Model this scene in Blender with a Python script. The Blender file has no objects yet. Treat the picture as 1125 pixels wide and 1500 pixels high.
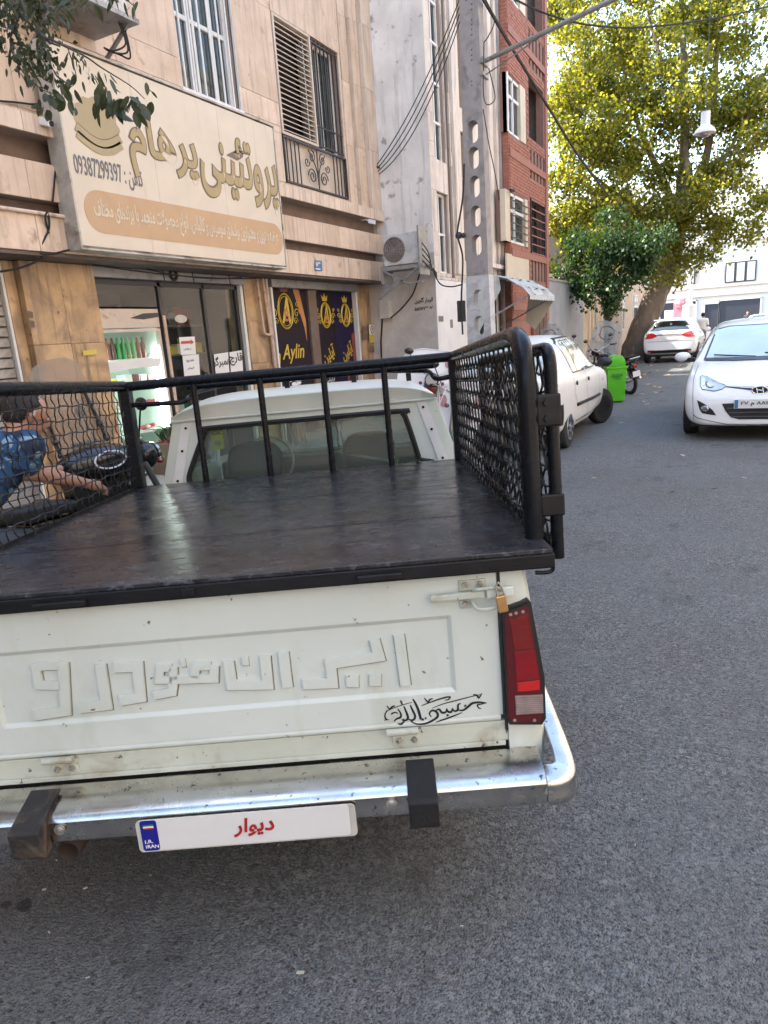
import bpy, bmesh, math, random, unicodedata
import numpy as np
from mathutils import Vector, Matrix
from mathutils.bvhtree import BVHTree
from mathutils.geometry import tessellate_polygon
R = math.radians
random.seed(7); rng = np.random.default_rng(7)
SC = bpy.context.scene; COL = SC.collection

# ------------------------------------------------------------------ camera, sky, sun, exposure
FPX, U0, V0, EYE = 1000.0, 562.5, 750.0, 1.55
def _n(a): a = np.array(a, float); return a/np.linalg.norm(a)
def _cd(u, v): return np.array([(u-U0)/FPX, (V0-v)/FPX, -1.0])
_up = _n([-.07, 1, .255]); _s = _n(_cd(1090, 458)); _s = _n(_s-_up*_s.dot(_up)); _x = np.cross(_s, _up)
WM = np.array([_x, _s, _up])
cam = bpy.data.objects.new('camera', bpy.data.cameras.new('camera')); COL.objects.link(cam)
cam.matrix_world = Matrix.Translation((0, 0, EYE)) @ Matrix(WM.tolist()).to_4x4()
cam.data.lens = 24.0; cam.data.sensor_width = 36.0; cam.data.sensor_fit = 'AUTO'
cam.data.clip_start = 0.05; cam.data.clip_end = 2000; SC.camera = cam

world = bpy.data.worlds.new('World'); SC.world = world; world.use_nodes = True
nt = world.node_tree; bg = nt.nodes['Background']
sky = nt.nodes.new('ShaderNodeTexSky'); sky.sky_type = 'NISHITA'; sky.sun_disc = False
SUN_EL, SUN_AZ = R(46), R(260)       # azimuth clockwise from +Y, towards the sun
sky.sun_elevation = SUN_EL; sky.sun_rotation = SUN_AZ
sky.air_density = 1.6; sky.dust_density = 4.0; sky.ozone_density = 1.0; sky.altitude = 1200
nt.links.new(sky.outputs[0], bg.inputs[0]); bg.inputs[1].default_value = 0.15
sun = bpy.data.objects.new('sun', bpy.data.lights.new('sun', 'SUN')); COL.objects.link(sun)
sun.data.energy = 3.2; sun.data.angle = R(.53); sun.data.color = (1, .93, .82)
_sd = Vector((math.sin(SUN_AZ)*math.cos(SUN_EL), math.cos(SUN_AZ)*math.cos(SUN_EL), math.sin(SUN_EL)))
sun.rotation_euler = _sd.to_track_quat('Z', 'Y').to_euler()
SC.view_settings.view_transform = 'Standard'; SC.view_settings.look = 'None'
SC.view_settings.exposure = 2.42; SC.view_settings.gamma = 1
SC.view_settings.use_curve_mapping = False
SC.cycles.max_bounces = 7; SC.cycles.transparent_max_bounces = 12
try: SC.cycles.use_denoising = True
except Exception: pass

# pixel of the photograph -> point on a plane of the street (x, y or z fixed)
def _ray(u, v): return WM @ _cd(u, v)
def fx(u, v, X): d = _ray(u, v); t = X/d[0]; return Vector((X, d[1]*t, EYE+d[2]*t))
def fy(u, v, Y): d = _ray(u, v); t = Y/d[1]; return Vector((d[0]*t, Y, EYE+d[2]*t))
def fz(u, v, Z=0.): d = _ray(u, v); t = (Z-EYE)/d[2]; return Vector((d[0]*t, d[1]*t, Z))
# the pickup stands nose-down at an angle to the street: its own frame
HT = 1.45
_ta = _n([0, .194, -1]); _tl = _n([1, .087, .0169]); _tl = _n(_tl-_ta*_tl.dot(_ta)); _tu = np.cross(_tl, _ta)
TM = np.array([_tl, _ta, _tu])
_wr, _wf, _wu = WM@_tl, WM@_ta, WM@_tu
TRUCK_M = Matrix(((_wr[0], _wf[0], _wu[0], 0), (_wr[1], _wf[1], _wu[1], 0), (_wr[2], _wf[2], _wu[2], 0), (0, 0, 0, 1)))
TRUCK_M.translation = Vector((0, 0, EYE)) - Vector(_wu)*HT
def ty(u, v, Y): d = TM@_cd(u, v); t = Y/d[1]; return Vector((d[0]*t, Y, HT+d[2]*t))
def tx(u, v, X): d = TM@_cd(u, v); t = X/d[0]; return Vector((X, d[1]*t, HT+d[2]*t))
def tz(u, v, Z): d = TM@_cd(u, v); t = (Z-HT)/d[2]; return Vector((d[0]*t, d[1]*t, Z))

# ------------------------------------------------------------------ materials
def mat(name, col, rough=.6, metal=0., var=.1, vs=2., col2=None, c2=(3., .5, .65), streak=None, bump=0., bs=20.,
        spec=.5, rnd=0., coat=0., emit=None, col3=None, c3=(20., .62, .66), mapping=(1, 1, 1), trans=0., rvar=0.):
    m = bpy.data.materials.new(name); m.use_nodes = True; t = m.node_tree; N, L = t.nodes, t.links
    b = N['Principled BSDF']; b.inputs['Roughness'].default_value = rough; b.inputs['Metallic'].default_value = metal
    b.inputs['Specular IOR Level'].default_value = spec
    if coat: b.inputs['Coat Weight'].default_value = coat; b.inputs['Coat Roughness'].default_value = .05
    if trans: b.inputs['Transmission Weight'].default_value = trans
    if emit: b.inputs['Emission Color'].default_value = (*emit[:3], 1); b.inputs['Emission Strength'].default_value = emit[3]
    tc = N.new('ShaderNodeTexCoord'); mp = N.new('ShaderNodeMapping'); mp.inputs['Scale'].default_value = mapping
    L.new(tc.outputs['Object'], mp.inputs['Vector']); V = mp.outputs[0]
    if rnd:
        oi = N.new('ShaderNodeObjectInfo'); ad = N.new('ShaderNodeVectorMath'); ad.operation = 'MULTIPLY_ADD'
        cx = N.new('ShaderNodeCombineXYZ')
        for k in range(3): L.new(oi.outputs['Random'], cx.inputs[k])
        ad.inputs[1].default_value = (37, 53, 71); L.new(cx.outputs[0], ad.inputs[0]); L.new(V, ad.inputs[2]); V = ad.outputs[0]
    def noise(sc, det=5, vec=None, dist=0.):
        n = N.new('ShaderNodeTexNoise'); n.inputs['Scale'].default_value = sc; n.inputs['Detail'].default_value = det
        n.inputs['Roughness'].default_value = .6; n.inputs['Distortion'].default_value = dist
        L.new(vec or V, n.inputs['Vector']); return n.outputs['Fac']
    def mix(fac, a, bcol):
        x = N.new('ShaderNodeMix'); x.data_type = 'RGBA'
        if hasattr(fac, 'links'): L.new(fac, x.inputs[0])
        else: x.inputs[0].default_value = fac
        for k, c in ((6, a), (7, bcol)):
            if hasattr(c, 'links'): L.new(c, x.inputs[k])
            else: x.inputs[k].default_value = (*c[:3], 1)
        return x.outputs[2]
    def rng_(f, lo, hi):
        r = N.new('ShaderNodeMapRange'); r.inputs[1].default_value = lo; r.inputs[2].default_value = hi; L.new(f, r.inputs[0]); return r.outputs[0]
    c = tuple(col[:3])
    if var:
        lo = tuple(max(0, k*(1-var)) for k in c); hi = tuple(min(1, k*(1+var)) for k in c)
        cc = mix(rng_(noise(vs, 8), .3, .7), lo, hi)
    else: cc = c
    if rnd:
        hs = N.new('ShaderNodeHueSaturation'); r2 = N.new('ShaderNodeMapRange'); r2.inputs[3].default_value = 1-rnd; r2.inputs[4].default_value = 1+rnd
        L.new(oi.outputs['Random'], r2.inputs[0]); L.new(r2.outputs[0], hs.inputs['Value'])
        if hasattr(cc, 'links'): L.new(cc, hs.inputs['Color'])
        else: hs.inputs['Color'].default_value = (*c, 1)
        cc = hs.outputs[0]
    if col2: cc = mix(rng_(noise(c2[0], 8, dist=.6), c2[1], c2[2]), cc, col2)
    if streak:
        m2 = N.new('ShaderNodeMapping'); m2.inputs['Scale'].default_value = streak[4] if len(streak) > 4 else (9, 9, .7); L.new(V, m2.inputs[0])
        cc = mix(rng_(noise(streak[3], 6, vec=m2.outputs[0]), streak[1], streak[2]), cc, streak[0])
    if col3: cc = mix(rng_(noise(c3[0], 3), c3[1], c3[2]), cc, col3)
    if hasattr(cc, 'links'): L.new(cc, b.inputs['Base Color'])
    else: b.inputs['Base Color'].default_value = (*cc, 1)
    if rvar:
        r = N.new('ShaderNodeMapRange'); r.inputs[1].default_value = .3; r.inputs[2].default_value = .7
        r.inputs[3].default_value = rough-rvar; r.inputs[4].default_value = rough+rvar
        L.new(noise(vs*2.3+1, 6), r.inputs[0]); L.new(r.outputs[0], b.inputs['Roughness'])
    if bump:
        bp = N.new('ShaderNodeBump'); bp.inputs['Strength'].default_value = bump; bp.inputs['Distance'].default_value = .02
        L.new(noise(bs, 6), bp.inputs['Height']); L.new(bp.outputs[0], b.inputs['Normal'])
    return m

def asphalt_mat():
    m = bpy.data.materials.new('asphalt'); m.use_nodes = True; t = m.node_tree; N, L = t.nodes, t.links; b = N['Principled BSDF']
    g = N.new('ShaderNodeNewGeometry'); P = g.outputs['Position']
    def noise(sc, det=5, r=.6):
        n = N.new('ShaderNodeTexNoise'); n.inputs['Scale'].default_value = sc; n.inputs['Detail'].default_value = det; n.inputs['Roughness'].default_value = r
        L.new(P, n.inputs['Vector']); return n.outputs['Fac']
    def mr(f, a, c, lo=0., hi=1.):
        r = N.new('ShaderNodeMapRange'); r.inputs[1].default_value = a; r.inputs[2].default_value = c; r.inputs[3].default_value = lo; r.inputs[4].default_value = hi
        L.new(f, r.inputs[0]); return r.outputs[0]
    def mix(f, a, c, mode='MIX'):
        x = N.new('ShaderNodeMix'); x.data_type = 'RGBA'; x.blend_type = mode
        if hasattr(f, 'links'): L.new(f, x.inputs[0])
        else: x.inputs[0].default_value = f
        for k, q in ((6, a), (7, c)):
            if hasattr(q, 'links'): L.new(q, x.inputs[k])
            else: x.inputs[k].default_value = (*q, 1)
        return x.outputs[2]
    v = N.new('ShaderNodeTexVoronoi'); v.inputs['Scale'].default_value = 150; L.new(P, v.inputs['Vector'])
    sep = N.new('ShaderNodeSeparateColor'); L.new(v.outputs['Color'], sep.inputs[0])
    v2 = N.new('ShaderNodeTexVoronoi'); v2.inputs['Scale'].default_value = 62; L.new(P, v2.inputs['Vector'])
    sep2 = N.new('ShaderNodeSeparateColor'); L.new(v2.outputs['Color'], sep2.inputs[0])
    base = mix(mr(sep.outputs[0], .1, 1), (.040, .042, .041), (.195, .204, .200))
    base = mix(mr(sep2.outputs[1], .80, .96), base, (.21, .207, .20))           # pale stones
    base = mix(mr(noise(.9, 6), .38, .62, 0, .55), base, (.118, .130, .132))        # cool worn patches
    base = mix(mr(noise(.55, 4), .46, .62, 0, .4), base, (.085, .073, .060))
    base = mix(mr(noise(62, 4, .7), .60, .68, 0, .9), base, (.018, .017, .016))      # open pits
    base = mix(mr(noise(260, 2), .42, .62, 0, .35), base, (.20, .20, .205))
    base = mix(mr(noise(7, 7, .75), .56, .70, 0, .45), base, (.040, .039, .040))
    base = mix(mr(noise(1.7, 8, .75), .57, .66, 0, .5), base, (.042, .040, .038))
    base = mix(mr(noise(3.1, 3), .60, .75, 0, .3), base, (.19, .20, .20))
    base = mix(mr(noise(4.6, 2, .5), .735, .76, 0, .75), base, (.022, .021, .021))      # old gum and oil spots
    L.new(base, b.inputs['Base Color']); b.inputs['Roughness'].default_value = .82; b.inputs['Specular IOR Level'].default_value = .38
    bp = N.new('ShaderNodeBump'); bp.inputs['Strength'].default_value = .9; bp.inputs['Distance'].default_value = .006
    ad = N.new('ShaderNodeMath'); ad.operation = 'ADD'; sb = N.new('ShaderNodeMath'); sb.operation = 'SUBTRACT'
    L.new(mr(v.outputs['Distance'], 0, .6, 1, 0), ad.inputs[0]); L.new(noise(90, 4), ad.inputs[1])
    L.new(ad.outputs[0], sb.inputs[0]); L.new(mr(noise(62, 4, .7), .59, .68, 0, 2.4), sb.inputs[1])
    L.new(sb.outputs[0], bp.inputs['Height']); L.new(bp.outputs[0], b.inputs['Normal'])
    return m

def deck_mat():
    m = bpy.data.materials.new('scratched black steel'); m.use_nodes = True; t = m.node_tree; N, L = t.nodes, t.links; b = N['Principled BSDF']
    tc = N.new('ShaderNodeTexCoord')
    def noise(sc, det=5, scale=(1, 1, 1), rot=0., r=.6, dist=0):
        mp = N.new('ShaderNodeMapping'); mp.inputs['Scale'].default_value = scale; mp.inputs['Rotation'].default_value = (0, 0, rot); L.new(tc.outputs['Object'], mp.inputs[0])
        n = N.new('ShaderNodeTexNoise'); n.inputs['Scale'].default_value = sc; n.inputs['Detail'].default_value = det; n.inputs['Roughness'].default_value = r
        n.inputs['Distortion'].default_value = dist; L.new(mp.outputs[0], n.inputs['Vector']); return n.outputs['Fac']
    def mr(f, a, c, lo=0., hi=1.):
        r = N.new('ShaderNodeMapRange'); r.inputs[1].default_value = a; r.inputs[2].default_value = c; r.inputs[3].default_value = lo; r.inputs[4].default_value = hi
        L.new(f, r.inputs[0]); return r.outputs[0]
    def mix(f, a, c):
        x = N.new('ShaderNodeMix'); x.data_type = 'RGBA'; L.new(f, x.inputs[0])
        for k, q in ((6, a), (7, c)):
            if hasattr(q, 'links'): L.new(q, x.inputs[k])
            else: x.inputs[k].default_value = (*q, 1)
        return x.outputs[2]
    def scratch(sc, scale, rot, w, mlo, mhi, seed):
        f = noise(sc, 2, scale, rot, .5, .4); sb = N.new('ShaderNodeMath'); sb.operation = 'SUBTRACT'; sb.inputs[1].default_value = .5; L.new(f, sb.inputs[0])
        ab = N.new('ShaderNodeMath'); ab.operation = 'ABSOLUTE'; L.new(sb.outputs[0], ab.inputs[0]); m_ = N.new('ShaderNodeMath'); m_.operation = 'MULTIPLY'
        L.new(mr(ab.outputs[0], 0, w, 1, 0), m_.inputs[0]); L.new(mr(noise(seed, 4), mlo, mhi), m_.inputs[1]); return m_.outputs[0]
    c = mix(mr(noise(2.3, 7, r=.7), .38, .62), (.0075, .008, .010), (.020, .021, .027))
    c = mix(mr(noise(1.3, 7, r=.75), .52, .64, 0, .30), c, (.034, .029, .026))
    c = mix(mr(noise(5, 9, (1, 1.6, 1), .3, .8), .50, .66, 0, .5), c, (.046, .050, .062))
    for a_ in ((2.2, (1, 6, 1), .35, .008, .44, .58, 1.7), (2.6, (1, 5, 1), -.6, .007, .44, .58, 2.3), (3.4, (1, 5, 1), 1.2, .008, .46, .58, 2.9), (5, (1, 6, 1), -.25, .012, .48, .58, 3.7), (7, (1, 4, 1), .8, .015, .48, .58, 4.3), (9, (1, 5, 1), 2.0, .016, .50, .60, 5.1)):
        f_ = scratch(*a_); m3 = N.new('ShaderNodeMath'); m3.operation = 'MULTIPLY'; m3.inputs[1].default_value = .55; L.new(f_, m3.inputs[0]); c = mix(m3.outputs[0], c, (.15, .16, .18))
    c = mix(mr(noise(22, 5, r=.7), .66, .70, 0, .8), c, (.26, .24, .21))
    L.new(c, b.inputs['Base Color']); b.inputs['Specular IOR Level'].default_value = .5
    L.new(mr(noise(6, 9, (1, 1.5, 1), .3, .75), .35, .65, .13, .38), b.inputs['Roughness'])
    bp = N.new('ShaderNodeBump'); bp.inputs['Strength'].default_value = .12; bp.inputs['Distance'].default_value = .01
    L.new(noise(2.5, 3), bp.inputs['Height']); L.new(bp.outputs[0], b.inputs['Normal'])
    return m

def glass_mat(name, tint=(.75, .82, .8), clear=.6, rough=.03):
    m = bpy.data.materials.new(name); m.use_nodes = True; t = m.node_tree; N, L = t.nodes, t.links
    for n in list(N):
        if n.type != 'OUTPUT_MATERIAL': N.remove(n)
    out = [n for n in N if n.type == 'OUTPUT_MATERIAL'][0]
    tr = N.new('ShaderNodeBsdfTransparent'); tr.inputs[0].default_value = (*tint, 1)
    gl = N.new('ShaderNodeBsdfGlossy'); gl.inputs['Roughness'].default_value = rough
    fr = N.new('ShaderNodeFresnel'); fr.inputs[0].default_value = 1.5
    df = N.new('ShaderNodeBsdfDiffuse'); df.inputs[0].default_value = (.35, .36, .34, 1)
    ge = N.new('ShaderNodeNewGeometry'); iv = N.new('ShaderNodeMath'); iv.operation = 'SUBTRACT'; iv.inputs[0].default_value = 1; L.new(ge.outputs['Backfacing'], iv.inputs[1])
    fm = N.new('ShaderNodeMath'); fm.operation = 'MULTIPLY'; L.new(fr.outputs[0], fm.inputs[0]); L.new(iv.outputs[0], fm.inputs[1])   # a pane mirrors on its outer face only
    m1 = N.new('ShaderNodeMixShader'); L.new(fm.outputs[0], m1.inputs[0]); L.new(tr.outputs[0], m1.inputs[1]); L.new(gl.outputs[0], m1.inputs[2])
    m2 = N.new('ShaderNodeMixShader'); tx_ = N.new('ShaderNodeTexNoise'); tx_.inputs['Scale'].default_value = 5; tx_.inputs['Detail'].default_value = 7
    r = N.new('ShaderNodeMapRange'); r.inputs[1].default_value = .35; r.inputs[2].default_value = .75; r.inputs[3].default_value = (1-clear)*.6; r.inputs[4].default_value = 1-clear
    tc = N.new('ShaderNodeTexCoord'); L.new(tc.outputs['Object'], tx_.inputs['Vector']); L.new(tx_.outputs['Fac'], r.inputs[0])
    L.new(r.outputs[0], m2.inputs[0]); L.new(m1.outputs[0], m2.inputs[1]); L.new(df.outputs[0], m2.inputs[2]); L.new(m2.outputs[0], out.inputs[0])
    return m

def leaf_mat(name, a, b_, trans):
    m = bpy.data.materials.new(name); m.use_nodes = True; t = m.node_tree; N, L = t.nodes, t.links
    for n in list(N):
        if n.type != 'OUTPUT_MATERIAL': N.remove(n)
    out = [n for n in N if n.type == 'OUTPUT_MATERIAL'][0]
    g = N.new('ShaderNodeNewGeometry'); x = N.new('ShaderNodeMix'); x.data_type = 'RGBA'
    x.inputs[6].default_value = (*a, 1); x.inputs[7].default_value = (*b_, 1); L.new(g.outputs['Random Per Island'], x.inputs[0])
    d = N.new('ShaderNodeBsdfPrincipled'); d.inputs['Roughness'].default_value = .5; L.new(x.outputs[2], d.inputs['Base Color'])
    tl = N.new('ShaderNodeBsdfTranslucent'); mu = N.new('ShaderNodeMix'); mu.data_type = 'RGBA'; mu.blend_type = 'MULTIPLY'; mu.inputs[0].default_value = 1
    L.new(x.outputs[2], mu.inputs[6]); mu.inputs[7].default_value = (3.8, 3.2, .8, 1); L.new(mu.outputs[2], tl.inputs[0])
    ms = N.new('ShaderNodeMixShader'); ms.inputs[0].default_value = trans; L.new(d.outputs[0], ms.inputs[1]); L.new(tl.outputs[0], ms.inputs[2]); L.new(ms.outputs[0], out.inputs[0])
    return m

M = {}
def dm(k, *a, **kw): M[k] = mat(k.replace('_', ' '), *a, **kw)
M['asphalt'] = asphalt_mat(); M['deck'] = deck_mat()
dm('pave', (.30, .27, .24), .85, var=.25, vs=6, col2=(.16, .14, .12), bump=.3, bs=60)
dm('kerb', (.34, .32, .29), .85, var=.2, vs=5, col2=(.2, .18, .16), bump=.3)
# building 1
dm('stone', (.62, .475, .355), .62, var=.12, vs=3, col2=(.52, .385, .27), c2=(1.8, .48, .70), streak=((.34, .25, .175), .50, .78, 1.3), bump=.10, bs=26, rnd=.09, col3=(.40, .29, .20), c3=(5, .60, .72))
dm('stone_pale', (.63, .50, .385), .6, var=.10, vs=4, col2=(.55, .42, .32), c2=(2.4, .5, .7), streak=((.32, .235, .17), .50, .76, 1.4), bump=.08, bs=30, rnd=.05)
dm('stone_orange', (.46, .30, .155), .5, var=.22, vs=4, col2=(.27, .175, .10), c2=(2.6, .46, .62), streak=((.17, .115, .075), .54, .72, 1.4), bump=.12, bs=20, rnd=.05, col3=(.12, .09, .07), c3=(9, .70, .74))
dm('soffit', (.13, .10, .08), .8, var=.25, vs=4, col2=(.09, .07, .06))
dm('groove', (.16, .11, .085), .85, var=.2, vs=5)
dm('joint', (.36, .27, .21), .9, var=.1)
dm('sign_face', (.61, .52, .40), .42, var=.05, vs=2, streak=((.42, .36, .28), .60, .84, 1.3, (7, 7, .5)), col2=(.55, .47, .36), c2=(1.5, .5, .8))
dm('sign_edge', (.45, .41, .35), .5, var=.2, vs=8, col2=(.18, .15, .12))
dm('sign_gold', (.36, .27, .12), .45, var=.08, vs=6)
dm('sign_dark', (.15, .11, .085), .5, var=.1)
dm('sign_strip', (.47, .30, .16), .45, var=.06, vs=4)
dm('sign_cream', (.62, .53, .40), .5, var=.03)
dm('sign_grey', (.12, .12, .13), .5, var=.05)
dm('sign_seal', (.36, .28, .15), .5, var=.08)
dm('white_metal', (.66, .65, .62), .4, var=.06, col2=(.4, .37, .33), c2=(6, .6, .8))
dm('dark_metal', (.045, .043, .045), .45, var=.2, metal=.2)
dm('grey_metal', (.30, .29, .28), .45, metal=.4, var=.15, vs=6, col2=(.16, .13, .11), c2=(8, .55, .7))
dm('louvre', (.52, .43, .34), .5, var=.06)
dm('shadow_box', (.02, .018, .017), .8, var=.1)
dm('shutter', (.33, .32, .30), .4, metal=.5, var=.15, vs=6, col2=(.2, .18, .16))
dm('curtain', (.5, .48, .44), .9, var=.15, vs=12)
M['glass'] = glass_mat('window glass', (.5, .56, .56), .88)
M['shop_glass'] = glass_mat('shop glass', (.90, .94, .92), .985)
M['truck_glass'] = glass_mat('dusty cab glass', (.72, .82, .76), .84, .05)
M['shield'] = glass_mat('clear plastic shield', (.86, .88, .88), .35, .12)
M['shield_brown'] = glass_mat('hazy plastic shield', (.84, .76, .70), .62, .15)
M['leaf_plane'] = leaf_mat('plane tree leaves', (.024, .044, .012), (.185, .188, .045), .58)
M['leaf_dark'] = leaf_mat('dark leaves', (.014, .042, .012), (.040, .085, .022), .25)
M['leaf_near'] = leaf_mat('near leaves', (.018, .030, .015), (.045, .060, .030), .15)
dm('bark', (.17, .13, .10), .9, var=.3, vs=5, col2=(.30, .24, .18), c2=(4, .55, .65), bump=.6, bs=18, mapping=(1, 1, .4))
dm('bark_dark', (.07, .055, .045), .9, var=.3, bump=.5)
# building 2 and the brick one
dm('plaster', (.76, .70, .64), .85, var=.14, vs=1.2, col2=(.62, .57, .51), c2=(1.6, .48, .72), streak=((.40, .36, .32), .54, .80, 1.2), bump=.35, bs=10, col3=(.36, .32, .28), c3=(4, .62, .70))
dm('plaster_low', (.58, .51, .44), .85, var=.16, vs=2, col2=(.46, .40, .34), c2=(3, .48, .72), bump=.3, bs=14)
dm('stone_grey', (.68, .59, .50), .7, var=.12, vs=3, streak=((.30, .26, .22), .5, .75, 1.), bump=.12, rnd=.06)
dm('reveal', (.25, .22, .20), .8, var=.2, vs=4)
dm('white_wall', (.78, .76, .73), .8, var=.06, vs=3, streak=((.36, .33, .31), .62, .8, 1.2), bump=.1)
dm('concrete', (.31, .28, .26), .85, var=.14, vs=4, col2=(.19, .175, .165), c2=(4, .5, .7), bump=.35, bs=50)
dm('concrete_pale', (.50, .49, .48), .8, var=.12, vs=7, col2=(.38, .375, .37), c2=(6, .5, .6), bump=.35, bs=40)
dm('brick', (.36, .145, .095), .8, var=.18, vs=7, bump=.3, bs=60, col2=(.29, .115, .08), c2=(9, .45, .62))
dm('mortar', (.23, .13, .10), .9, var=.12)
dm('brick_band', (.31, .135, .10), .7, var=.1, vs=5)
dm('cream_tile', (.58, .50, .38), .6, var=.06, vs=4, rnd=.03)
dm('balcony_dark', (.10, .055, .045), .8, var=.2)
dm('grey_wall', (.30, .31, .325), .8, var=.12, vs=2, bump=.2, bs=12)
dm('wood_old', (.13, .085, .06), .8, var=.3, vs=8, mapping=(1, 1, .2))
dm('ochre', (.44, .29, .13), .7, var=.15, vs=5)
dm('beige_wall', (.50, .40, .31), .8, var=.12, vs=2, col2=(.36, .26, .20), c2=(2, .5, .7))
dm('far_white', (.66, .63, .58), .7, var=.05, vs=1, rnd=.02)
dm('far_pink', (.56, .47, .40), .8, var=.15, vs=.6)
dm('far_dark', (.035, .037, .05), .6, var=.1)
dm('ac_white', (.52, .51, .48), .5, var=.08, vs=6, col2=(.33, .31, .28), c2=(7, .52, .7))
dm('tarp_fabric', (.46, .48, .46), .7, var=.15, vs=6, col2=(.25, .26, .25))
dm('tarp_cream', (.52, .47, .38), .7, var=.1)
# truck
dm('truck_paint', (.56, .605, .555), .36, var=.045, vs=2.2, coat=.15, rvar=.06, streak=((.42, .45, .37), .60, .88, 1.2, (5, 5, 1.2)), col2=(.47, .515, .44), c2=(4, .54, .78), col3=(.17, .12, .08), c3=(30, .70, .74))
dm('edge_shade', (.20, .20, .165), .6, var=.2, vs=14)  # darker paint for the shaded edges of the pressed letters
dm('truck_low', (.48, .51, .43), .45, var=.10, vs=5, col2=(.33, .31, .23), c2=(7, .50, .66), col3=(.075, .05, .038), c3=(30, .66, .70))
dm('black_paint', (.0075, .0085, .011), .26, var=.2, vs=9, coat=.04, bump=.035, bs=16, rvar=.08, spec=.16, col3=(.035, .035, .04), c3=(30, .7, .74))
dm('black_wire', (.006, .006, .007), .36, var=.2, vs=9)
dm('black_lip', (.006, .0065, .008), .45, var=.3, vs=8, bump=.1, bs=25, spec=.3, col3=(.20, .19, .18), c3=(40, .73, .77), rvar=.1)
dm('chrome', (.62, .60, .56), .25, metal=1, var=.18, vs=4, bump=.06, bs=7, rvar=.09, col2=(.40, .39, .36), c2=(4, .48, .66), col3=(.12, .11, .09), c3=(48, .64, .70))
dm('steel_dull', (.40, .39, .36), .45, metal=.7, var=.2, vs=9, col2=(.20, .16, .12), c2=(16, .55, .65))
dm('rubber', (.009, .009, .010), .75, var=.25, vs=9, bump=.25, bs=40)
dm('rubber_dusty', (.022, .020, .018), .75, var=.3, vs=7, col2=(.10, .075, .052), c2=(6, .47, .60), bump=.2, bs=30)
dm('gasket', (.012, .012, .012), .5, var=.1)
dm('under', (.024, .022, .020), .9, var=.2)
dm('rust', (.035, .024, .018), .85, var=.3, vs=12)
dm('lamp_house', (.085, .004, .007), .3, var=.1, coat=.5)
dm('lamp_red', (.21, .005, .008), .14, var=.14, vs=12, coat=.8, mapping=(1, 1, 8))
dm('lamp_orange', (.16, .010, .008), .16, var=.14, vs=12, coat=.8, mapping=(1, 1, 8))
dm('lamp_bright', (.50, .012, .012), .12, var=.1, coat=.8)
dm('lamp_clear', (.26, .20, .185), .18, var=.2, vs=30, coat=.8)
dm('brass', (.52, .31, .13), .35, metal=.7, var=.2, vs=20)
dm('plate_white', (.66, .66, .64), .4, var=.02)
dm('plate_old', (.52, .52, .46), .5, var=.15, col2=(.3, .28, .24))
dm('plate_blue', (.01, .012, .23), .4, var=0)
dm('white_ink', (.75, .75, .75), .5, var=0)
dm('red_ink', (.40, .012, .012), .5, var=0)
dm('black_ink', (.012, .012, .014), .5, var=.1)
dm('green_ink', (.02, .25, .06), .5, var=0)
dm('seat_dark', (.075, .08, .075), .8, var=.2)
dm('cabin_trim', (.30, .32, .28), .7, var=.15)
dm('tassel', (.55, .56, .54), .9, var=.15)
dm('blue_bead', (.05, .16, .33), .4, var=.1)
dm('sticker_yellow', (.62, .50, .06), .5, var=.1)
# cars and bikes
dm('car_white', (.74, .74, .73), .22, var=.02, coat=.6)
dm('roof_paint_lifted', (.66, .69, .61), .36, var=.05, vs=3, coat=.15, col2=(.56, .58, .50), c2=(4, .58, .8), col3=(.25, .2, .13), c3=(34, .74, .78))  # creamier than truck_paint, and lightened to imitate stronger light on the roof
dm('car_white_old', (.68, .68, .66), .34, var=.05, vs=3, coat=.2, col2=(.55, .54, .50), c2=(5, .6, .8))
dm('car_glass', (.018, .022, .022), .05, var=0, spec=.9, coat=1)
M['car_screen'] = mat('sky reflection and car blue', (.42, .54, .56), .06, var=.10, vs=2.5, coat=1)  # pale blue paints in the screens' sky reflection; plain paint on the distant car
dm('car_window_pale', (.33, .31, .22), .12, var=.4, vs=5, coat=1)  # yellowish tone paints in the trees' reflection and the bright far windows
dm('car_black', (.014, .014, .015), .4, var=.1)
dm('tyre', (.018, .018, .018), .8, var=.2, vs=20, bump=.2)
dm('alloy', (.48, .48, .48), .3, metal=.8, var=.1)
dm('headlamp', (.34, .36, .38), .12, metal=.75, var=.25, vs=18, coat=1)
dm('seam', (.10, .10, .10), .6, var=0)
dm('bike_black', (.010, .010, .011), .25, var=.1, coat=.3)
dm('bike_seat', (.025, .025, .028), .55, var=.2)
dm('bike_red', (.34, .02, .02), .3, var=.1, coat=.5)
dm('bike_green', (.012, .20, .11), .3, var=.1, coat=.5)
dm('engine', (.22, .22, .22), .4, metal=.8, var=.25, vs=12)
dm('white_plastic', (.66, .65, .64), .4, var=.05)
dm('pink_dot', (.36, .17, .17), .4, var=.1)
dm('mirror_glass', (.30, .31, .33), .1, metal=.9, var=0)
dm('bin_green', (.10, .47, .018), .38, var=.12, vs=5, col2=(.09, .33, .03), c2=(6, .56, .8))
dm('bin_dark', (.04, .22, .02), .5, var=0)
dm('skin', (.38, .205, .135), .5, var=.1, vs=9)
dm('hair', (.018, .014, .012), .7, var=.3, vs=40, bump=.5, bs=120)
dm('shirt_blue', (.020, .070, .17), .85, var=.25, vs=9, col2=(.20, .32, .40), c2=(13, .53, .57), col3=(.010, .022, .055), c3=(9, .52, .56))
dm('trouser', (.05, .055, .065), .85, var=.2)
dm('shirt_white', (.80, .79, .76), .85, var=.05)
dm('shirt_red', (.30, .04, .04), .85, var=.1)
dm('grey_cloth', (.30, .30, .30), .85, var=.1)
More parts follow.
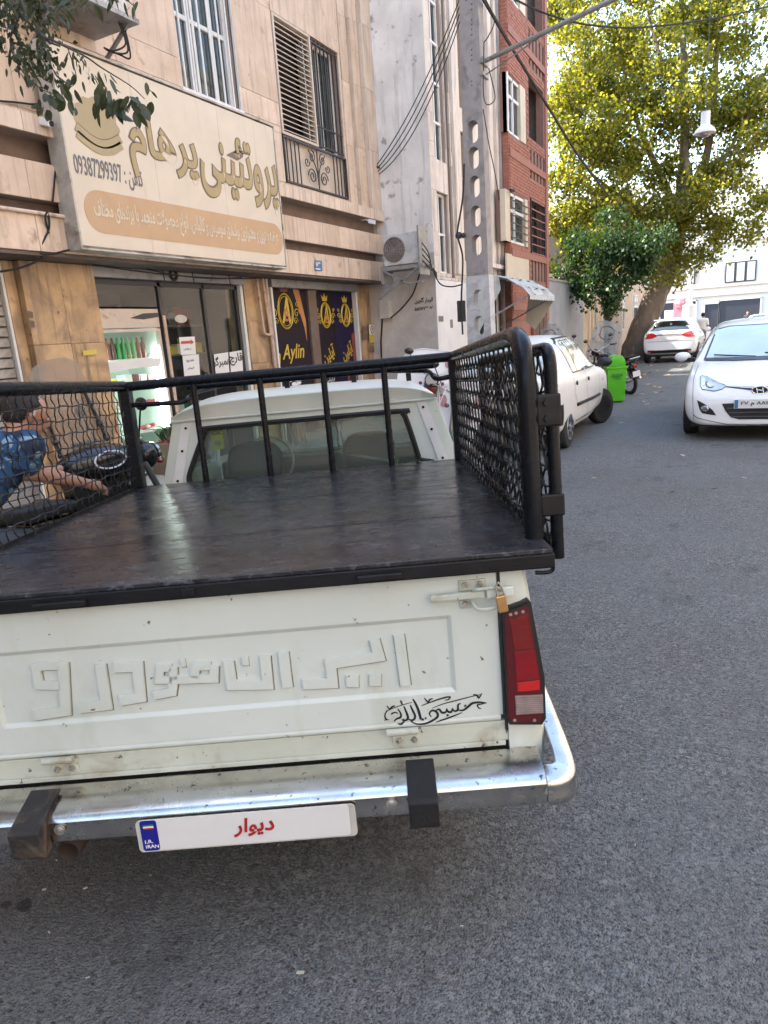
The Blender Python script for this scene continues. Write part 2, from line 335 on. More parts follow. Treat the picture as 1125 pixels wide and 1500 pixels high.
# shop contents
dm('fridge_white', (.55, .47, .40), .4, var=.1, vs=5, col2=(.35, .24, .18), c2=(5, .58, .7))
dm('fridge_in', (.60, .70, .64), .5, var=.05)
M['tube_light'] = mat('lit tube', (1, 1, 1), .5, var=0, emit=(.86, .97, .95, 11))
M['bulb_lit'] = mat('lit bulb', (1, 1, 1), .5, var=0, emit=(.9, .95, 1, 12))
dm('meat', (.42, .08, .09), .4, var=.35, vs=16)
dm('bottle_green', (.03, .26, .07), .2, var=.2, rnd=.3)
dm('bottle_dark', (.16, .035, .025), .2, var=.2, rnd=.5)
dm('pack_red', (.35, .05, .05), .4, var=.2, rnd=.3)
dm('paper', (.68, .68, .66), .7, var=.03)
dm('red_print', (.45, .06, .05), .6, var=0)
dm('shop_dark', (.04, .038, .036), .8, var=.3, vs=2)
dm('shelf_dark', (.14, .13, .12), .6, var=.2)
dm('banner', (.012, .006, .012), .5, var=.25, vs=1.5, spec=.2)
dm('banner_violet', (.010, .007, .034), .5, var=.2, vs=2, spec=.2)
dm('gold_print', (.55, .38, .03), .4, var=.15, vs=8)
dm('orange_print', (.42, .17, .045), .5, var=.25, vs=4)
dm('red_dim', (.22, .035, .025), .5, var=.1)
dm('pipe', (.50, .36, .27), .5, var=.15, col2=(.3, .2, .15), c2=(8, .5, .65))
dm('cable', (.018, .017, .016), .7, var=.1)
dm('lamp_white', (.62, .60, .56), .45, var=.08)
dm('blue_plate', (.05, .16, .32), .4, var=.1)
dm('yellow_print', (.55, .42, .08), .5, var=.1)
dm('litter', (.45, .42, .34), .8, var=.3, vs=30)

# ------------------------------------------------------------------ building blocks
LOC = set()
def thing(name, label, cat, loc=(0, 0, 0), group=None, matrix=None, local=False):
    o = bpy.data.objects.new(name, None); COL.objects.link(o); o.empty_display_size = .2
    if matrix is not None: o.matrix_basis = matrix
    else: o.location = loc
    o['label'] = label; o['category'] = cat
    if group: o['group'] = group
    if local: LOC.add(o.name)
    return o
def tag(o, label, cat, group=None, kind=None):
    if label: o['label'] = label
    if cat: o['category'] = cat
    if group: o['group'] = group
    if kind: o['kind'] = kind
    return o
def link(o, parent):
    COL.objects.link(o)
    if parent is not None:
        o.parent = parent
        if parent.type == 'EMPTY' and parent.name not in LOC:
            o.matrix_parent_inverse = parent.matrix_basis.inverted()
    return o
def copy_tree(o, parent=None, mb=None):
    c = o.copy(); COL.objects.link(c); c.parent = parent
    if mb is not None: c.matrix_basis = mb
    if o.name in LOC: LOC.add(c.name)
    for ch in list(o.children): copy_tree(ch, c)
    return c
def basis(ax):
    ax = Vector(ax).normalized(); h = Vector((0, 0, 1)) if abs(ax.z) < .9 else Vector((1, 0, 0))
    a = ax.cross(h).normalized(); return a, ax.cross(a).normalized()

class MB:
    def __init__(s): s.v = []; s.f = []
    def quad(s, *p):
        n = len(s.v); s.v += [tuple(q) for q in p]; s.f.append(tuple(range(n, n+len(p)))); return s
    def box(s, x0, x1, y0, y1, z0, z1):
        if x0 > x1: x0, x1 = x1, x0
        if y0 > y1: y0, y1 = y1, y0
        if z0 > z1: z0, z1 = z1, z0
        n = len(s.v); s.v += [(x, y, z) for x in (x0, x1) for y in (y0, y1) for z in (z0, z1)]
        for q in ((0, 1, 3, 2), (4, 6, 7, 5), (0, 4, 5, 1), (2, 3, 7, 6), (0, 2, 6, 4), (1, 5, 7, 3)): s.f.append(tuple(n+k for k in q))
        return s
    def obox(s, c, ax, ay, az, hx, hy, hz):
        c = Vector(c); ax, ay, az = Vector(ax).normalized(), Vector(ay).normalized(), Vector(az).normalized(); n = len(s.v)
        s.v += [tuple(c+ax*i*hx+ay*j*hy+az*k*hz) for i in (-1, 1) for j in (-1, 1) for k in (-1, 1)]
        for q in ((0, 1, 3, 2), (4, 6, 7, 5), (0, 4, 5, 1), (2, 3, 7, 6), (0, 2, 6, 4), (1, 5, 7, 3)): s.f.append(tuple(n+k for k in q))
        return s
    def bar(s, p, q, w, h, up=(0, 0, 1)):
        p, q = Vector(p), Vector(q); ay = (q-p); L_ = ay.length; ay.normalize(); u = Vector(up)
        if abs(ay.dot(u)) > .95: u = Vector((1, 0, 0))
        ax = ay.cross(u).normalized(); az = ax.cross(ay)
        return s.obox((p+q)/2, ax, ay, az, w/2, L_/2, h/2)
    def tube(s, pts, r, n=8, caps=True, closed=False):
        P = [Vector(p) for p in pts]; m = len(P); rr = r if isinstance(r, (list, tuple)) else [r]*m
        T = []
        for i in range(m):
            if closed: d = P[(i+1) % m]-P[i-1]
            else: d = P[min(i+1, m-1)]-P[max(i-1, 0)]
            T.append(d.normalized() if d.length > 1e-9 else Vector((0, 0, 1)))
        a, b = basis(T[0]); base = len(s.v)
        for i in range(m):
            a = (a-T[i]*a.dot(T[i])); a = a.normalized() if a.length > 1e-6 else basis(T[i])[0]
            b = T[i].cross(a)
            for k in range(n):
                t = 2*math.pi*k/n; s.v.append(tuple(P[i]+(a*math.cos(t)+b*math.sin(t))*rr[i]))
        for i in range(m if closed else m-1):
            j = (i+1) % m
            for k in range(n):
                k2 = (k+1) % n; s.f.append((base+i*n+k, base+i*n+k2, base+j*n+k2, base+j*n+k))
        if caps and not closed:
            s.f.append(tuple(base+k for k in range(n))[::-1]); s.f.append(tuple(base+(m-1)*n+k for k in range(n)))
        return s
    def cyl(s, p, q, r0, r1=None, n=12): return s.tube([p, q], [r0, r0 if r1 is None else r1], n)
    def ball(s, c, r, n=10, sc=(1, 1, 1)):
        base = len(s.v); m = n//2
        for i in range(1, m):
            th = math.pi*i/m
            for k in range(n):
                ph = 2*math.pi*k/n
                s.v.append((c[0]+r*sc[0]*math.sin(th)*math.cos(ph), c[1]+r*sc[1]*math.sin(th)*math.sin(ph), c[2]+r*sc[2]*math.cos(th)))
        t = len(s.v); s.v.append((c[0], c[1], c[2]+r*sc[2])); s.v.append((c[0], c[1], c[2]-r*sc[2]))
        for k in range(n):
            k2 = (k+1) % n; s.f.append((t, base+k, base+k2)); s.f.append((t+1, base+(m-2)*n+k2, base+(m-2)*n+k))
            for i in range(m-2): s.f.append((base+i*n+k, base+(i+1)*n+k, base+(i+1)*n+k2, base+i*n+k2))
        return s
    def prism(s, poly, o, ax, ay, az, d):
        """2D polygon in the plane (o, ax, ay), pushed d along az"""
        o, ax, ay, az = Vector(o), Vector(ax), Vector(ay), Vector(az); n = len(s.v); m = len(poly)
        for k in (0, d): s.v += [tuple(o+ax*p[0]+ay*p[1]+az*k) for p in poly]
        s.f.append(tuple(range(n, n+m))[::-1]); s.f.append(tuple(range(n+m, n+2*m)))
        for i in range(m): j = (i+1) % m; s.f.append((n+i, n+j, n+m+j, n+m+i))
        return s
    def build(s, name, m, parent=None, smooth=False, bevel=0., seg=2, kind=None, auto=None):
        me = bpy.data.meshes.new(name); me.from_pydata(s.v, [], s.f)
        bm = bmesh.new(); bm.from_mesh(me)
        bmesh.ops.recalc_face_normals(bm, faces=bm.faces)
        if bevel:
            ed = [e for e in bm.edges if len(e.link_faces) == 2 and e.calc_face_angle(0) > R(28)]
            bmesh.ops.bevel(bm, geom=ed, offset=bevel, segments=seg, affect='EDGES', clamp_overlap=True, profile=.6)
        if smooth:
            for f in bm.faces: f.smooth = True
            for e in bm.edges:
                if len(e.link_faces) == 2 and e.calc_face_angle(0) > R(auto or 40): e.smooth = False
        bm.to_mesh(me); bm.free()
        if m is not None: me.materials.append(M[m] if isinstance(m, str) else m)
        o = bpy.data.objects.new(name, me); link(o, parent)
        if kind: o['kind'] = kind
        return o
def arc_path(pts, r, n=5):
    P = [Vector(p) for p in pts]; out = [P[0]]
    for i in range(1, len(P)-1):
        a, b = (P[i-1]-P[i]), (P[i+1]-P[i]); rr = min(r, a.length*.49, b.length*.49)
        p0, p1 = P[i]+a.normalized()*rr, P[i]+b.normalized()*rr
        for k in range(n+1):
            t = k/n; out.append(p0*(1-t)**2+P[i]*2*t*(1-t)+p1*t*t)
    return out+[P[-1]]
def sag(p, q, s_, n=14):
    p, q = Vector(p), Vector(q)
    return [p.lerp(q, k/n)-Vector((0, 0, s_*4*(k/n)*(1-k/n))) for k in range(n+1)]
def smooth_path(pts, n=6):
    P = [Vector(p) for p in pts]; out = []
    for i in range(len(P)-1):
        p0, p1, p2, p3 = P[max(i-1, 0)], P[i], P[i+1], P[min(i+2, len(P)-1)]
        for k in range(n):
            t = k/n; out.append(.5*((2*p1)+(p2-p0)*t+(2*p0-5*p1+4*p2-p3)*t*t+(3*p1-p0-3*p2+p3)*t**3))
    return out+[P[-1]]
def evald(o, name=None):
    dg = bpy.context.evaluated_depsgraph_get(); dg.update()
    me = bpy.data.meshes.new_from_object(o.evaluated_get(dg)); o.modifiers.clear(); old = o.data; o.data = me
    if old.users == 0: bpy.data.meshes.remove(old)
    return o

# ---- lettering: joins Persian letters by hand and lays them out right to left
_F = {}
for cp in list(range(0xFB50, 0xFDFF))+list(range(0xFE70, 0xFEFD)):
    d = unicodedata.decomposition(chr(cp)).split()
    if len(d) == 2 and d[0] in ('<isolated>', '<final>', '<initial>', '<medial>'): _F.setdefault(chr(int(d[1], 16)), {})[d[0][1:-1]] = chr(cp)
def fa(s):
    out = []; i = 0
    while i < len(s):
        c = s[i]
        prev = i > 0 and 'initial' in _F.get(s[i-1], {}) and c in _F
        if c == 'ل' and i+1 < len(s) and s[i+1] == 'ا':
            out.append('\ufefc' if prev else '\ufefb'); i += 2; continue
        if c in _F:
            nx = i+1 < len(s) and s[i+1] in _F and 'initial' in _F[c] and 'final' in _F[s[i+1]]
            f = _F[c]; pr = prev and 'final' in f
            k = 'medial' if pr and nx and 'medial' in f else 'final' if pr else 'initial' if nx else 'isolated'
            out.append(f.get(k, c))
        else: out.append(c)
        i += 1
    r = out[::-1]; i = 0
    while i < len(r):                                     # figures read left to right
        if r[i].isdigit():
            j = i
            while j < len(r) and r[j].isdigit(): j += 1
            r[i:j] = r[i:j][::-1]; i = j
        else: i += 1
    return ''.join(r)
def frame(o, ax, ay): 
    ax, ay = Vector(ax).normalized(), Vector(ay).normalized(); az = ax.cross(ay)
    return Matrix(((ax[0], ay[0], az[0], o[0]), (ax[1], ay[1], az[1], o[1]), (ax[2], ay[2], az[2], o[2]), (0, 0, 0, 1)))
def text(body, name, m, parent, mtx, w=None, h=None, off=0., ext=.0008, shear=0., lift=0.):
    """flat letters centred on mtx's origin, w wide and h high"""
    c = bpy.data.curves.new(name, 'FONT'); c.body = body; c.size = 1; c.offset = off; c.shear = shear; c.resolution_u = 3
    c.space_character = 1.0; c.extrude = .001
    o = bpy.data.objects.new(name, c); COL.objects.link(o); dg = bpy.context.evaluated_depsgraph_get(); dg.update()
    me = bpy.data.meshes.new_from_object(o.evaluated_get(dg)); bpy.data.objects.remove(o); bpy.data.curves.remove(c)
    n = len(me.vertices); co = np.zeros(n*3); me.vertices.foreach_get('co', co); co = co.reshape(-1, 3)
    lo, hi = co.min(0), co.max(0); size = np.maximum(hi-lo, 1e-6); sx = w/size[0] if w else None; sy = h/size[1] if h else None
    sx = sx or sy; sy = sy or sx
    co[:, 0] = (co[:, 0]-(lo[0]+hi[0])/2)*sx; co[:, 1] = (co[:, 1]-(lo[1]+hi[1])/2)*sy; co[:, 2] = np.where(co[:, 2] > 0, lift+ext, lift)
    par_ = list(range(n))
    def root_(i):
        while par_[i] != i: par_[i] = par_[par_[i]]; i = par_[i]
        return i
    for e_ in me.edges:
        a_, b_ = root_(e_.vertices[0]), root_(e_.vertices[1])
        if a_ != b_: par_[a_] = b_
    ids = {}; 
    for i in range(n): co[i, 2] += .00023*(ids.setdefault(root_(i), len(ids)) % 9)
    R4 = np.array(mtx); co = co@R4[:3, :3].T+R4[:3, 3]
    me.vertices.foreach_set('co', co.ravel()); me.update(); me.materials.clear(); me.materials.append(M[m])
    o = bpy.data.objects.new(name, me); link(o, parent); return o
def stroke(pts, w, closed=False):
    """2D centre line -> outline polygon with mitred corners"""
    P = [Vector((p[0], p[1])) for p in pts]; W = w if isinstance(w, (list, tuple)) else [w]*len(P); l, r = [], []
    for i, p in enumerate(P):
        d0 = (P[i]-P[i-1]).normalized() if i else None; d1 = (P[i+1]-P[i]).normalized() if i < len(P)-1 else None
        d0 = d0 or d1; d1 = d1 or d0
        n0, n1 = Vector((-d0.y, d0.x)), Vector((-d1.y, d1.x)); n = (n0+n1)
        n = n.normalized() if n.length > 1e-6 else n0; k = W[i]/2/max(.4, n.dot(n0)); l.append(p+n*k); r.append(p-n*k)
    return [tuple(q) for q in l+r[::-1]]
def flat(polys, name, m, parent, mtx, thick=.001, lift=0., bevel=0.):
    """flat outlines (2D polygons) given a little thickness, in the frame mtx"""
    bm = bmesh.new()
    for poly in polys:
        tri = tessellate_polygon([[Vector((p[0], p[1], 0)) for p in poly]])
        v0 = [bm.verts.new((p[0], p[1], lift)) for p in poly]; v1 = [bm.verts.new((p[0], p[1], lift+thick)) for p in poly]
        for t in tri:
            try: bm.faces.new([v1[k] for k in t])
            except ValueError: pass
        for i in range(len(poly)):
            j = (i+1) % len(poly)
            try: bm.faces.new((v0[i], v0[j], v1[j], v1[i]))
            except ValueError: pass
    bmesh.ops.recalc_face_normals(bm, faces=bm.faces)
    if bevel:
        ed = [e for e in bm.edges if len(e.link_faces) == 2 and e.calc_face_angle(0) > R(50) and abs(e.verts[0].co.z-e.verts[1].co.z) < 1e-6]
        bmesh.ops.bevel(bm, geom=ed, offset=bevel, segments=2, affect='EDGES', clamp_overlap=True)
    bmesh.ops.transform(bm, matrix=mtx, verts=bm.verts)
    me = bpy.data.meshes.new(name); bm.to_mesh(me); bm.free(); me.materials.append(M[m])
    o = bpy.data.objects.new(name, me); link(o, parent); return o
def wallX(X, y, z): return frame((X, y, z), (0, 1, 0), (0, 0, 1))
def wallY(x, Y, z): return frame((x, Y, z), (1, 0, 0), (0, 0, 1))
def ell(cx, cy, rx, ry, n=28): return [(cx+rx*math.cos(2*math.pi*k/n), cy+ry*math.sin(2*math.pi*k/n)) for k in range(n)]
def holed(name, m, parent, X, y0, y1, z0, z1, holes, depth=.25):
    """wall face on the plane x = X looking to +x, with openings (y0, y1, z0, z1) and their reveals"""
    b = MB(); ys = sorted({y0, y1, *[h[0] for h in holes], *[h[1] for h in holes]}); zs = sorted({z0, z1, *[h[2] for h in holes], *[h[3] for h in holes]})
    ys = [y for y in ys if y0 <= y <= y1]; zs = [z for z in zs if z0 <= z <= z1]
    for a, c in zip(ys, ys[1:]):
        for d, e in zip(zs, zs[1:]):
            my, mz = (a+c)/2, (d+e)/2
            if any(h[0] < my < h[1] and h[2] < mz < h[3] for h in holes): continue
            b.quad((X, a, d), (X, c, d), (X, c, e), (X, a, e))
    for h in holes:
        a, c, d, e = h[0], h[1], max(h[2], z0), min(h[3], z1); D = X-depth
        b.quad((X, a, d), (X, a, e), (D, a, e), (D, a, d)); b.quad((X, c, d), (D, c, d), (D, c, e), (X, c, e))
        b.quad((X, a, e), (X, c, e), (D, c, e), (D, a, e)); b.quad((X, a, d), (D, a, d), (D, c, d), (X, c, d))
    b.quad((X, y0, z1), (X, y1, z1), (X-depth-.1, y1, z1), (X-depth-.1, y0, z1))
    me = bpy.data.meshes.new(name); me.from_pydata(b.v, [], b.f); me.materials.append(M[m]); o = bpy.data.objects.new(name, me); return link(o, parent)

# ------------------------------------------------------------------ the ground
g = MB(); g.quad((-300, -300, 0), (300, -300, 0), (300, 500, 0), (-300, 500, 0)); tag(g.build('road', 'asphalt'), None, None, kind='structure')
g = MB(); g.box(-6.4, -3.96, -20, 18.7, -.05, .12); g.box(-5.2, -3.96, 18.7, 70, -.05, .12); tag(g.build('pavement', 'pave'), None, None, kind='structure')
kb = bpy.data.meshes.new('kerb_stone')
_b = MB(); _b.box(-.08, .08, -.245, .245, -.05, .14)
kroot = _b.build('kerb', 'kerb', None, bevel=.008); kroot['kind'] = 'structure'; kroot.location = (-3.87, -10, 0)
for k in range(1, 120):
    c = bpy.data.objects.new('kerb_stone', kroot.data); COL.objects.link(c); c.parent = kroot; c.location = (random.uniform(-.004, .004), k*.5, random.uniform(-.004, .004))

# ------------------------------------------------------------------ building helpers
_slabs = {}
def slab(parent, X, y0, y1, z0, z1, m, th=.03, gap=.003, name='stone_slab', bev=.003):
    w, h = round(y1-y0-gap, 3), round(z1-z0-gap, 3)
    if w <= .01 or h <= .01: return
    k = (w, h, m, th)
    if k not in _slabs:
        o = MB().box(-th, 0, -w/2, w/2, -h/2, h/2).build(name, m, None, bevel=bev, seg=1); _slabs[k] = o.data; bpy.data.objects.remove(o)
    o = bpy.data.objects.new(name, _slabs[k]); link(o, parent); o.location = (X+random.uniform(-.0015, .0015), (y0+y1)/2, (z0+z1)/2); return o
def courses(parent, X, y0, y1, z0, z1, w, h, m, holes=(), th=.03, name='stone_slab'):
    zs = sorted({z0, z1, *[v for q in holes for v in q[2:4] if z0 < v < z1]})
    zz = []
    for a, b in zip(zs, zs[1:]):
        n = max(1, round((b-a)/h)); zz += [(a+(b-a)*k/n, a+(b-a)*(k+1)/n) for k in range(n)]
    ys = sorted({y0, y1, *[v for q in holes for v in q[0:2] if y0 < v < y1]})
    for r, (a, b) in enumerate(zz):
        for c, d in zip(ys, ys[1:]):
            if any(q[0] < (c+d)/2 < q[1] and q[2] < (a+b)/2 < q[3] for q in holes): continue
            n = max(1, round((d-c)/w))
            for k in range(n): slab(parent, X, c+(d-c)*k/n, c+(d-c)*(k+1)/n, a, b, m, th, name=name)
def pX(X, pts): return [(q.y, q.z) for q in (fx(u, v, X) for u, v in pts)]

# ------------------------------------------------------------------ the stone building with the two shops
B1 = thing('shop_building', 'pinkish stone clad building with two shops below, louvred window above and banded ledges', 'building', (-6.3, 4, 0))
XW = -6.0; win1 = (7.05, 8.14, 4.55, 6.9); lou = (9.03, 10.84, 4.46, 6.0); gri = (9.02, 10.84, 3.82, 4.46)
b0w = (4.75, 6.05, 4.85, 6.9)
holed('wall', 'joint', B1, XW-.035, -20, 12.0, 3.56, 13.5, [win1, lou, gri, b0w], .3)
courses(B1, XW, 4.0, 10.9, 3.73, 7.0, .95, .82, 'stone', [win1, lou, (gri[0], gri[1], gri[2], 4.46), b0w])
MB().box(-6.6, XW-.005, -20, 3.98, 3.6, 13.4).build('wall', 'stone', B1)
MB().box(-16, -6.6, -20, 11.9, 2.56, 13.5).build('rear_block', 'stone', B1)
# stepped vertical strips at the corner
for y0, y1, X in ((10.91, 11.16, -5.99), (11.17, 11.44, -5.93), (11.45, 11.98, -5.86)):
    for k in range(7): slab(B1, X, y0, y1, 3.74+k*.95, 3.74+(k+1)*.95, 'stone_pale' if X > -5.9 else 'stone', .1)
# ledge and two projecting bands with grooves between them
for z0, z1, X in ((3.56, 3.73, -5.82), (3.01, 3.34, -5.88), (2.55, 2.875, -5.88)):
    MB().box(-6.35, X-.035, -20, 11.74, z0+.004, z1-.004).build('band_core', 'joint', B1)
    n = 17
    for k in range(n): slab(B1, X, 3.1+k*.51*1.0, 3.1+(k+1)*.51, z0, z1, 'stone' if z1 < 3.5 else 'stone_pale')
    slab(B1, X, -3, 3.1, z0, z1, 'stone')
    MB().box(-6.0, X-.004, 11.742, 11.78, z0+.002, z1-.002).build('band_end', 'stone', B1)
for z0, z1 in ((3.341, 3.559), (2.876, 3.009)): MB().box(-6.35, -6.03, -20, 11.74, z0, z1).build('groove', 'groove', B1)
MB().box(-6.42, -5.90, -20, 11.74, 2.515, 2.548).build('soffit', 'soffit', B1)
tb = MB(); tb.tube([(-5.86, 3.0, 2.885), (-5.86, 5.15, 2.885)], .018); tb.build('conduit', 'stone_pale', B1)
# ground floor piers clad in orange stone
courses(B1, -6.22, 4.62, 5.50, .12, 2.51, .45, .82, 'stone_orange', th=.25)
courses(B1, -6.30, 4.5, 4.618, .12, 2.51, .3, 1.2, 'stone_orange', th=.2)
courses(B1, -6.28, 8.12, 8.70, .12, 2.51, .6, .62, 'stone_orange', th=.2)
courses(B1, -6.24, 11.36, 11.98, .12, 2.51, .32, .8, 'stone_orange', th=.2)
MB().box(-6.6, -6.5, 4.4, 5.5, 0, 2.51).box(-6.6, -6.5, 8.1, 8.72, 0, 2.51).box(-6.6, -6.46, 11.34, 12, 0, 2.51).box(-6.6, -6.4, -20, 3.0, 0, 2.51).build('wall', 'stone_orange', B1)
# roller shutter on the left
for k in range(24):
    o = MB().box(-6.37, -6.345, 3.02, 4.47, .14+k*.098, .14+k*.098+.090).build('shutter_slat', 'shutter', B1, bevel=.008, seg=1) if k == 0 else None
    if o: sl = o
    else: c = sl.copy(); COL.objects.link(c); c.parent = B1; c.matrix_parent_inverse = B1.matrix_basis.inverted(); c.location.z = k*.098
for a, b in ((4.475, 4.53), (2.95, 3.01)): MB().box(-6.40, -6.31, a, b, .12, 2.5).build('shutter_rail', 'white_metal', B1)
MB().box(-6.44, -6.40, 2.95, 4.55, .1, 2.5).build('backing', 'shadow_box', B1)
# window above the sign
fr = MB()
y0, y1, z0, z1 = win1
for a, b in ((y0+.02, y0+.08), (y1-.08, y1-.02)): fr.box(-6.17, -6.10, a, b, z0+.02, z1)
for a in (7.36, 7.46, 7.80): fr.box(-6.168, -6.105, a, a+.045, z0+.05, z1)
for z in (z0+.02, 5.36, 6.05): fr.box(-6.165, -6.108, y0+.03, y1-.03, z, z+.055)
wf = fr.build('window', 'white_metal', B1, bevel=.004, seg=1)
for a, b in ((y0+.08, 7.36), (7.505, 7.8), (7.845, y1-.08)):
    MB().box(-6.145, -6.139, a, b, z0+.07, z1).build('pane', 'glass', wf)
MB().box(-6.30, -6.28, y0, y1, z0, z1).build('curtain', 'curtain', wf)
for k in range(6): MB().tube([(-6.03, y0+.09+k*.18, z0+.02), (-6.03, y0+.09+k*.18, z1)], .013).build('bar', 'white_metal', wf)
MB().box(-6.05, -6.0, y0-.035, y0, z0-.03, z1).box(-6.05, -6.0, y1, y1+.035, z0-.03, z1).box(-6.04, -5.98, y0-.03, y1+.03, z0-.035, z0).build('surround', 'white_metal', wf)
# louvred shutter with the barred window beside it
ls = MB(); ls.box(-6.10, -5.985, 9.035, 9.075, 4.47, 5.99).box(-6.10, -5.985, 9.96, 10.0, 4.47, 5.99).box(-6.09, -5.99, 9.075, 9.96, 5.955, 5.99).box(-6.09, -5.99, 9.075, 9.96, 4.47, 4.51)
lv = ls.build('louvre_shutter', 'louvre', B1, bevel=.003, seg=1)
for k in range(21):
    z = 4.535+k*.0680; MB().quad((-6.075, 9.076, z+.034), (-6.005, 9.076, z), (-6.005, 9.959, z), (-6.075, 9.959, z+.034)).quad((-6.075, 9.076, z+.041), (-6.005, 9.076, z+.012), (-6.005, 9.959, z+.012), (-6.075, 9.959, z+.041)).quad((-6.005, 9.076, z), (-6.005, 9.959, z), (-6.005, 9.959, z+.012), (-6.005, 9.076, z+.012)).build('slat', 'louvre', lv)
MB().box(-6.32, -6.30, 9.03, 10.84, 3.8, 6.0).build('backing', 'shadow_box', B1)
w2 = MB().box(-6.20, -6.14, 10.0, 10.05, 4.5, 6.0).box(-6.20, -6.14, 10.78, 10.83, 4.5, 6.0).box(-6.20, -6.14, 10.4, 10.44, 4.5, 6.0).box(-6.2, -6.14, 10.05, 10.78, 5.94, 5.99).box(-6.2, -6.14, 10.05, 10.78, 4.47, 4.53).build('window', 'white_metal', B1)
MB().box(-6.175, -6.17, 10.05, 10.78, 4.53, 5.94).build('pane', 'glass', w2)
cu = MB()
for k in range(9): cu.tube([(-6.26, 10.08+k*.085, 4.5), (-6.26, 10.08+k*.085, 5.95)], .035, 6)
cu.build('curtain', 'curtain', w2, smooth=True)
for k in range(7): MB().box(-6.03, -6.012, 10.07+k*.118, 10.088+k*.118, 4.5, 5.98).build('bar', 'dark_metal', w2)
MB().box(-6.028, -6.01, 10.03, 10.82, 4.78, 4.80).box(-6.028, -6.01, 10.03, 10.82, 4.50, 4.52).box(-6.028, -6.01, 10.03, 10.82, 5.93, 5.95).build('rail', 'dark_metal', w2)
# ornamental grille below
gp = MB().box(-6.015, -5.98, 9.03, 10.83, 3.83, 3.855).box(-6.015, -5.98, 9.03, 10.83, 4.425, 4.45).box(-6.015, -5.98, 9.03, 9.055, 3.855, 4.425).box(-6.015, -5.98, 10.805, 10.83, 3.855, 4.425).build('balcony_grille', 'dark_metal', B1)
for k in range(4):
    for s_ in (0, 1): MB().box(-6.005, -5.99, (9.11+k*.105) if s_ == 0 else (10.74-k*.105), (9.125+k*.105) if s_ == 0 else (10.755-k*.105), 3.855, 4.425).build('bar', 'dark_metal', gp)
sc = MB()
def spiral(cy, cz, r, turns, a0, sgn, n=26): return [(-5.995, cy+sgn*r*(1-.8*k/n)*math.cos(a0+turns*6.28*k/n), cz+r*(1-.8*k/n)*math.sin(a0+turns*6.28*k/n)) for k in range(n+1)]
for s_ in (-1, 1):
    sc.tube(spiral(9.93+s_*.17, 4.02, .115, 1.6, 0, s_), .009, 5); sc.tube(spiral(9.93+s_*.15, 4.30, .09, 1.3, 1.5, s_), .008, 5)
    sc.tube(smooth_path([(-5.995, 9.93, 3.86), (-5.995, 9.93+s_*.03, 4.1), (-5.995, 9.93+s_*.12, 4.25), (-5.995, 9.93+s_*.24, 4.38)]), .009, 5)
    sc.tube(spiral(9.93+s_*.30, 4.20, .07, 1.2, 3, s_), .008, 5)
sc.tube([(-5.995, 9.93, 3.86), (-5.995, 9.93, 4.42)], .01, 5); sc.build('scrollwork', 'dark_metal', gp)
MB().box(-6.06, -6.05, 9.03, 10.83, 3.84, 4.45).build('panel', 'louvre', gp)
# air cooler in the upper left window
AC0 = thing('air_cooler', 'white window air cooler on a metal shelf above the cream sign, behind leaves', 'air cooler', (-5.6, 5.4, 4.7))
MB().box(-6.0, -5.45, 5.0, 5.74, 4.74, 5.5).build('cabinet', 'ac_white', AC0, bevel=.02)
for k in range(9): MB().box(-5.449, -5.435, 5.06, 5.62, 4.80+k*.066, 4.835+k*.066).build('slat', 'dark_metal', AC0)
MB().box(-6.0, -5.38, 4.82, 5.80, 4.66, 4.70).bar((-6, 5.72, 4.30), (-5.45, 5.72, 4.66), .03, .03).bar((-6, 4.95, 4.30), (-5.45, 4.95, 4.66), .03, .03).build('shelf', 'grey_metal', AC0)
cb = MB()
for k in range(3): cb.tube(smooth_path([(-5.5, 5.65+k*.03, 4.66), (-5.52, 5.72+k*.02, 4.5-.05*k), (-5.6, 5.6+k*.05, 4.42), (-5.75, 5.66, 4.5)]), .009, 5)
cb.build('hose', 'cable', AC0)

# ------------------------------------------------------------------ shop 1
MB().box(-6.45, -6.25, 5.50, 8.12, 2.40, 2.512).build('shutter_box', 'grey_metal', B1, bevel=.01)
for a, b in ((5.50, 5.54), (8.06, 8.115)): MB().box(-6.36, -6.30, a, b, .12, 2.4).build('shutter_rail', 'white_metal', B1)
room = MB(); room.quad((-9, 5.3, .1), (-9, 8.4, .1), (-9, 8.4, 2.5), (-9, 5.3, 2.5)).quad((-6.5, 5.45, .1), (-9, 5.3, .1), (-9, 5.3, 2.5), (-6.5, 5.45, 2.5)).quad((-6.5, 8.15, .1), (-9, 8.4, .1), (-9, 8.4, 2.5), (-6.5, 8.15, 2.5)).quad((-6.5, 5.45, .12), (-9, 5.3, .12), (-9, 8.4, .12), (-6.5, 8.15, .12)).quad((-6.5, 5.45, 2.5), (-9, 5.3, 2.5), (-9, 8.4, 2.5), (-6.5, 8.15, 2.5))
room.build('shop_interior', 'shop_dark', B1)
sf = MB()
for y in (6.53, 7.32, 8.00): sf.box(-6.40, -6.35, y, y+.05, .12, 2.39)
sf.box(-6.40, -6.35, 5.54, 8.05, 2.34, 2.395).box(-6.398, -6.352, 6.58, 8.0, .12, .5)
so = sf.build('shopfront_frame', 'dark_metal', B1)
for a, b in ((5.55, 6.53), (6.58, 7.32), (7.37, 8.0)): MB().box(-6.377, -6.372, a, b, 2.1 if a < 6 else .5, 2.34).build('pane', 'shop_glass', so)
MB().box(-6.342, -6.325, 6.535, 6.575, .5, 2.0).build('door_post', 'pipe', so)
SH = thing('shop_shelf', 'dark shop shelving seen through the glass behind the paper notices', 'shelf', (-7.4, 7.3, .12))
for z in (.7, 1.1, 1.5, 1.9): MB().box(-7.6, -7.1, 6.6, 8.1, z, z+.025).build('board', 'shelf_dark', SH)
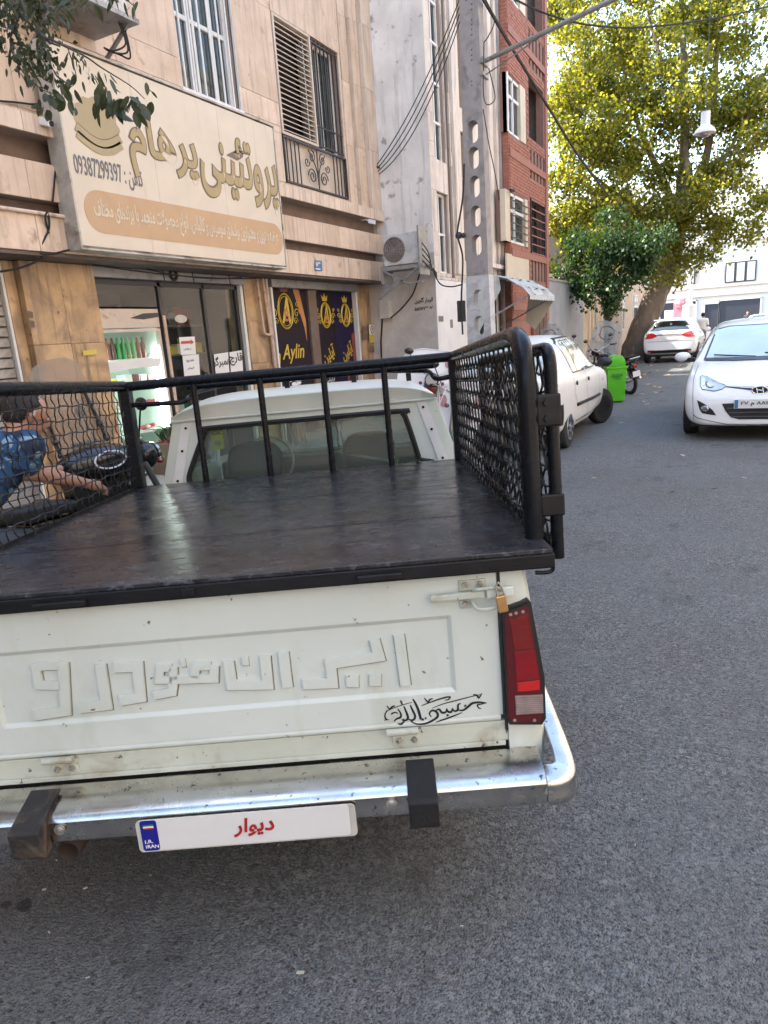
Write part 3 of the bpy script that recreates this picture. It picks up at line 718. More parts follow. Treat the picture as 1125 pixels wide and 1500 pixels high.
MB().box(-7.62, -7.60, 6.6, 8.1, .12, 2.2).box(-7.6, -7.1, 6.58, 6.6, .12, 2.2).box(-7.6, -7.1, 8.1, 8.12, .12, 2.2).build('side_panel', 'shop_dark', SH)
pk = None
for z in (.725, 1.125, 1.525, 1.925):
    y = 6.66
    while y < 8.02:
        w = random.uniform(.07, .16); h = random.uniform(.1, .26)
        if random.random() < .75:
            o = MB().box(-.06, .06, -w/2+.006, w/2-.006, 0, h).build('grocery_pack', random.choice(['pack_red', 'shelf_dark', 'paper', 'bottle_green', 'bottle_dark', 'sticker_yellow']), None, bevel=.006, seg=1)
            o.location = (-7.22, y+w/2, z); tag(o, 'small grocery pack among others on the dark shelves behind the shop glass', 'grocery pack', 'packs on the dim shop shelves')
        y += w
FR = thing('display_fridge', 'tall lit glass door fridge of drinks and meat just inside the shop front', 'fridge', (-6.6, 6.0, .12))
MB().box(-7.0, -6.98, 5.56, 6.50, .2, 2.08).box(-7.0, -6.42, 5.56, 5.59, .2, 2.08).box(-7.0, -6.42, 6.47, 6.50, .2, 2.08).box(-7.0, -6.42, 5.59, 6.47, 2.05, 2.08).box(-7.0, -6.42, 5.56, 6.50, .14, .34).build('cabinet', 'fridge_in', FR)
MB().box(-6.42, -6.37, 5.55, 6.51, 1.86, 2.08).build('header', 'fridge_white', FR, bevel=.01)
MB().box(-6.415, -6.375, 5.55, 5.59, .34, 1.85).box(-6.415, -6.375, 6.475, 6.51, .34, 1.85).box(-6.415, -6.375, 5.59, 6.475, .34, .37).box(-6.415, -6.375, 5.59, 6.475, 1.82, 1.85).build('door_frame', 'fridge_white', FR)
MB().box(-6.398, -6.393, 5.59, 6.475, .37, 1.82).build('pane', 'shop_glass', FR)
for z in (.62, .92, 1.20, 1.50): MB().box(-6.96, -6.46, 5.60, 6.46, z, z+.014).build('shelf', 'white_metal', FR)
for a, b in (((-6.46, 6.43, .60), (-6.46, 6.43, 1.62)), ((-6.45, 5.62, .5), (-6.45, 5.62, 1.75))): MB().cyl(a, b, .012).build('light_tube', 'tube_light', FR)  # second tube is unseen, added to brighten the fridge's inner wall
fl = flat([pX(-6.366, [(190, 466), (210, 459), (232, 458), (233, 464), (210, 468)])], 'torn_sticker', 'dark_metal', FR, wallX(-6.366, 0, 0))
for y in np.arange(5.66, 6.40, .078):
    for zz in (1.514,):
        g_ = 5.9 < y < 6.22
        o = MB().tube([(-6.56, y, zz), (-6.56, y, zz+.17), (-6.56, y, zz+.20), (-6.56, y, zz+.25)], [.03, .03, .014, .013], 10).build('bottle', 'bottle_green' if g_ else 'bottle_dark', None, smooth=True)
        tag(o, 'small %s drink bottle standing on the top shelf of the lit fridge' % ('green' if g_ else 'dark'), 'bottle', 'bottles on the fridge shelf')
for k, y in enumerate(np.arange(5.64, 6.38, .115)):
    o = MB().box(-6.68, -6.52, y, y+.10, 1.215, 1.215+random.uniform(.08, .16)).build('grocery_pack', ['paper', 'sticker_yellow', 'fridge_in', 'paper', 'bottle_dark', 'paper', 'pack_red'][k % 7], None, bevel=.01)
    tag(o, 'food pack standing on the second shelf of the lit fridge', 'food pack', 'packs on the fridge shelf')
for z, n, yy in ((.935, 9, 6.02), (.635, 6, 5.98)):
    for k in range(n):
        a = (random.uniform(-6.62, -6.5), yy+random.uniform(-.18, .32), z+.025+random.random()*.03)
        o = MB().tube([a, (a[0]+.04, a[1]+.05, a[2]+.01), (a[0]+.02, a[1]+.11, a[2])], [.018, .024, .016], 7).build('sausage', 'meat', None, smooth=True)
        tag(o, 'red wrapped sausage lying on the %s shelf of the lit fridge' % ('middle' if z > .9 else 'lower'), 'sausage', 'sausages on the %s fridge shelf' % ('middle' if z > .9 else 'lower'))
flat([pX(-6.391, [(142, 533), (210, 524), (236, 524), (234, 537), (205, 538), (144, 549)])], 'paper_strip', 'paper', FR, wallX(-6.391, 0, 0))
text(fa('فروش ویژه'), 'lettering', 'red_ink', FR, wallX(-6.388, 6.1, 1.555), w=.4, h=.035)
CR = thing('vegetable_crate', 'low crate with red and dark green produce in front of the fridge', 'crate', (-6.2, 6.2, .12))
MB().box(-6.34, -6.06, 6.02, 6.5, .30, .33).box(-6.34, -6.31, 6.02, 6.5, .33, .5).box(-6.09, -6.06, 6.02, 6.5, .33, .5).box(-6.31, -6.09, 6.02, 6.05, .33, .5).box(-6.31, -6.09, 6.47, 6.5, .33, .5).box(-6.34, -6.06, 6.02, 6.5, .12, .298).build('body', 'wood_old', CR, bevel=.006)
pr = MB()
for k in range(26): pr.ball((random.uniform(-6.28, -6.12), random.uniform(6.08, 6.44), .5+random.uniform(0, .08)), .03, 6)
pr.build('produce', 'pack_red', CR, smooth=True, kind='stuff')
pr = MB()
for k in range(30):
    a = Vector((random.uniform(-6.28, -6.12), random.uniform(6.06, 6.44), .52)); pr.tube([a, a+Vector((random.uniform(-.06, .06), random.uniform(-.06, .06), .12)), a+Vector((random.uniform(-.12, .12), random.uniform(-.12, .12), random.uniform(.1, .2)))], [.012, .02, .004], 4)
pr.build('greens', 'leaf_dark', CR, kind='stuff')
# notices
def notice(name, label, quad, X, m='paper'):
    return tag(flat([pX(X, quad)], name, m, None, wallX(X, 0, 0), .002), label, 'notice')
n1 = notice('paper_notice', 'white paper notice with a red arrow on the shop glass', [(262, 494), (285, 493), (287, 519), (265, 520)], -6.368)
flat([pX(-6.3645, [(265, 500), (279, 499), (279, 497), (284, 501), (280, 505), (280, 503), (265, 504)])], 'red_arrow', 'red_print', n1, wallX(-6.3645, 0, 0))
text(fa('درخواستی'), 'lettering', 'black_ink', n1, wallX(-6.3645, fx(275, 512, -6.36).y, fx(275, 511, -6.36).z), w=.14, h=.04)
n2 = notice('paper_notice', 'white paper notice with two lines of writing, below the red arrow', [(267, 521), (291, 519), (293, 549), (270, 551)], -6.368)
text(fa('تخفیف ویژه'), 'lettering', 'black_ink', n2, wallX(-6.3645, fx(279, 530, -6.36).y, fx(279, 528, -6.36).z), w=.15, h=.04)
text(fa('فروش'), 'lettering', 'black_ink', n2, wallX(-6.3645, fx(280, 541, -6.36).y, fx(280, 539, -6.36).z), w=.13, h=.04)
n3 = notice('paper_notice', 'white paper with a bold black word, left of two at the shop window end', [(313, 519), (334, 516), (336, 545), (316, 548)], -6.342)
text(fa('همبرگر'), 'lettering', 'black_ink', n3, wallX(-6.338, fx(325, 531, -6.338).y, fx(325, 530, -6.338).z), w=.36, h=.15, off=.02)
n4 = notice('paper_notice', 'white paper with bold black writing beside the door post of the pillar with pipes', [(336, 516), (354, 513), (356, 543), (338, 545)], -6.342)
text(fa('قارچ'), 'lettering', 'black_ink', n4, wallX(-6.338, fx(346, 527, -6.338).y, fx(346, 526, -6.338).z), w=.28, h=.17, off=.02)
o = flat([[(a, b) for a, b in ell(*pX(-6.366, [(265, 467)])[0], .11, .05)]], 'round_sticker', 'curtain', None, wallX(-6.366, 0, 0)); tag(o, 'small grey oval sticker on the shop glass above the red arrow notice', 'sticker')
fa_ = MB(); fa_.tube([(-6.24+.0*k, 6.72+.055*math.cos(k*.524), 2.50+.055*math.sin(k*.524)) for k in range(12)], .018, 8, closed=True); o = fa_.build('ring_ornament', 'rust', None, smooth=True); o.location.z = -.03; tag(o, 'small brown ring fixed on the grey shutter box over the shop window', 'ornament')

# ------------------------------------------------------------------ the big sign
SG = thing('shop_sign', 'large cream shop sign with gold lettering and a tan strip of white writing', 'sign', (-5.8, 7, 2.6))
XS = -5.70
c4 = [fx(73, 62, XS), fx(119, 363, XS), fx(420, 391, XS), fx(397, 181, XS)]
yl, yr = (c4[0].y+c4[1].y)/2, (c4[2].y+c4[3].y)/2; zb, zt = (c4[1].z+c4[2].z)/2, (c4[0].z+c4[3].z)/2
for k in range(3):
    a, b = yl+(yr-yl)*k/3, yl+(yr-yl)*(k+1)/3
    MB().box(XS-.012, XS, a+.001, b-.001, zb+.02, zt-.02).build('panel', 'sign_face', SG)
MB().box(XS-.2, XS-.013, yl+.012, yr-.012, zb+.01, zt-.01).build('box', 'sign_edge', SG)
MB().box(XS-.21, XS+.012, yl-.02, yl, zb-.02, zt+.02).box(XS-.21, XS+.012, yr, yr+.02, zb-.02, zt+.02).box(XS-.21, XS+.012, yl, yr, zb-.02, zb).box(XS-.21, XS+.012, yl, yr, zt, zt+.02).build('frame', 'sign_edge', SG)
MB().bar((-6.0, yl+1, zt-.1), (XS-.1, yl+1, zt+.05), .03, .03).bar((-6, yr-1, zt-.1), (XS-.1, yr-1, zt+.05), .03, .03).build('bracket', 'dark_metal', SG)
XF = XS+.002
def stext(body, nm, m, quad, X, off=0., par=None, lift=0.):
    """quad: left-mid, right-mid, top-mid, bottom-mid in the photograph"""
    l, r, t, b = [fx(u, v, X) for u, v in quad]
    return text(fa(body), nm, m, par or SG, wallX(X+lift, (l.y+r.y)/2, (t.z+b.z)/2), w=abs(r.y-l.y), h=abs(t.z-b.z), off=off)
for nm, q in (('پرهام', [(188, 205), (289, 240), (238, 172), (238, 268)]), ('پروتئینی', [(292, 235), (406, 275), (348, 203), (348, 304)])):
    stext(nm, 'lettering', 'sign_dark', [(q[0][0]-1.5, q[0][1]), (q[1][0]+1.5, q[1][1]), (q[2][0], q[2][1]-1.5), (q[3][0], q[3][1]+1.5)], XF, .044)
    stext(nm, 'lettering', 'sign_gold', q, XF, .020, lift=.0035)
stext('تلفن : 09387299397', 'lettering', 'sign_grey', [(109, 245), (208, 262), (158, 236), (158, 272)], XF, .012)
sp = pX(XF, [(122, 274), (121, 341), (412, 330), (413, 372)]); sy0, sy1 = sp[0][0]-.03, sp[2][0]; sz1 = (sp[0][1]+sp[2][1])/2; sz0 = (sp[1][1]+sp[3][1])/2; rr = (sz1-sz0)/2
strip = [(sy0+rr-rr*math.sin(math.pi*k/12), (sz0+sz1)/2-rr*math.cos(math.pi*k/12)) for k in range(13)]+[(sy1-rr+rr*math.sin(math.pi*k/12), (sz0+sz1)/2+rr*math.cos(math.pi*k/12)) for k in range(13)]
flat([strip], 'strip', 'sign_strip', SG, wallX(XF, 0, 0))
text(fa('عرضه بهترین و معتبرترین برندهای سوسیس و کالباس، انواع محصولات منجمد با برندهای مختلف'), 'lettering', 'sign_cream', SG, wallX(XF+.0015, (sy0+sy1)/2, (sz0+sz1)/2), w=(sy1-sy0)*.93, h=rr*1.25, off=.018)
cy, cz = pX(XF, [(143, 182)])[0]; rs = .23
seal = [(cy+rs*1.15*(1+.05*math.cos(12*t))*math.cos(t), cz+rs*(1+.05*math.cos(12*t))*math.sin(t)) for t in [2*math.pi*k/96 for k in range(96)]]
flat([seal], 'seal', 'sign_seal', SG, wallX(XF, 0, 0))
for dz, m_ in ((-.07, 'sign_dark'), (-.075, 'sign_seal'), (-.13, 'sign_dark'), (-.136, 'sign_seal')):
    w = .012 if m_ == 'sign_dark' else 0
    flat([stroke([(cy-.27+.54*k/12, cz+dz-.10*math.sin(math.pi*k/12)) for k in range(13)], .075+w)], 'ribbon', m_, SG, wallX(XF+.002+(0 if w else .001), 0, 0))
# cameras, number plate, lamp, wires under the soffit
def cctv(label, p):
    t = thing('security_camera', label, 'camera', p)
    a = Vector(p); MB().obox(a, (1, .3, -.3), (-.3, 1, 0), (0, .2, 1), .065, .035, .035).build('housing', 'lamp_white', t, bevel=.01)
    MB().cyl(a+Vector((.06, .018, -.018)), a+Vector((.072, .022, -.022)), .026).build('lens', 'black_ink', t)
    MB().tube([a+Vector((-.05, 0, .02)), a+Vector((-.12, 0, .05)), a+Vector((-.2, 0, .05))], .012).build('arm', 'lamp_white', t)
cctv('small white security camera with a black lens on the wall left of the cream sign', tuple(fx(65, 179, -5.8)))
cctv('small white security camera under the ledge at the building corner', tuple(fx(545, 325, -5.72)))
NP = tag(flat([pX(-5.87, [(461, 381), (471, 382), (472, 397), (461, 396)])], 'house_number', 'blue_plate', None, wallX(-5.87, 0, 0), .006), 'small blue house number plate on the stone band over the dark curtained shop', 'number plate')
q = fx(466, 387, -5.86); text(fa('۷۳'), 'lettering', 'white_ink', NP, wallX(-5.862, q.y, q.z), w=.13, h=.09, off=.02)
q = fx(466, 394, -5.86); MB().box(-5.863, -5.862, q.y-.07, q.y+.07, q.z-.008, q.z+.008).build('number_strip', 'white_ink', NP)
q = fx(496, 409, -6.05); BL = thing('wall_lamp', 'small lit white bulb under the stone band above the dark curtains', 'lamp', tuple(q))
MB().ball(q, .03, 10).build('bulb', 'bulb_lit', BL, smooth=True); MB().cyl(q+Vector((0, 0, .03)), (q.x, q.y, 2.516), .018).build('holder', 'lamp_white', BL)
wr = MB()
for a, b in (((-6.1, 5.4, 2.50), (-6.0, 8.2, 2.47)), ((-6.15, 6.2, 2.50), (-6.12, 7.9, 2.48))): wr.tube(sag(a, b, .05), .008, 5)
for y in (6.4, 6.9, 7.6): wr.tube([(-6.1, y, 2.5), (-6.1, y+.01, 2.36)], .006, 5)
tag(wr.build('soffit_cable', 'cable'), 'loose black cables sagging under the stone soffit below the cream sign', 'cable')
wr = MB(); wr.tube(smooth_path([fx(0, 148, -5.97), fx(40, 152, -5.97), fx(66, 160, -5.95), fx(82, 215, -5.9), fx(80, 262, -5.87), fx(77, 296, -5.86)]), .009, 5)
tag(wr.build('wall_cable', 'cable'), 'black cable running along the wall to the camera left of the cream sign', 'cable')
wr = MB(); wr.tube(smooth_path([fx(0, 398, -6.05), fx(30, 392, -6.0), fx(60, 378, -5.95), fx(72, 350, -5.9), fx(66, 320, -5.85), fx(70, 312, -5.85), fx(72, 335, -5.86), fx(60, 372, -5.9), fx(118, 362, -5.85)]), .010, 5)
tag(wr.build('wall_cable', 'cable'), 'looped dark cable hanging below the sign over the roller shutter', 'cable')
pp = thing('service_pipe', 'pair of salmon painted pipes in a U shape on the pillar between the shops', 'pipe', (-6.2, 8.4, 0))
MB().tube(arc_path([(-6.22, 8.36, 2.5), (-6.22, 8.40, 1.72), (-6.22, 8.56, 1.70), (-6.22, 8.50, 2.5)], .06), .022, 10).build('riser', 'pipe', pp, smooth=True)
MB().tube([(-6.24, 8.62, .12), (-6.24, 8.60, 2.5)], .03, 10).build('riser', 'pipe', pp, smooth=True)

# ------------------------------------------------------------------ shop 2: printed folding panels
MB().box(-6.45, -6.22, 8.72, 11.34, 2.39, 2.512).build('shutter_box', 'grey_metal', B1, bevel=.01)
for a, b in ((11.29, 11.35), (8.72, 8.76)): MB().box(-6.33, -6.25, a, b, .12, 2.39).build('shutter_rail', 'white_metal', B1)
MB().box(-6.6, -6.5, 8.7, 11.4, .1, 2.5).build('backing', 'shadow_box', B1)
BN = thing('printed_door_panels', 'dark purple printed folding panels with gold crests and writing across the second shop', 'door panels', (-6.35, 10, .12))
XB = -6.33
for a, b, m_ in ((8.765, 9.78, 'banner'), (10.06, 10.60, 'banner'), (10.605, 11.28, 'banner_violet')):
    MB().box(XB-.02, XB-.002, a, b, .14, 2.38).build('panel', m_, BN)
MB().box(XB-.03, XB+.03, 9.80, 10.04, .14, 2.385).build('door_post', 'groove', BN, bevel=.01)
def bp(pts, m_, nm='print', X=XB, lift=0.): return flat([pX(X, pts)], nm, m_, BN, wallX(X+lift, 0, 0), .001)
bp([(389, 420), (396, 420), (404, 475), (408, 560), (404, 560), (398, 478)], 'orange_print')
bp([(428, 422), (437, 423), (448, 470), (450, 500), (446, 480)], 'orange_print'); bp([(455, 500), (457, 470), (459, 424), (463, 424), (460, 470)], 'orange_print')
bp([(515, 490), (519, 485), (524, 560), (521, 560)], 'red_dim'); bp([(508, 520), (511, 500), (513, 560), (510, 560)], 'red_dim')
bp([(391, 440), (397, 448), (399, 475), (393, 478)], 'gold_print')
for u, v, s_ in ((418, 454, 1.), (477, 460, .78), (506, 460, .74)):
    c = fx(u, v, XB); y, z = c.y, c.z; s2 = s_
    ring = MB(); ring.tube([(XB+.003, y+.20*s2*math.cos(t), z+.26*s2*math.sin(t)-.02) for t in [k*.262 for k in range(24)]], .012, 4, closed=True)
    ring.tube([(XB+.003, y+.17*s2*math.cos(t), z+.22*s2*math.sin(t)-.02) for t in [k*.262 for k in range(24)]], .006, 4, closed=True)
    for sg in (-1, 1):
        for r, dy, dz in ((.08, .30, -.05), (.05, .33, .08), (.06, .26, -.17)): ring.tube([(XB+.003, y+sg*(dy+r*(1-k/20)*math.cos(k*.45))*s2, z+(dz+r*(1-k/20)*math.sin(k*.45))*s2) for k in range(19)], .006 if r < .07 else .008, 4)
    ring.build('crest_ring', 'gold_print', BN)
    text('A', 'crest_letter', 'gold_print', BN, wallX(XB+.004, y, z), w=.24*s2, h=.40*s2, off=.03, shear=.25)
    text('B', 'crest_letter', 'orange_print', BN, wallX(XB+.006, y+.02, z-.08), w=.12*s2, h=.18*s2, off=.02)
    cr = [(y-.09*s2, z+.27*s2), (y-.13*s2, z+.40*s2), (y-.05*s2, z+.34*s2), (y, z+.44*s2), (y+.05*s2, z+.34*s2), (y+.13*s2, z+.40*s2), (y+.09*s2, z+.27*s2)]
    flat([cr], 'crown_print', 'gold_print' if s_ < 1 else 'red_dim', BN, wallX(XB+.001, 0, 0))
q = fx(430, 518, XB); text('Aylin', 'lettering', 'gold_print', BN, wallX(XB+.002, q.y, q.z), w=.62, h=.30, off=.012, shear=.3)
q = fx(403, 522, XB); text('lin', 'lettering', 'gold_print', BN, wallX(XB+.002, q.y+.02, q.z), w=.24, h=.24, off=.012, shear=.3)
for u, v in ((482, 520), (509, 515)):
    q = fx(u, v, XB); text(fa('آیلین'), 'lettering', 'gold_print', BN, frame((XB+.002, q.y, q.z), (0, .93, .36), (0, -.36, .93)), w=.40, h=.28, off=.022)
q = fx(434, 561, XB); text('❦', 'ornament_print', 'white_ink', BN, wallX(XB+.002, q.y, q.z), w=.35, h=.12); q = fx(484, 556, XB); text(fa('آرایشی'), 'lettering', 'white_ink', BN, wallX(XB+.002, q.y, q.z), w=.3, h=.1, off=.01)
# notice on the end pillar
nt_ = notice('paper_notice', 'yellow and white no parking sheet on the pillar right of the dark panels', [(540, 475), (550, 476), (550, 502), (541, 503)], -6.20, 'yellow_print')
a = pX(-6.197, [(540.5, 475.5), (549.5, 476.5), (549.5, 490), (541, 490)]); flat([a], 'white_field', 'paper', nt_, wallX(-6.197, 0, 0), .001)
q = fx(545.2, 483, -6.195); flat([ell(q.y, q.z, .065, .075)], 'ring_print', 'red_ink', nt_, wallX(-6.195, 0, 0)); flat([ell(q.y, q.z, .048, .056)], 'ring_print', 'paper', nt_, wallX(-6.1935, 0, 0)); text('P', 'lettering', 'plate_blue', nt_, wallX(-6.191, q.y, q.z), w=.04, h=.07, off=.02)
for quad, w_ in (([(531, 478), (537, 478), (537, 486), (531, 486)], 'left of the yellow no parking sheet, the upper one'), ([(532, 488), (537, 488), (537, 498), (532, 498)], 'left of the yellow no parking sheet, the lower one'), ([(543, 506), (548, 506), (548, 516), (543, 516)], 'just below the yellow no parking sheet')):
    tag(flat([pX(-6.20, quad)], 'small_sticker', 'groove', None, wallX(-6.2, 0, 0), .002), 'small worn sticker '+w_, 'sticker', 'worn stickers on the pillar')
for quad, w_ in (([(40, 455), (48, 457), (49, 466), (41, 465)], 'upper'), ([(41, 469), (50, 470), (51, 480), (42, 479)], 'lower')):
    tag(flat([pX(-6.20, quad)], 'small_sticker', 'groove', None, wallX(-6.2, 0, 0), .002), w_+' small dark sticker on the orange pier beside the roller shutter', 'sticker', 'stickers on the orange pier')
tag(flat([pX(-6.20, [(121, 514), (141, 511), (142, 519), (122, 521)])], 'small_sticker', 'yellow_print', None, wallX(-6.2, 0, 0), .002), 'yellow sticker on the orange pier beside the fridge', 'sticker')

# ------------------------------------------------------------------ building 2: pale rendered flank, stone front with tall stair windows
B2 = thing('plaster_building', 'tall building with a pale rendered flank and narrow white framed stair windows', 'building', (-4.9, 11.8, 0))
MB().quad((-16, 11.8, 0), (-4.9, 11.8, 0), (-4.9, 11.8, 2.95), (-16, 11.8, 2.95)).build('wall', 'plaster_low', B2)
MB().quad((-16, 11.8, 2.95), (-4.9, 11.8, 2.95), (-4.9, 11.8, 14), (-16, 11.8, 14)).build('wall', 'plaster', B2)
MB().box(-16, -4.95, 11.9, 15.4, 13.9, 14).box(-16, -5.4, 12.0, 15.4, 0, 13.9).build('core', 'reveal', B2)
hs = [(12.05, 12.60, 4.5, 9.5), (12.05, 12.58, 2.62, 3.98), (12.62, 12.80, 2.55, 12), (13.35, 13.60, 2.9, 5.2), (13.36, 13.6, 5.6, 9), (14.62, 14.86, 3.3, 4.75), (14.62, 14.86, 5.7, 8)]
holed('front_wall', 'joint', B2, -4.935, 11.8, 15.45, 2.5, 14, hs, .22)
courses(B2, -4.90, 11.8, 15.45, 2.5, 8.6, .45, .62, 'stone_grey', hs, th=.035)
MB().box(-5.1, -4.90, 11.81, 15.45, 0, 2.495).build('ground_floor_wall', 'white_wall', B2)
for y0, y1, z0, z1 in (hs[0], hs[1], hs[3], hs[4], hs[5], hs[6]):
    f = MB().box(-5.05, -4.99, y0, y0+.04, z0, z1).box(-5.05, -4.99, y1-.04, y1, z0, z1)
    if y1-y0 > .4: f.box(-5.05, -4.99, (y0+y1)/2-.02, (y0+y1)/2+.02, z0, z1)
    n = max(1, int((z1-z0)/.62))
    for k in range(n+1): f.box(-5.048, -4.985, y0, y1, z0+(z1-z0-.04)*k/n, z0+(z1-z0-.04)*k/n+.04)
    wo = f.build('window', 'white_wall', B2)
    MB().box(-5.03, -5.02, y0, y1, z0, z1).build('pane', 'car_window_pale', wo); wo.children[0].data.materials[0] = M['glass']
    MB().box(-5.14, -5.13, y0, y1, z0, z1).build('curtain', 'curtain', wo)
for y, w, X in ((12.86, .14, -4.84), (13.05, .22, -4.88), (13.7, .2, -4.83), (13.98, .28, -4.86), (14.95, .22, -4.84), (15.25, .18, -4.80)): MB().box(-4.9, X, y, y+w, 2.62, 13).build('pilaster', 'stone_grey', B2, bevel=.01)
MB().box(-4.9, -4.70, 13.65, 15.3, 2.82, 2.90).build('ledge', 'stone_grey', B2)
tb = MB(); tb.tube([(-4.80, 15.42, .1), (-4.80, 15.42, 13)], .05, 10); tb.build('downpipe', 'reveal', B2, smooth=True)
MB().box(-4.905, -4.885, 13.7, 15.2, 0.1, 2.3).build('shop_opening', 'shadow_box', B2)
q = hx_ = fy(622, 440, 11.795)
text(fa('الومار گلچین'), 'lettering', 'black_ink', B2, wallY(q.x-.02, 11.796, q.z), w=.36, h=.12, off=.02); q = fy(622, 451, 11.795)
text(fa('۵۵۱۷۲۳۰۷'), 'lettering', 'black_ink', B2, wallY(q.x-.02, 11.796, q.z), w=.36, h=.075, off=.03)
eb = thing('electric_box', 'grey metal electric box with cables on the pale flank wall', 'electric box', (-5.9, 11.7, 2))
a, b = fy(556, 442, 11.7), fy(572, 466, 11.7)
MB().box(a.x, b.x, 11.66, 11.8, b.z, a.z).build('case', 'plaster_low', eb, bevel=.01)
MB().tube(smooth_path([fy(572, 466, 11.7), fy(588, 452, 11.68), fy(604, 432, 11.7), fy(612, 410, 11.72), fy(616, 395, 11.74)]), .014, 6).tube([fy(560, 466, 11.72), fy(558, 500, 11.74), fy(560, 560, 11.75)], .016, 6).build('cable', 'cable', eb)
AC = thing('outdoor_air_conditioner', 'grey white outdoor air conditioner on a blue metal bracket at the building corner', 'air conditioner', (-5.2, 11.3, 2.7))
MB().box(-5.57, -4.90, 11.15, 11.45, 2.74, 3.24).build('case', 'ac_white', AC, bevel=.015)
fn = MB(); fn.cyl((-5.36, 11.153, 2.99), (-5.36, 11.140, 2.99), .205, n=28); fn.build('fan_opening', 'groove', AC)
gl = MB()
for r in (.05, .085, .12, .155, .195): gl.tube([(-5.36+r*math.cos(k*.262), 11.135, 2.99+r*math.sin(k*.262)) for k in range(24)], .004, 4, closed=True)
for k in range(12): gl.bar((-5.36, 11.134, 2.99), (-5.36+.2*math.cos(k*.5236), 11.134, 2.99+.2*math.sin(k*.5236)), .005, .005)
gl.build('fan_guard', 'grey_metal', AC)
MB().box(-5.62, -4.82, 11.12, 11.16, 2.66, 2.72).box(-4.90, -4.87, 11.1, 11.5, 2.55, 3.32).box(-5.62, -5.58, 11.1, 11.5, 2.45, 2.74).bar((-5.6, 11.14, 2.68), (-5.1, 11.14, 2.40), .03, .03).bar((-4.9, 11.14, 2.68), (-5.7, 11.14, 2.20), .03, .03).box(-5.62, -4.86, 11.14, 11.17, 2.42, 2.45).box(-5.6, -4.8, 11.45, 11.5, 2.66, 2.72).build('bracket', 'grey_metal', AC)
cb = MB()
for k in range(4): cb.tube(smooth_path([(-4.9, 11.2, 3.1-.1*k), (-4.80+.02*k, 11.3, 2.9-.1*k), (-4.84, 11.5, 2.7), (-4.86, 11.78, 2.5+.03*k)]), .010, 5)
cb.build('hose', 'cable', AC)
for a, b, c, d, w_ in ((613, 463, 620, 471, 'upper square'), (630, 468, 634, 480, 'lower narrow')):
    p, q = fx(a+30, b, -4.89), fx(c+30, d, -4.89); tag(MB().box(-4.90, -4.893, p.y, q.y, q.z, p.z).build('small_sticker', 'reveal'), w_+' grey sticker on the white wall beside the concrete pole', 'sticker', 'stickers on the white wall')

# awning of the small shop behind the pole
AW = thing('awning', 'faded grey awning with cream flowers hanging over the shop behind the concrete pole', 'awning', (-4.6, 14, 2.5))
W0, W1 = fy(712, 405, 13.45), fy(785, 440, 13.45)
n = 10
top = [(-4.88, 2.62), (-4.5, 2.61), (-4.1, 2.50), (-3.78, 2.30), (-3.66, 2.16)]
mb_ = MB()
for (xa, za), (xb, zb_) in zip(top, top[1:]):
    for k in range(n): mb_.quad((xa, 13.45+k*.2, za-.02*math.sin(k*1.9)), (xb, 13.45+k*.2, zb_-.03*math.sin(k*2.3)), (xb, 13.65+k*.2, zb_-.03*math.sin((k+1)*2.3)), (xa, 13.65+k*.2, za-.02*math.sin((k+1)*1.9)))
mb_.build('canopy', 'tarp_fabric', AW, smooth=True)
vz = MB()
for k in range(20): vz.quad((-3.66, 13.45+k*.1, 2.17), (-3.65, 13.45+k*.1, 2.06+(.03 if k % 2 else 0)), (-3.65, 13.55+k*.1, 2.06+(.0 if k % 2 else .03)), (-3.66, 13.55+k*.1, 2.17))
vz.build('valance', 'tarp_fabric', AW)
sd = [(-4.88, 1.5), (-4.88, 2.61), (-4.5, 2.60), (-4.25, 2.54), (-4.22, 2.3), (-4.45, 1.95), (-4.70, 1.5)]
flat([sd], 'side_flap', 'tarp_fabric', AW, frame((0, 13.44, 0), (1, 0, 0), (0, 0, 1)), .01)
for (cx, cz) in ((-4.55, 2.15), (-4.70, 1.85), (-4.42, 2.38), (-4.6, 2.42)):
    flat([[(cx+.10*(.35+.65*abs(math.cos(2.5*t)))*math.cos(t), cz+.12*(.35+.65*abs(math.cos(2.5*t)))*math.sin(t)) for t in [k*.157 for k in range(40)]]], 'flower_print', 'tarp_cream', AW, frame((0, 13.437, 0), (1, 0, 0), (0, 0, 1)), .001)
sd2 = [(-4.3, 1.7), (-4.2, 2.4), (-3.75, 2.2), (-3.66, 2.1), (-3.9, 1.75), (-4.1, 1.5)]
flat([sd2], 'side_flap', 'tarp_cream', AW, frame((0, 15.45, 0), (1, 0, 0), (0, 0, 1)), .01)
MB().bar((-4.88, 13.5, 1.6), (-3.7, 13.5, 2.15), .03, .03).bar((-4.88, 15.4, 1.6), (-3.7, 15.4, 2.15), .03, .03).bar((-3.7, 13.45, 2.16), (-3.7, 15.45, 2.16), .03, .03).build('strut', 'grey_metal', AW)

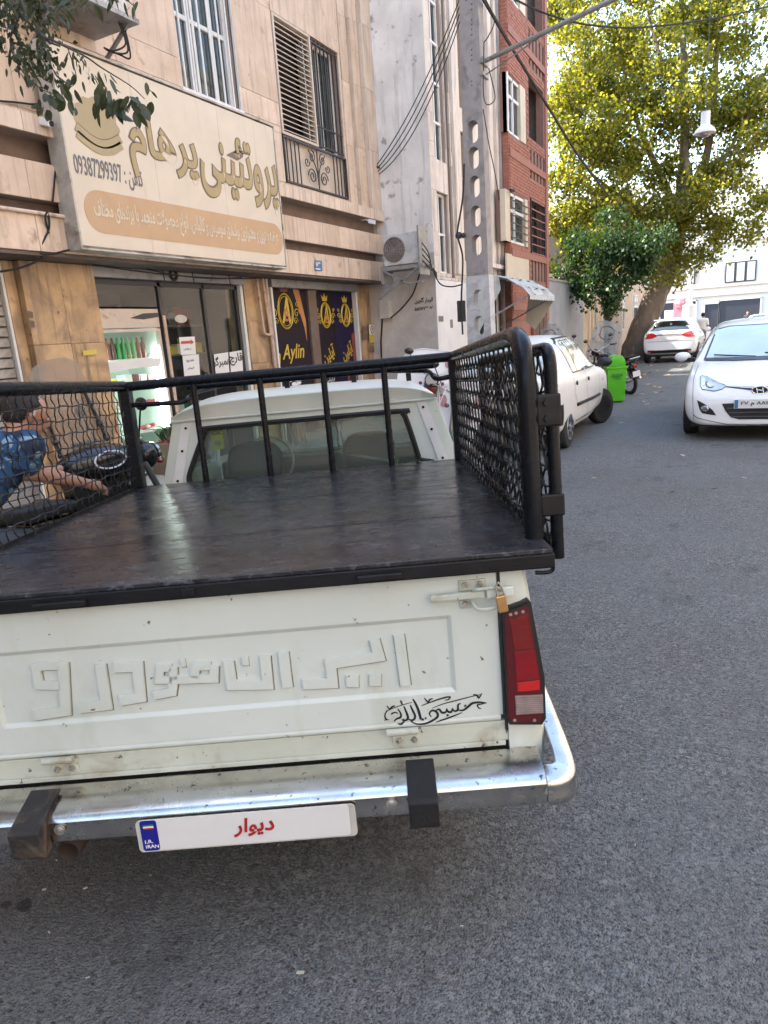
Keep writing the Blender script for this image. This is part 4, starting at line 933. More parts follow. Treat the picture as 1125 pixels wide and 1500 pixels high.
# ------------------------------------------------------------------ brick building
B3 = thing('brick_building', 'red brick building with cream framed windows and dark slotted balconies', 'building', (-4.6, 15.5, 0))
XK = -4.60
def rX(u0, v0, u1, v1, X=XK):
    a, b = fx(u0, v0, X), fx(u1, v1, X); return (round(a.y, 2), round(b.y, 2), round(b.z, 2), round(a.z, 2))
kw = [rX(742, 104, 770, 212), rX(743, -70, 769, 25)]
kl = rX(739, 276, 773, 362)
YB = fx(777, 300, XK).y
bal = [(YB, 18.42, fx(790, 212, XK).z, fx(790, 128, XK).z), (YB, 18.42, fx(790, 375, XK).z, fx(790, 297, XK).z), (YB, 18.42, fx(790, 50, XK).z, fx(790, -80, XK).z)]
slots = []
for zt_, zb_ in ((fx(790, 228, XK).z, fx(790, 268, XK).z), (fx(790, 380, XK).z, fx(790, 412, XK).z), (fx(790, 62, XK).z, fx(790, 112, XK).z)):
    for k in range(5): slots.append((YB+.06+k*.30, YB+.20+k*.30, zb_, zt_))
allh = kw+[kl]+bal+slots
holed('wall', 'mortar', B3, XK-.012, 15.5, 18.7, 1.7, 13, allh, .18)
cream = rX(742, 371, 775, 416); MB().box(XK-.03, XK+.006, cream[0], cream[1], cream[2], cream[3]).build('panel', 'cream_tile', B3)
bk = MB(); z = 1.75; r = 0
while z < 9:
    y = 15.5-(.11 if r % 2 else 0)
    while y < 18.7:
        a, b = max(15.502, y+.005), min(18.70, y+.215)
        hit = any(h[0] < b and h[1] > a and h[2] < z+.058 and h[3] > z for h in allh+[cream])
        if b-a > .02 and not hit: bk.box(XK-.05, XK+random.uniform(-.002, .004), a, b, z, z+.056)
        y += .22
    for k in range(2): bk.box(-4.9+k*.15, -4.9+k*.15+.14, 15.46, 15.5, z, z+.056)
    z += .066; r += 1
bk.build('brickwork', 'brick', B3, kind='stuff')
MB().box(-4.9, XK-.02, 15.47, 15.499, 1.7, 13).build('wall', 'mortar', B3)
MB().box(-14, XK-.5, 15.6, 18.68, 0, 13).build('core', 'balcony_dark', B3)
MB().box(-4.9, XK-.02, 15.48, 18.7, 0, 1.74).build('base_wall', 'brick_band', B3)
for z in (fx(745, 220, XK).z, fx(745, 366, XK).z, fx(745, 40, XK).z, 2.05): MB().box(XK, XK+.02, 15.5, 18.7, z-.10, z+.05).build('band', 'brick_band', B3)
MB().box(XK-.2, XK+.03, 18.5, 18.72, 1.7, 13).build('corner_strip', 'brick_band', B3)
MB().box(-14, XK-.01, 18.7, 18.72, 0, 13).build('wall', 'reveal', B3)
for i, h in enumerate(kw+[kl]):
    y0, y1, z0, z1 = h; f = MB()
    c0 = y1-.42 if i < 2 else y1-.2
    f.box(XK-.10, XK+.01, y0, y0+.07, z0, z1).box(XK-.10, XK-.03, y0+.07, y1-.05, z0, z0+.06).box(XK-.10, XK-.03, y0+.07, y1-.05, z1-.06, z1).box(XK-.09, XK-.03, (y0+c0)/2+.02, (y0+c0)/2+.07, z0, z1).box(XK-.09, XK-.03, y0+.07, c0, z0+(z1-z0)*.62, z0+(z1-z0)*.62+.06)
    wo = f.build('window', 'white_wall', B3)
    MB().box(XK-.1, XK+.012, c0, y1, z0, z1).build('side_panel', 'cream_tile', wo)
    if i == 2: MB().box(XK-.1, XK+.011, y0-.02, y0+.32, z0, z1).build('side_panel', 'cream_tile', wo)
    MB().box(XK-.07, XK-.065, y0+.05, c0, z0, z1).build('pane', 'glass', wo)
    MB().box(XK-.17, XK-.165, y0, c0+.1, z0, z1).build('curtain', 'curtain' if i == 2 else 'shelf_dark', wo)
    if i == 2:
        for k in range(6): MB().bar((XK+.04, y0+.3, z0+.1+k*(z1-z0-.2)/5.5), (XK+.04, y1-.1, z0+.1+k*(z1-z0-.2)/5.5), .02, .02).build('bar', 'dark_metal', wo)
y0, y1, z0, z1 = bal[1]
bg_ = MB().box(XK-.02, XK+.02, y0, y0+.03, z0, z1).box(XK-.02, XK+.02, y1-.03, y1, z0, z1).build('balcony_grille', 'dark_metal', B3)
for k in range(7): MB().bar((XK, y0, z0+.03+k*(z1-z0-.06)/6), (XK, y1, z0+.03+k*(z1-z0-.06)/6), .025, .025).build('bar', 'brick_band', bg_)
for k in range(4): MB().bar((XK-.02, y0+.3+k*.3, z0), (XK-.02, y0+.3+k*.3, z1), .02, .02).build('bar', 'dark_metal', bg_)
dr = MB(); a, b = fx(783, 462, -4.55), fx(800, 500, -4.55); dr.box(-4.62, -4.565, a.y, 18.35, .1, a.z+.1)
do = dr.build('door', 'wood_old', B3)
for k in range(3): MB().box(-4.565, -4.545, a.y+.05+k*.42, a.y+.40+k*.42, .25, a.z).build('door_panel', 'wood_old', do, bevel=.01)
MB().box(-4.60, -4.54, a.y-.06, a.y, .1, a.z+.15).box(-4.60, -4.54, 18.35, 18.42, .1, a.z+.15).box(-4.60, -4.54, a.y-.06, 18.42, a.z+.15, a.z+.22).build('door_frame', 'brick', B3)
hk = MB(); hk.bar((-4.6, 15.6, 4.45), (-4.45, 15.2, 4.35), .05, .05); hk.build('bracket', 'dark_metal', B3)

# ------------------------------------------------------------------ beyond: grey wall, beige building with its gate, far buildings
GW = thing('grey_wall', 'plain grey rendered wall beyond the brick building', 'wall', (-4.6, 21, 0))
MB().box(-4.85, -4.6, 18.73, 23.3, 0, 2.72).build('wall', 'grey_wall', GW); MB().box(-4.87, -4.57, 18.73, 23.3, 2.72, 2.78).build('coping', 'concrete', GW)
B4 = thing('low_beige_building', 'low beige building with an ochre slatted gate behind the motorcycles', 'building', (-4.6, 26, 0))
ghs = [(24.0, 25.6, .3, 2.4), (26.3, 28.6, .12, 2.5)]
holed('wall', 'beige_wall', B4, -4.6, 23.3, 31.5, 0, 3.2, ghs, .15); MB().box(-12, -4.7, 23.4, 31.4, 3.1, 3.2).box(-12, -4.6, 31.5, 31.6, 0, 3.2).box(-5.6, -5.5, 23.4, 31.4, 0, 3.1).build('core', 'beige_wall', B4)
for a, b, c, d in ghs:
    n = int((b-a)/.3)
    for k in range(n): MB().box(-4.72, -4.66, a+(b-a)*k/n+.02, a+(b-a)*(k+1)/n-.04, c, d).build('gate_slat', 'ochre' if k % 2 else 'tarp_cream', B4)
    MB().box(-4.76, -4.74, a, b, c, d).build('backing', 'balcony_dark', B4)
def block(name, label, x0, x1, y0, y1, h, m_, rows, cols, face='x'):
    t = thing(name, label, 'building', (x1, (y0+y1)/2, 0)); MB().box(x0, x1, y0, y1, 0, h).build('wall', m_, t)
    MB().box(x0-.1, x1+.15, y0-.1, y1+.15, h, h+.35).build('cornice', m_, t)
    for r_ in range(rows):
        for c_ in range(cols):
            y = y0+(y1-y0)*(c_+.5)/cols; z = 1.2+r_*3.1; X = x1 if face == 'x' else x0; s_ = 1 if face == 'x' else -1
            f = MB().box(X, X+s_*.03, y-.75, y+.75, z-.06, z+1.66).build('window', 'far_white', t); MB().box(X+s_*.031, X+s_*.04, y-.66, y-.03, z, z+1.6).build('pane', 'car_glass', f); MB().box(X+s_*.031, X+s_*.04, y+.03, y+.66, z, z+1.6).build('pane', 'car_glass', f)
    return t
block('apartment_building', 'pale two storey building set back behind the trees and the grey wall', -20, -10.5, 19.5, 58, 7.6, 'beige_wall', 2, 9)
block('apartment_building', 'beige building further along the street behind the leaning tree trunk', -12, -5.2, 33, 52, 5.6, 'beige_wall', 2, 4)
block('apartment_building', 'long pale stone building along the opposite side of the street', 6.6, 16, -22, 60, 11.5, 'far_pink', 3, 24, 'n')
sb_ = block('apartment_building', 'unseen pale building added behind the camera to block low sky light', -4, 24, -40, -30, 11, 'far_pink', 3, 3)  # unseen mass added to cut low sky light under the truck
MB().box(-24, -4.05, -41, -31, 0, 9).build('blocker_wing', 'beige_wall', sb_)
YF = 80
FB = thing('far_white_building', 'bright white building with two dark garage doors closing the end of the street', 'building', (0, YF, 0))
MB().box(-26, 26, YF, YF+12, 0, 15).build('wall', 'far_white', FB)
def rF(u0, v0, u1, v1, pad=0.): a, b = fy(u0, v0, YF), fy(u1, v1, YF); return (a.x-pad, b.x+pad, b.z-pad, a.z+pad)
for nm, m_, q, d in (('garage_door', 'far_dark', (1033, 446, 1051, 484), .1), ('garage_door', 'far_dark', (1055, 441, 1111, 484), .1), ('shop_opening', 'far_dark', (968, 445, 1018, 475), .1)):
    a, b, c, e = rF(*q); do = MB().box(a, b, YF-d, YF, max(.02, c), e).build(nm, m_, FB)
    MB().box(a-.12, a, YF-.2, YF, 0, e+.1).box(b, b+.12, YF-.2, YF, 0, e+.1).box(a-.12, b+.12, YF-.2, YF, e+.0, e+.14).build('door_frame', 'far_white', FB)
for v0, v1 in ((424, 426), (436, 438), (362, 366)):
    a, b, c, e = rF(1000, v0, 1020, v1); MB().box(-26, 26, YF-.25, YF, e-.08, e+.05).build('band', 'far_pink', FB)
a, b, c, e = rF(985, 396, 1060, 412); MB().box(a, b, YF-.04, YF, c, e).build('pink_panel', 'far_pink', FB)
for q in ((1001, 394, 1018, 416), (1063, 385, 1107, 411), (1095, 325, 1111, 346), (1040, 330, 1060, 350), (1165, 380, 1205, 405), (1000, 335, 1015, 352)):
    a, b, c, e = rF(*q); wo = MB().box(a, b, YF-.12, YF, c, e).build('window', 'far_dark', FB); n = 3 if b-a > 2.4 else 1
    for k in range(n): MB().box(a+(b-a)*k/n+.12, a+(b-a)*(k+1)/n-.12, YF-.15, YF-.12, c+.12, e-.12).build('pane', 'curtain', wo)
for k in range(14):
    X = -25+k*3.7; MB().box(X, X+3.65, YF-.06, YF, 8.8, 14.8).build('stone_panel', 'far_white', FB)
a, b, c, e = rF(975, 455, 1008, 474); st = tag(MB().box(a, b, YF-1.2, YF-.9, 0.1, e).box(a, b, YF-1.3, YF-1.2, .9, 1.0).build('goods_display', 'paper'), 'distant shop display of pale and pink goods under the far building', 'goods display')
o = tag(MB().box(a+.9, a+2.1, YF-1.8, YF-1.5, .1, 2.9).ball((a+1.5, YF-1.65, 2.9), .6, 8).build('hanging_goods', 'red_print'), 'distant pink and red hanging goods outside the far shop', 'hanging goods')
o.data.materials[0] = mat('pink goods', (.75, .22, .25), .7)

# ------------------------------------------------------------------ the pickup (its own frame: x right, y forward, z up)
TK = thing('pickup_truck', 'old cream white pickup with black steel deck and mesh cage, seen from behind', 'pickup truck', matrix=TRUCK_M, local=True)
CX = -.49
def mx(x): return 2*CX-x
YG = 1.685                                     # outer face of the tailgate
GX0, GX1, GZ0, GZ1 = mx(.243), .243, .535, .945
# tailgate: plate with a shallow pressed field, then the pressed letters
def recessed(x0, x1, z0, z1, y, fx0, fx1, fz0, fz1, d, s_, thick):
    b = MB(); o = [(x0, z0), (x1, z0), (x1, z1), (x0, z1)]; i = [(fx0, fz0), (fx1, fz0), (fx1, fz1), (fx0, fz1)]
    j = [(fx0+s_, fz0+s_), (fx1-s_, fz0+s_), (fx1-s_, fz1-s_), (fx0+s_, fz1-s_)]
    for k in range(4):
        l = (k+1) % 4; b.quad((o[k][0], y, o[k][1]), (o[l][0], y, o[l][1]), (i[l][0], y, i[l][1]), (i[k][0], y, i[k][1]))
        b.quad((i[k][0], y, i[k][1]), (i[l][0], y, i[l][1]), (j[l][0], y+d, j[l][1]), (j[k][0], y+d, j[k][1]))
        b.quad((o[k][0], y, o[k][1]), (o[k][0], y+thick, o[k][1]), (o[l][0], y+thick, o[l][1]), (o[l][0], y, o[l][1]))
    b.quad(*[(p[0], y+d, p[1]) for p in j]); b.quad(*[(p[0], y+thick, p[1]) for p in o][::-1]); return b
tg = recessed(GX0, GX1, GZ0+.012, GZ1, YG, mx(.118), .118, .625, .836, .009, .008, .03)
me = bpy.data.meshes.new('tailgate'); me.from_pydata(tg.v, [], tg.f); bm = bmesh.new(); bm.from_mesh(me); bmesh.ops.remove_doubles(bm, verts=bm.verts, dist=1e-5); bmesh.ops.recalc_face_normals(bm, faces=bm.faces)
bmesh.ops.bevel(bm, geom=[e for e in bm.edges if len(e.link_faces) == 2 and e.calc_face_angle(0) > R(25)], offset=.003, segments=2, affect='EDGES', clamp_overlap=True)
for f in bm.faces: f.smooth = True
bm.to_mesh(me); bm.free(); me.materials.append(M['truck_paint']); TG = bpy.data.objects.new('tailgate', me); link(TG, TK); TG.modifiers.new('w', 'WEIGHTED_NORMAL').weight = 100; evald(TG)
MB().cyl((GX0+.01, YG+.010, GZ0+.006), (GX1-.01, YG+.010, GZ0+.006), .011, n=12).build('rolled_edge', 'truck_paint', TG, smooth=True)
# letters, traced as centre lines (photo pixels) and pressed out of the plate
def px2(pts): return [(p.x, p.z) for p in (ty(u, v, YG+.006) for u, v in pts)]
zs = .4978
def z7(pts): return [(p[0]*zs, 780+p[1]*zs) for p in pts]
Lw = .0285
letters = [
    ([(584, 929), (594, 1004)], 1), ([(548, 936), (555, 961), (484, 972), (487, 1000), (443, 1002)], 1),
    (z7([(1018, 437), (1056, 437)]), 1.15), (z7([(1086, 434), (1122, 434)]), 1.15),
    (z7([(833, 350), (846, 455)]), 1), (z7([(780, 362), (788, 446), (682, 448), (672, 378)]), 1), (z7([(712, 378), (732, 377)]), .8),
    (z7([(631, 391), (630, 428), (512, 432), (507, 468), (452, 478)]), .85), (z7([(622, 392), (578, 393), (570, 428)]), .8), (z7([(532, 383), (546, 382)]), .75), (z7([(509, 395), (512, 432)]), .8), (z7([(506, 397), (472, 398), (468, 433), (509, 432)]), .75),
    (z7([(334, 396), (406, 394), (414, 484), (352, 494)]), 1), (z7([(296, 386), (314, 507), (232, 516)]), 1),
    (z7([(186, 380), (194, 524), (100, 538)]), 1), (z7([(176, 390), (122, 392), (106, 398), (116, 448), (180, 450)]), .85), ]
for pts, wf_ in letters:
    flat([stroke([(x+.0010, z-.0022) for x, z in px2(pts)], Lw*wf_+.0042)], 'letter_edge_shade', 'edge_shade', TG, wallY(0, YG+.0088, 0), .0003, 0)  # dark outline shifted down and right, painted as the letters' shade edge
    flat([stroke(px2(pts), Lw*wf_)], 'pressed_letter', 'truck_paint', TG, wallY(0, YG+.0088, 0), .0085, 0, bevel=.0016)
# calligraphy transfer: tapered brush strokes
zq = 380/1096
def z8(pts): return [(500+p[0]*zq, 780+p[1]*zq) for p in pts]
def brush(pts, w, prof='mid', n=7):
    P = smooth_path([(q[0], q[1], 0) for q in px2(z8(pts))], n); m = len(P); W = []
    for k in range(m):
        t = k/(m-1); W.append(max(.0011, w*{'mid': math.sin(math.pi*(.08+.84*t))**.7, 'end': .25+.75*t, 'start': 1-.8*t, 'flat': 1.}[prof]))
    return stroke([(p.x, p.y) for p in P], W)
def z9(pts): return [(((550+p[0]*.2756)-500)/zq, ((1000+p[1]*.2756)-780)/zq) for p in pts]
cal = [(z9(p), w, k) for p, w, k in (
    ([(58, 152), (72, 138), (130, 116), (196, 97)], .0024, 'mid'), ([(60, 116), (76, 134), (88, 122), (104, 116)], .0048, 'mid'), ([(130, 88), (138, 98), (142, 112)], .0045, 'mid'),
    ([(62, 140), (50, 168), (60, 190), (84, 194), (96, 176), (86, 160), (104, 152), (120, 158)], .0052, 'mid'), ([(118, 132), (134, 158), (132, 178), (112, 186), (98, 200)], .0058, 'mid'), ([(118, 210), (136, 214), (150, 200), (150, 184)], .0050, 'mid'),
    ([(150, 118), (162, 146), (172, 178), (160, 194), (138, 190)], .0062, 'mid'), ([(184, 112), (194, 134), (210, 172), (198, 192), (170, 186)], .0062, 'mid'), ([(198, 80), (214, 108), (230, 148), (240, 190), (232, 192)], .0072, 'mid'),
    ([(186, 196), (214, 212), (258, 212), (300, 196), (330, 172), (322, 148), (300, 142), (286, 158), (296, 176)], .0062, 'mid'), ([(246, 188), (256, 190)], .0062, 'flat'), ([(262, 181), (270, 184)], .0055, 'flat'),
    ([(318, 204), (360, 190), (410, 172), (460, 152)], .0042, 'mid'), ([(244, 116), (280, 102), (330, 84), (372, 72), (396, 70), (384, 84), (366, 86)], .0042, 'mid'), ([(258, 74), (278, 96), (288, 84), (304, 78)], .0048, 'mid'),
    ([(322, 140), (338, 136), (352, 152), (372, 150), (378, 132)], .0062, 'mid'), ([(376, 130), (386, 148), (402, 148), (408, 130)], .0062, 'mid'), ([(406, 128), (418, 144), (436, 138), (438, 112), (452, 104)], .0058, 'mid'),
    ([(436, 138), (464, 140), (490, 122), (512, 104), (548, 98), (588, 102)], .0068, 'mid'), ([(590, 100), (560, 108), (540, 112), (548, 128), (560, 132)], .0040, 'mid'),
    ([(300, 130), (360, 106), (430, 88), (490, 72), (560, 56)], .0030, 'mid'), ([(516, 58), (536, 60), (548, 74), (564, 50)], .0050, 'mid'), ([(376, 168), (388, 166)], .0060, 'flat'), ([(470, 120), (480, 112)], .0045, 'flat'))]
tag(flat([brush(*c) for c in cal], 'calligraphy_transfer', 'black_ink', TG, wallY(0, YG-.0006, 0), .0006), 'black calligraphy transfer on the lower right of the tailgate', None)
# rear sill with hinges
MB().box(GX0+.0, GX1+.02, YG+.010, YG+.06, .466, GZ0-.008).build('rear_sill', 'truck_low', TK, bevel=.006)
MB().box(GX0, GX1, YG+.004, YG+.012, .456, .470).build('sill_flange', 'truck_low', TK, bevel=.003)
def hinge(u, v):
    p = ty(u, v, YG); h = MB(); h.cyl((p.x-.042, YG-.006, p.z+.016), (p.x+.042, YG-.006, p.z+.016), .0095, n=12); 
    for k in (-1, 0, 1): pass
    o = h.build('hinge', 'truck_low', TK, smooth=True)
    MB().box(p.x-.028, p.x+.046, YG+.0035, YG+.010, p.z-.030, p.z+.010).build('plate', 'truck_low', o, bevel=.002)
    for dx in (-.010, .030): MB().cyl((p.x+dx, YG-.004, p.z-.014), (p.x+dx, YG+.006, p.z-.014), .0085, n=6).ball((p.x+dx, YG-.005, p.z-.014), .005, 6).build('bolt', 'steel_dull', o)
hinge(590, 1078); hinge(88, 1120); 
# latch with its bracket and loop
p = ty(684, 872, YG-.02)
l0, l1 = ty(630, 877, YG-.02), ty(752, 865, YG-.02)
lt = MB().bar((l0.x, YG-.02, l0.z), ((l0.x*.35+l1.x*.65), YG-.022, l0.z*.35+l1.z*.65), .014, .017).build('latch', 'truck_low', TK, bevel=.003)
MB().bar((l0.x*.35+l1.x*.65+.004, YG-.022, l0.z*.35+l1.z*.65), (l1.x, YG-.018, l1.z), .014, .026).build('latch_end', 'truck_paint', lt, bevel=.004)
for u0, v0, u1, v1 in ((671, 850, 712, 862), (673, 879, 690, 889)):
    a, b = ty(u0, v0, YG), ty(u1, v1, YG); MB().box(a.x, b.x, YG-.006, YG-.0005, b.z, a.z).build('bracket', 'truck_low', lt, bevel=.002)
for u, v in ((681, 856), (703, 855), (682, 884)):
    a = ty(u, v, YG-.006); MB().cyl((a.x, YG-.014, a.z), (a.x, YG-.006, a.z), .008, n=6).build('bolt', 'steel_dull', lt)
lp = [(a.x, YG-d, a.z) for a, d in ((ty(690, 864, YG), .012), (ty(696, 858, YG), .034), (ty(724, 855, YG), .036), (ty(731, 860, YG), .03))]; lp2 = [(a.x, YG-d, a.z) for a, d in ((ty(690, 879, YG), .012), (ty(698, 886, YG), .034), (ty(720, 884, YG), .036), (ty(732, 878, YG), .03))]
MB().tube(smooth_path(lp), .0045, 8).tube(smooth_path(lp2), .0045, 8).build('wire_loop', 'truck_low', lt, smooth=True)
PLk = thing('padlock', 'small brass padlock hanging from the tailgate latch above the tail lamp', 'padlock', matrix=TRUCK_M, local=True)
a = ty(735, 884, YG-.045)
MB().obox((a.x, a.y, a.z), (1, 0, .16), (0, 1, 0), (-.16, 0, 1), .0125, .008, .022).build('body', 'brass', PLk, bevel=.003)
MB().tube([(a.x-.009, a.y, a.z+.018), (a.x-.013, a.y, a.z+.045), (a.x-.006, a.y, a.z+.056), (a.x+.002, a.y, a.z+.045), (a.x+.009, a.y, a.z+.02)], .003, 8).build('shackle', 'steel_dull', PLk, smooth=True)
# body side columns with the tail lamps (both sides)
def column(s_):
    f = (lambda x: x) if s_ > 0 else mx
    def bx(name, m_, x0, x1, y0, y1, z0, z1, par=TK, bv=.006):
        return MB().box(f(x0), f(x1), y0, y1, z0, z1).build(name, m_, par, bevel=bv)
    c = MB(); prof = [(.252, YG+.002), (.300, YG+.002), (.322, YG+.012), (.333, YG+.035), (.336, YG+.09), (.338, 3.75), (.31, 3.75), (.31, YG+.09), (.252, YG+.05)]
    z0, z1 = .395, .95; n = len(prof); base = 0
    rows = [(.395, .016), (.47, .020), (.62, .022), (.80, .006), (.95, -.012)]
    for z, dx in rows: c.v += [(f(x+(dx if x > .27 else 0)), y, z) for x, y in prof]
    for r_ in range(len(rows)-1):
        for k in range(n): l = (k+1) % n; c.f.append((r_*n+k, r_*n+l, (r_+1)*n+l, (r_+1)*n+k))
    c.f.append(tuple(range(n))); c.f.append(tuple(range((len(rows)-1)*n, len(rows)*n)))
    side = c.build('bed_side', 'truck_paint', TK, smooth=True, auto=30)
    # lamp
    def poly(pts, y): return [(f(q.x), q.z) for q in (ty(u, v, y) for u, v in pts)]
    yl_ = YG-.020
    ln = flat([poly([(732, 900), (738, 893), (775, 880), (779, 884), (799, 995), (801, 1055), (795, 1064), (748, 1064), (739, 1054)], yl_)], 'tail_lamp', 'gasket', TK, frame((0, YG+.012, 0), (1, 0, 0), (0, 0, 1)), .030, 0, bevel=.007)
    flat([poly([(737, 902), (742, 897), (773, 885), (776, 888), (795, 996), (797, 1053), (792, 1060), (750, 1060), (743, 1052)], yl_)], 'lens_body', 'lamp_house', ln, frame((0, YG-.010, 0), (1, 0, 0), (0, 0, 1)), .0105, 0, bevel=.004)
    for nm, m_, pts in (('lens', 'lamp_orange', [(746, 908), (772, 899), (782, 948), (753, 954)]), ('lens', 'lamp_red', [(753, 955.5), (782.5, 949.5), (790, 994), (756, 998)]), ('lens', 'lamp_bright', [(757, 1000), (790, 996), (790, 1010), (758, 1013)]), ('reverse_lens', 'lamp_clear', [(754, 1019), (795, 1017), (796, 1044), (756, 1047)])):
        flat([poly(pts, yl_)], nm, m_, ln, frame((0, YG-.0195, 0), (1, 0, 0), (0, 0, 1)), .0045, 0, bevel=.002)
    for k in range(9):
        q = poly([(755, 1021+k*2.9), (795, 1019+k*2.9)], yl_); MB().bar((q[0][0], YG-.0245, q[0][1]), (q[1][0], YG-.0245, q[1][1]), .0008, .0015).build('lens_rib', 'lamp_clear', ln)
    for u, v in ((748, 900), (756, 898), (766, 896), (754, 1055), (783, 1055)):
        q = poly([(u, v)], yl_)[0]; MB().cyl((q[0], YG-.021, q[1]), (q[0], YG-.010, q[1]), .0045, n=8).build('screw', 'steel_dull', ln)
    return side
column(1); column(-1)
MB().box(GX1+.001, .2515, YG+.004, YG+.03, .5, .95).build('gap_seal', 'under', TK)
MB().box(mx(.31), .31, YG+.06, 3.74, .50, .53).box(mx(.30), .30, YG+.033, YG+.06, .53, .94).box(mx(.31), .31, 3.70, 3.74, .5, .95).build('bed_floor', 'truck_low', TK)
MB().box(mx(.25), .25, YG+.03, 3.7, .40, .499).box(mx(.2), .2, YG+.06, YG+.12, .25, .45).build('chassis', 'under', TK)
# deck: slab with a rolled steel lip and its tabs
DX0, DX1, DY0, DY1, DZ = mx(.388), .388, 1.655, 3.66, 1.0
dk = MB().box(DX0+.004, DX1-.004, DY0+.004, DY1, DZ-.012, DZ).build('deck', 'deck', TK, bevel=.002)
lip = MB().box(DX0, DX1, DY0, DY0+.035, DZ-.050, DZ-.0125).box(DX0, DX0+.035, DY0+.036, DY1, DZ-.050, DZ-.0125).box(DX1-.035, DX1, DY0+.036, DY1, DZ-.050, DZ-.0125).build('deck_lip', 'black_lip', TK, bevel=.004)
for y in (2.16, 2.80): MB().box(DX0+.03, DX1-.03, y, y+.0025, DZ, DZ+.0010).build('sheet_seam', 'black_lip', dk)
wl = MB()
for k in range(90):
    x = DX0+.02+k*(DX1-DX0-.04)/89; wl.ball((x+random.uniform(-.004, .004), DY0+.003, DZ-.011+random.uniform(-.001, .001)), random.uniform(.002, .0042), 6, (1.8, 1, .8))
wl.build('weld_bead', 'black_lip', lip, kind='stuff')
for u0, v0, u1, v1 in ((50, 878, 130, 888), (522, 837, 590, 848)):
    a, b = ty(u0, v0, DY0), ty(u1, v1, DY0); MB().box(a.x, b.x, DY0-.020, DY0-.001, (a.z+b.z)/2-.010, (a.z+b.z)/2+.006).build('lip_tab', 'black_lip', lip, bevel=.003)
a, b = ty(266, 863, DY0), ty(287, 870, DY0); MB().box(a.x, b.x, DY0-.012, DY0-.001, b.z-.003, a.z+.002).build('lip_clip', 'black_lip', lip, bevel=.002)
h = [ty(808, 815, DY0+.01), ty(810, 832, DY0+.01), ty(804, 838, DY0+.01), ty(784, 839, DY0+.01)]
MB().tube(smooth_path([(q.x, DY0+.01, q.z) for q in h]), .0055, 8).build('hook', 'black_paint', lip, smooth=True)
for x, y in ((-.9, YG+.04), (-.1, YG+.04)): MB().box(x, x+.05, y, y+.03, .945, .95).build('packer', 'under', TK)
# cage: tubes, posts, crimped wire mesh
CG = MB()
zc = 1.535; ry = 1.79; xr, xl = .366, mx(.366)
rail_r = arc_path([(xr, ry, DZ), (xr, ry, zc), (xr, 3.58, zc), ], .16, 8)
CG.tube(rail_r, .0265, 16); cage = CG.build('cage_frame', 'black_paint', TK, smooth=True)
MB().tube(arc_path([(xl, ry, DZ), (xl, ry, zc), (xl, 3.58, zc)], .16, 8), .0265, 16).build('side_rail', 'black_paint', cage, smooth=True)
MB().tube([(xl-.01, 3.60, zc-.004), (xl+.35, 3.60, zc-.002), (xr-.3, 3.60, zc-.002), (xr+.01, 3.60, zc)], .025, 14).build('front_rail', 'black_paint', cage, smooth=True)
MB().box(xl-.030, xl+.030, 3.57, 3.63, DZ, zc-.01).build('corner_post', 'black_paint', cage, bevel=.006); MB().box(xr-.030, xr+.030, 3.57, 3.63, DZ, zc-.01).build('corner_post', 'black_paint', cage, bevel=.006)
for x in (-.988, -.642, -.311, .003): MB().tube([(x, 3.60, DZ), (x, 3.60, zc-.015)], .0165, 12).build('upright_bar', 'black_paint', cage, smooth=True)
hoop = arc_path([(xl+.02, 3.62, zc-.10), (xl+.04, 3.62, zc-.10), (xl+.30, 3.63, zc-.11), (xl+.33, 3.74, zc-.06), (xl+.45, 3.95, zc-.03), (xr-.45, 3.95, zc-.03), (xr-.12, 3.74, zc-.06), (xr-.10, 3.63, zc-.11), (xr-.02, 3.62, zc-.10)], .05, 5)
MB().tube(hoop, .013, 10).build('front_hoop', 'black_paint', cage, smooth=True)
MB().tube([(xl+.3, 3.70, zc-.035), (xr-.1, 3.70, zc-.035)], .016, 10).build('lower_rail', 'black_paint', cage, smooth=True)
for x in (-.55, -.17, .14): MB().box(x-.014, x+.014, 3.93, 3.96, 1.43, zc-.03).build('roof_post', 'black_paint', cage)
def wires(x, y0, y1, z0, z1, sy=.047, sz=.056, r=.0036, amp=.0075, cut=True):
    w = MB(); ny = int((y1-y0)/sy); nz = int((z1-z0)/sz)
    for i in range(1, ny+1):
        y = y0+(y1-y0)*i/(ny+1)+random.uniform(-.004, .004); pts = []
        zt_ = z1
        if cut and y < y0+.16: zt_ = z1-.14*(1-math.sin(math.acos(max(0, min(1, 1-(y-y0)/.16)))))
        n = max(4, int((zt_-z0)/.0125)); ph = random.random()*.6
        for k in range(n+1):
            z = z0+(zt_-z0)*k/n; t = (z-z0)/.056*math.pi; pts.append((x+amp*.5*math.cos(t+i*math.pi), y+amp*math.sin(t*2+ph), z))
        w.tube(pts, r, 5, False)
    for j in range(1, nz+1):
        z = z0+(z1-z0)*j/(nz+1); pts = []; n = int((y1-y0)/.02)
        for k in range(n+1): y = y0+(y1-y0)*k/n; pts.append((x+amp*.6*math.cos((y-y0)/sy*math.pi+j*math.pi), y, z+.003*math.sin(y*37+j)))
        w.tube(pts, r, 5, False)
    return w
wires(xl, ry+.02, 3.575, DZ+.002, zc-.02, r=.0028, sy=.056, sz=.06).build('wire_mesh', 'black_wire', cage, smooth=True, kind='stuff')
wires(xr, ry+.02, 3.575, DZ+.002, zc-.02).build('wire_mesh', 'black_wire', cage, smooth=True, kind='stuff')
MB().box(xl-.004, xl+.004, ry, 3.6, DZ, DZ+.014).build('bottom_strip', 'black_lip', cage); MB().box(xr-.004, xr+.004, ry, 3.6, DZ, DZ+.014).build('bottom_strip', 'black_lip', cage)
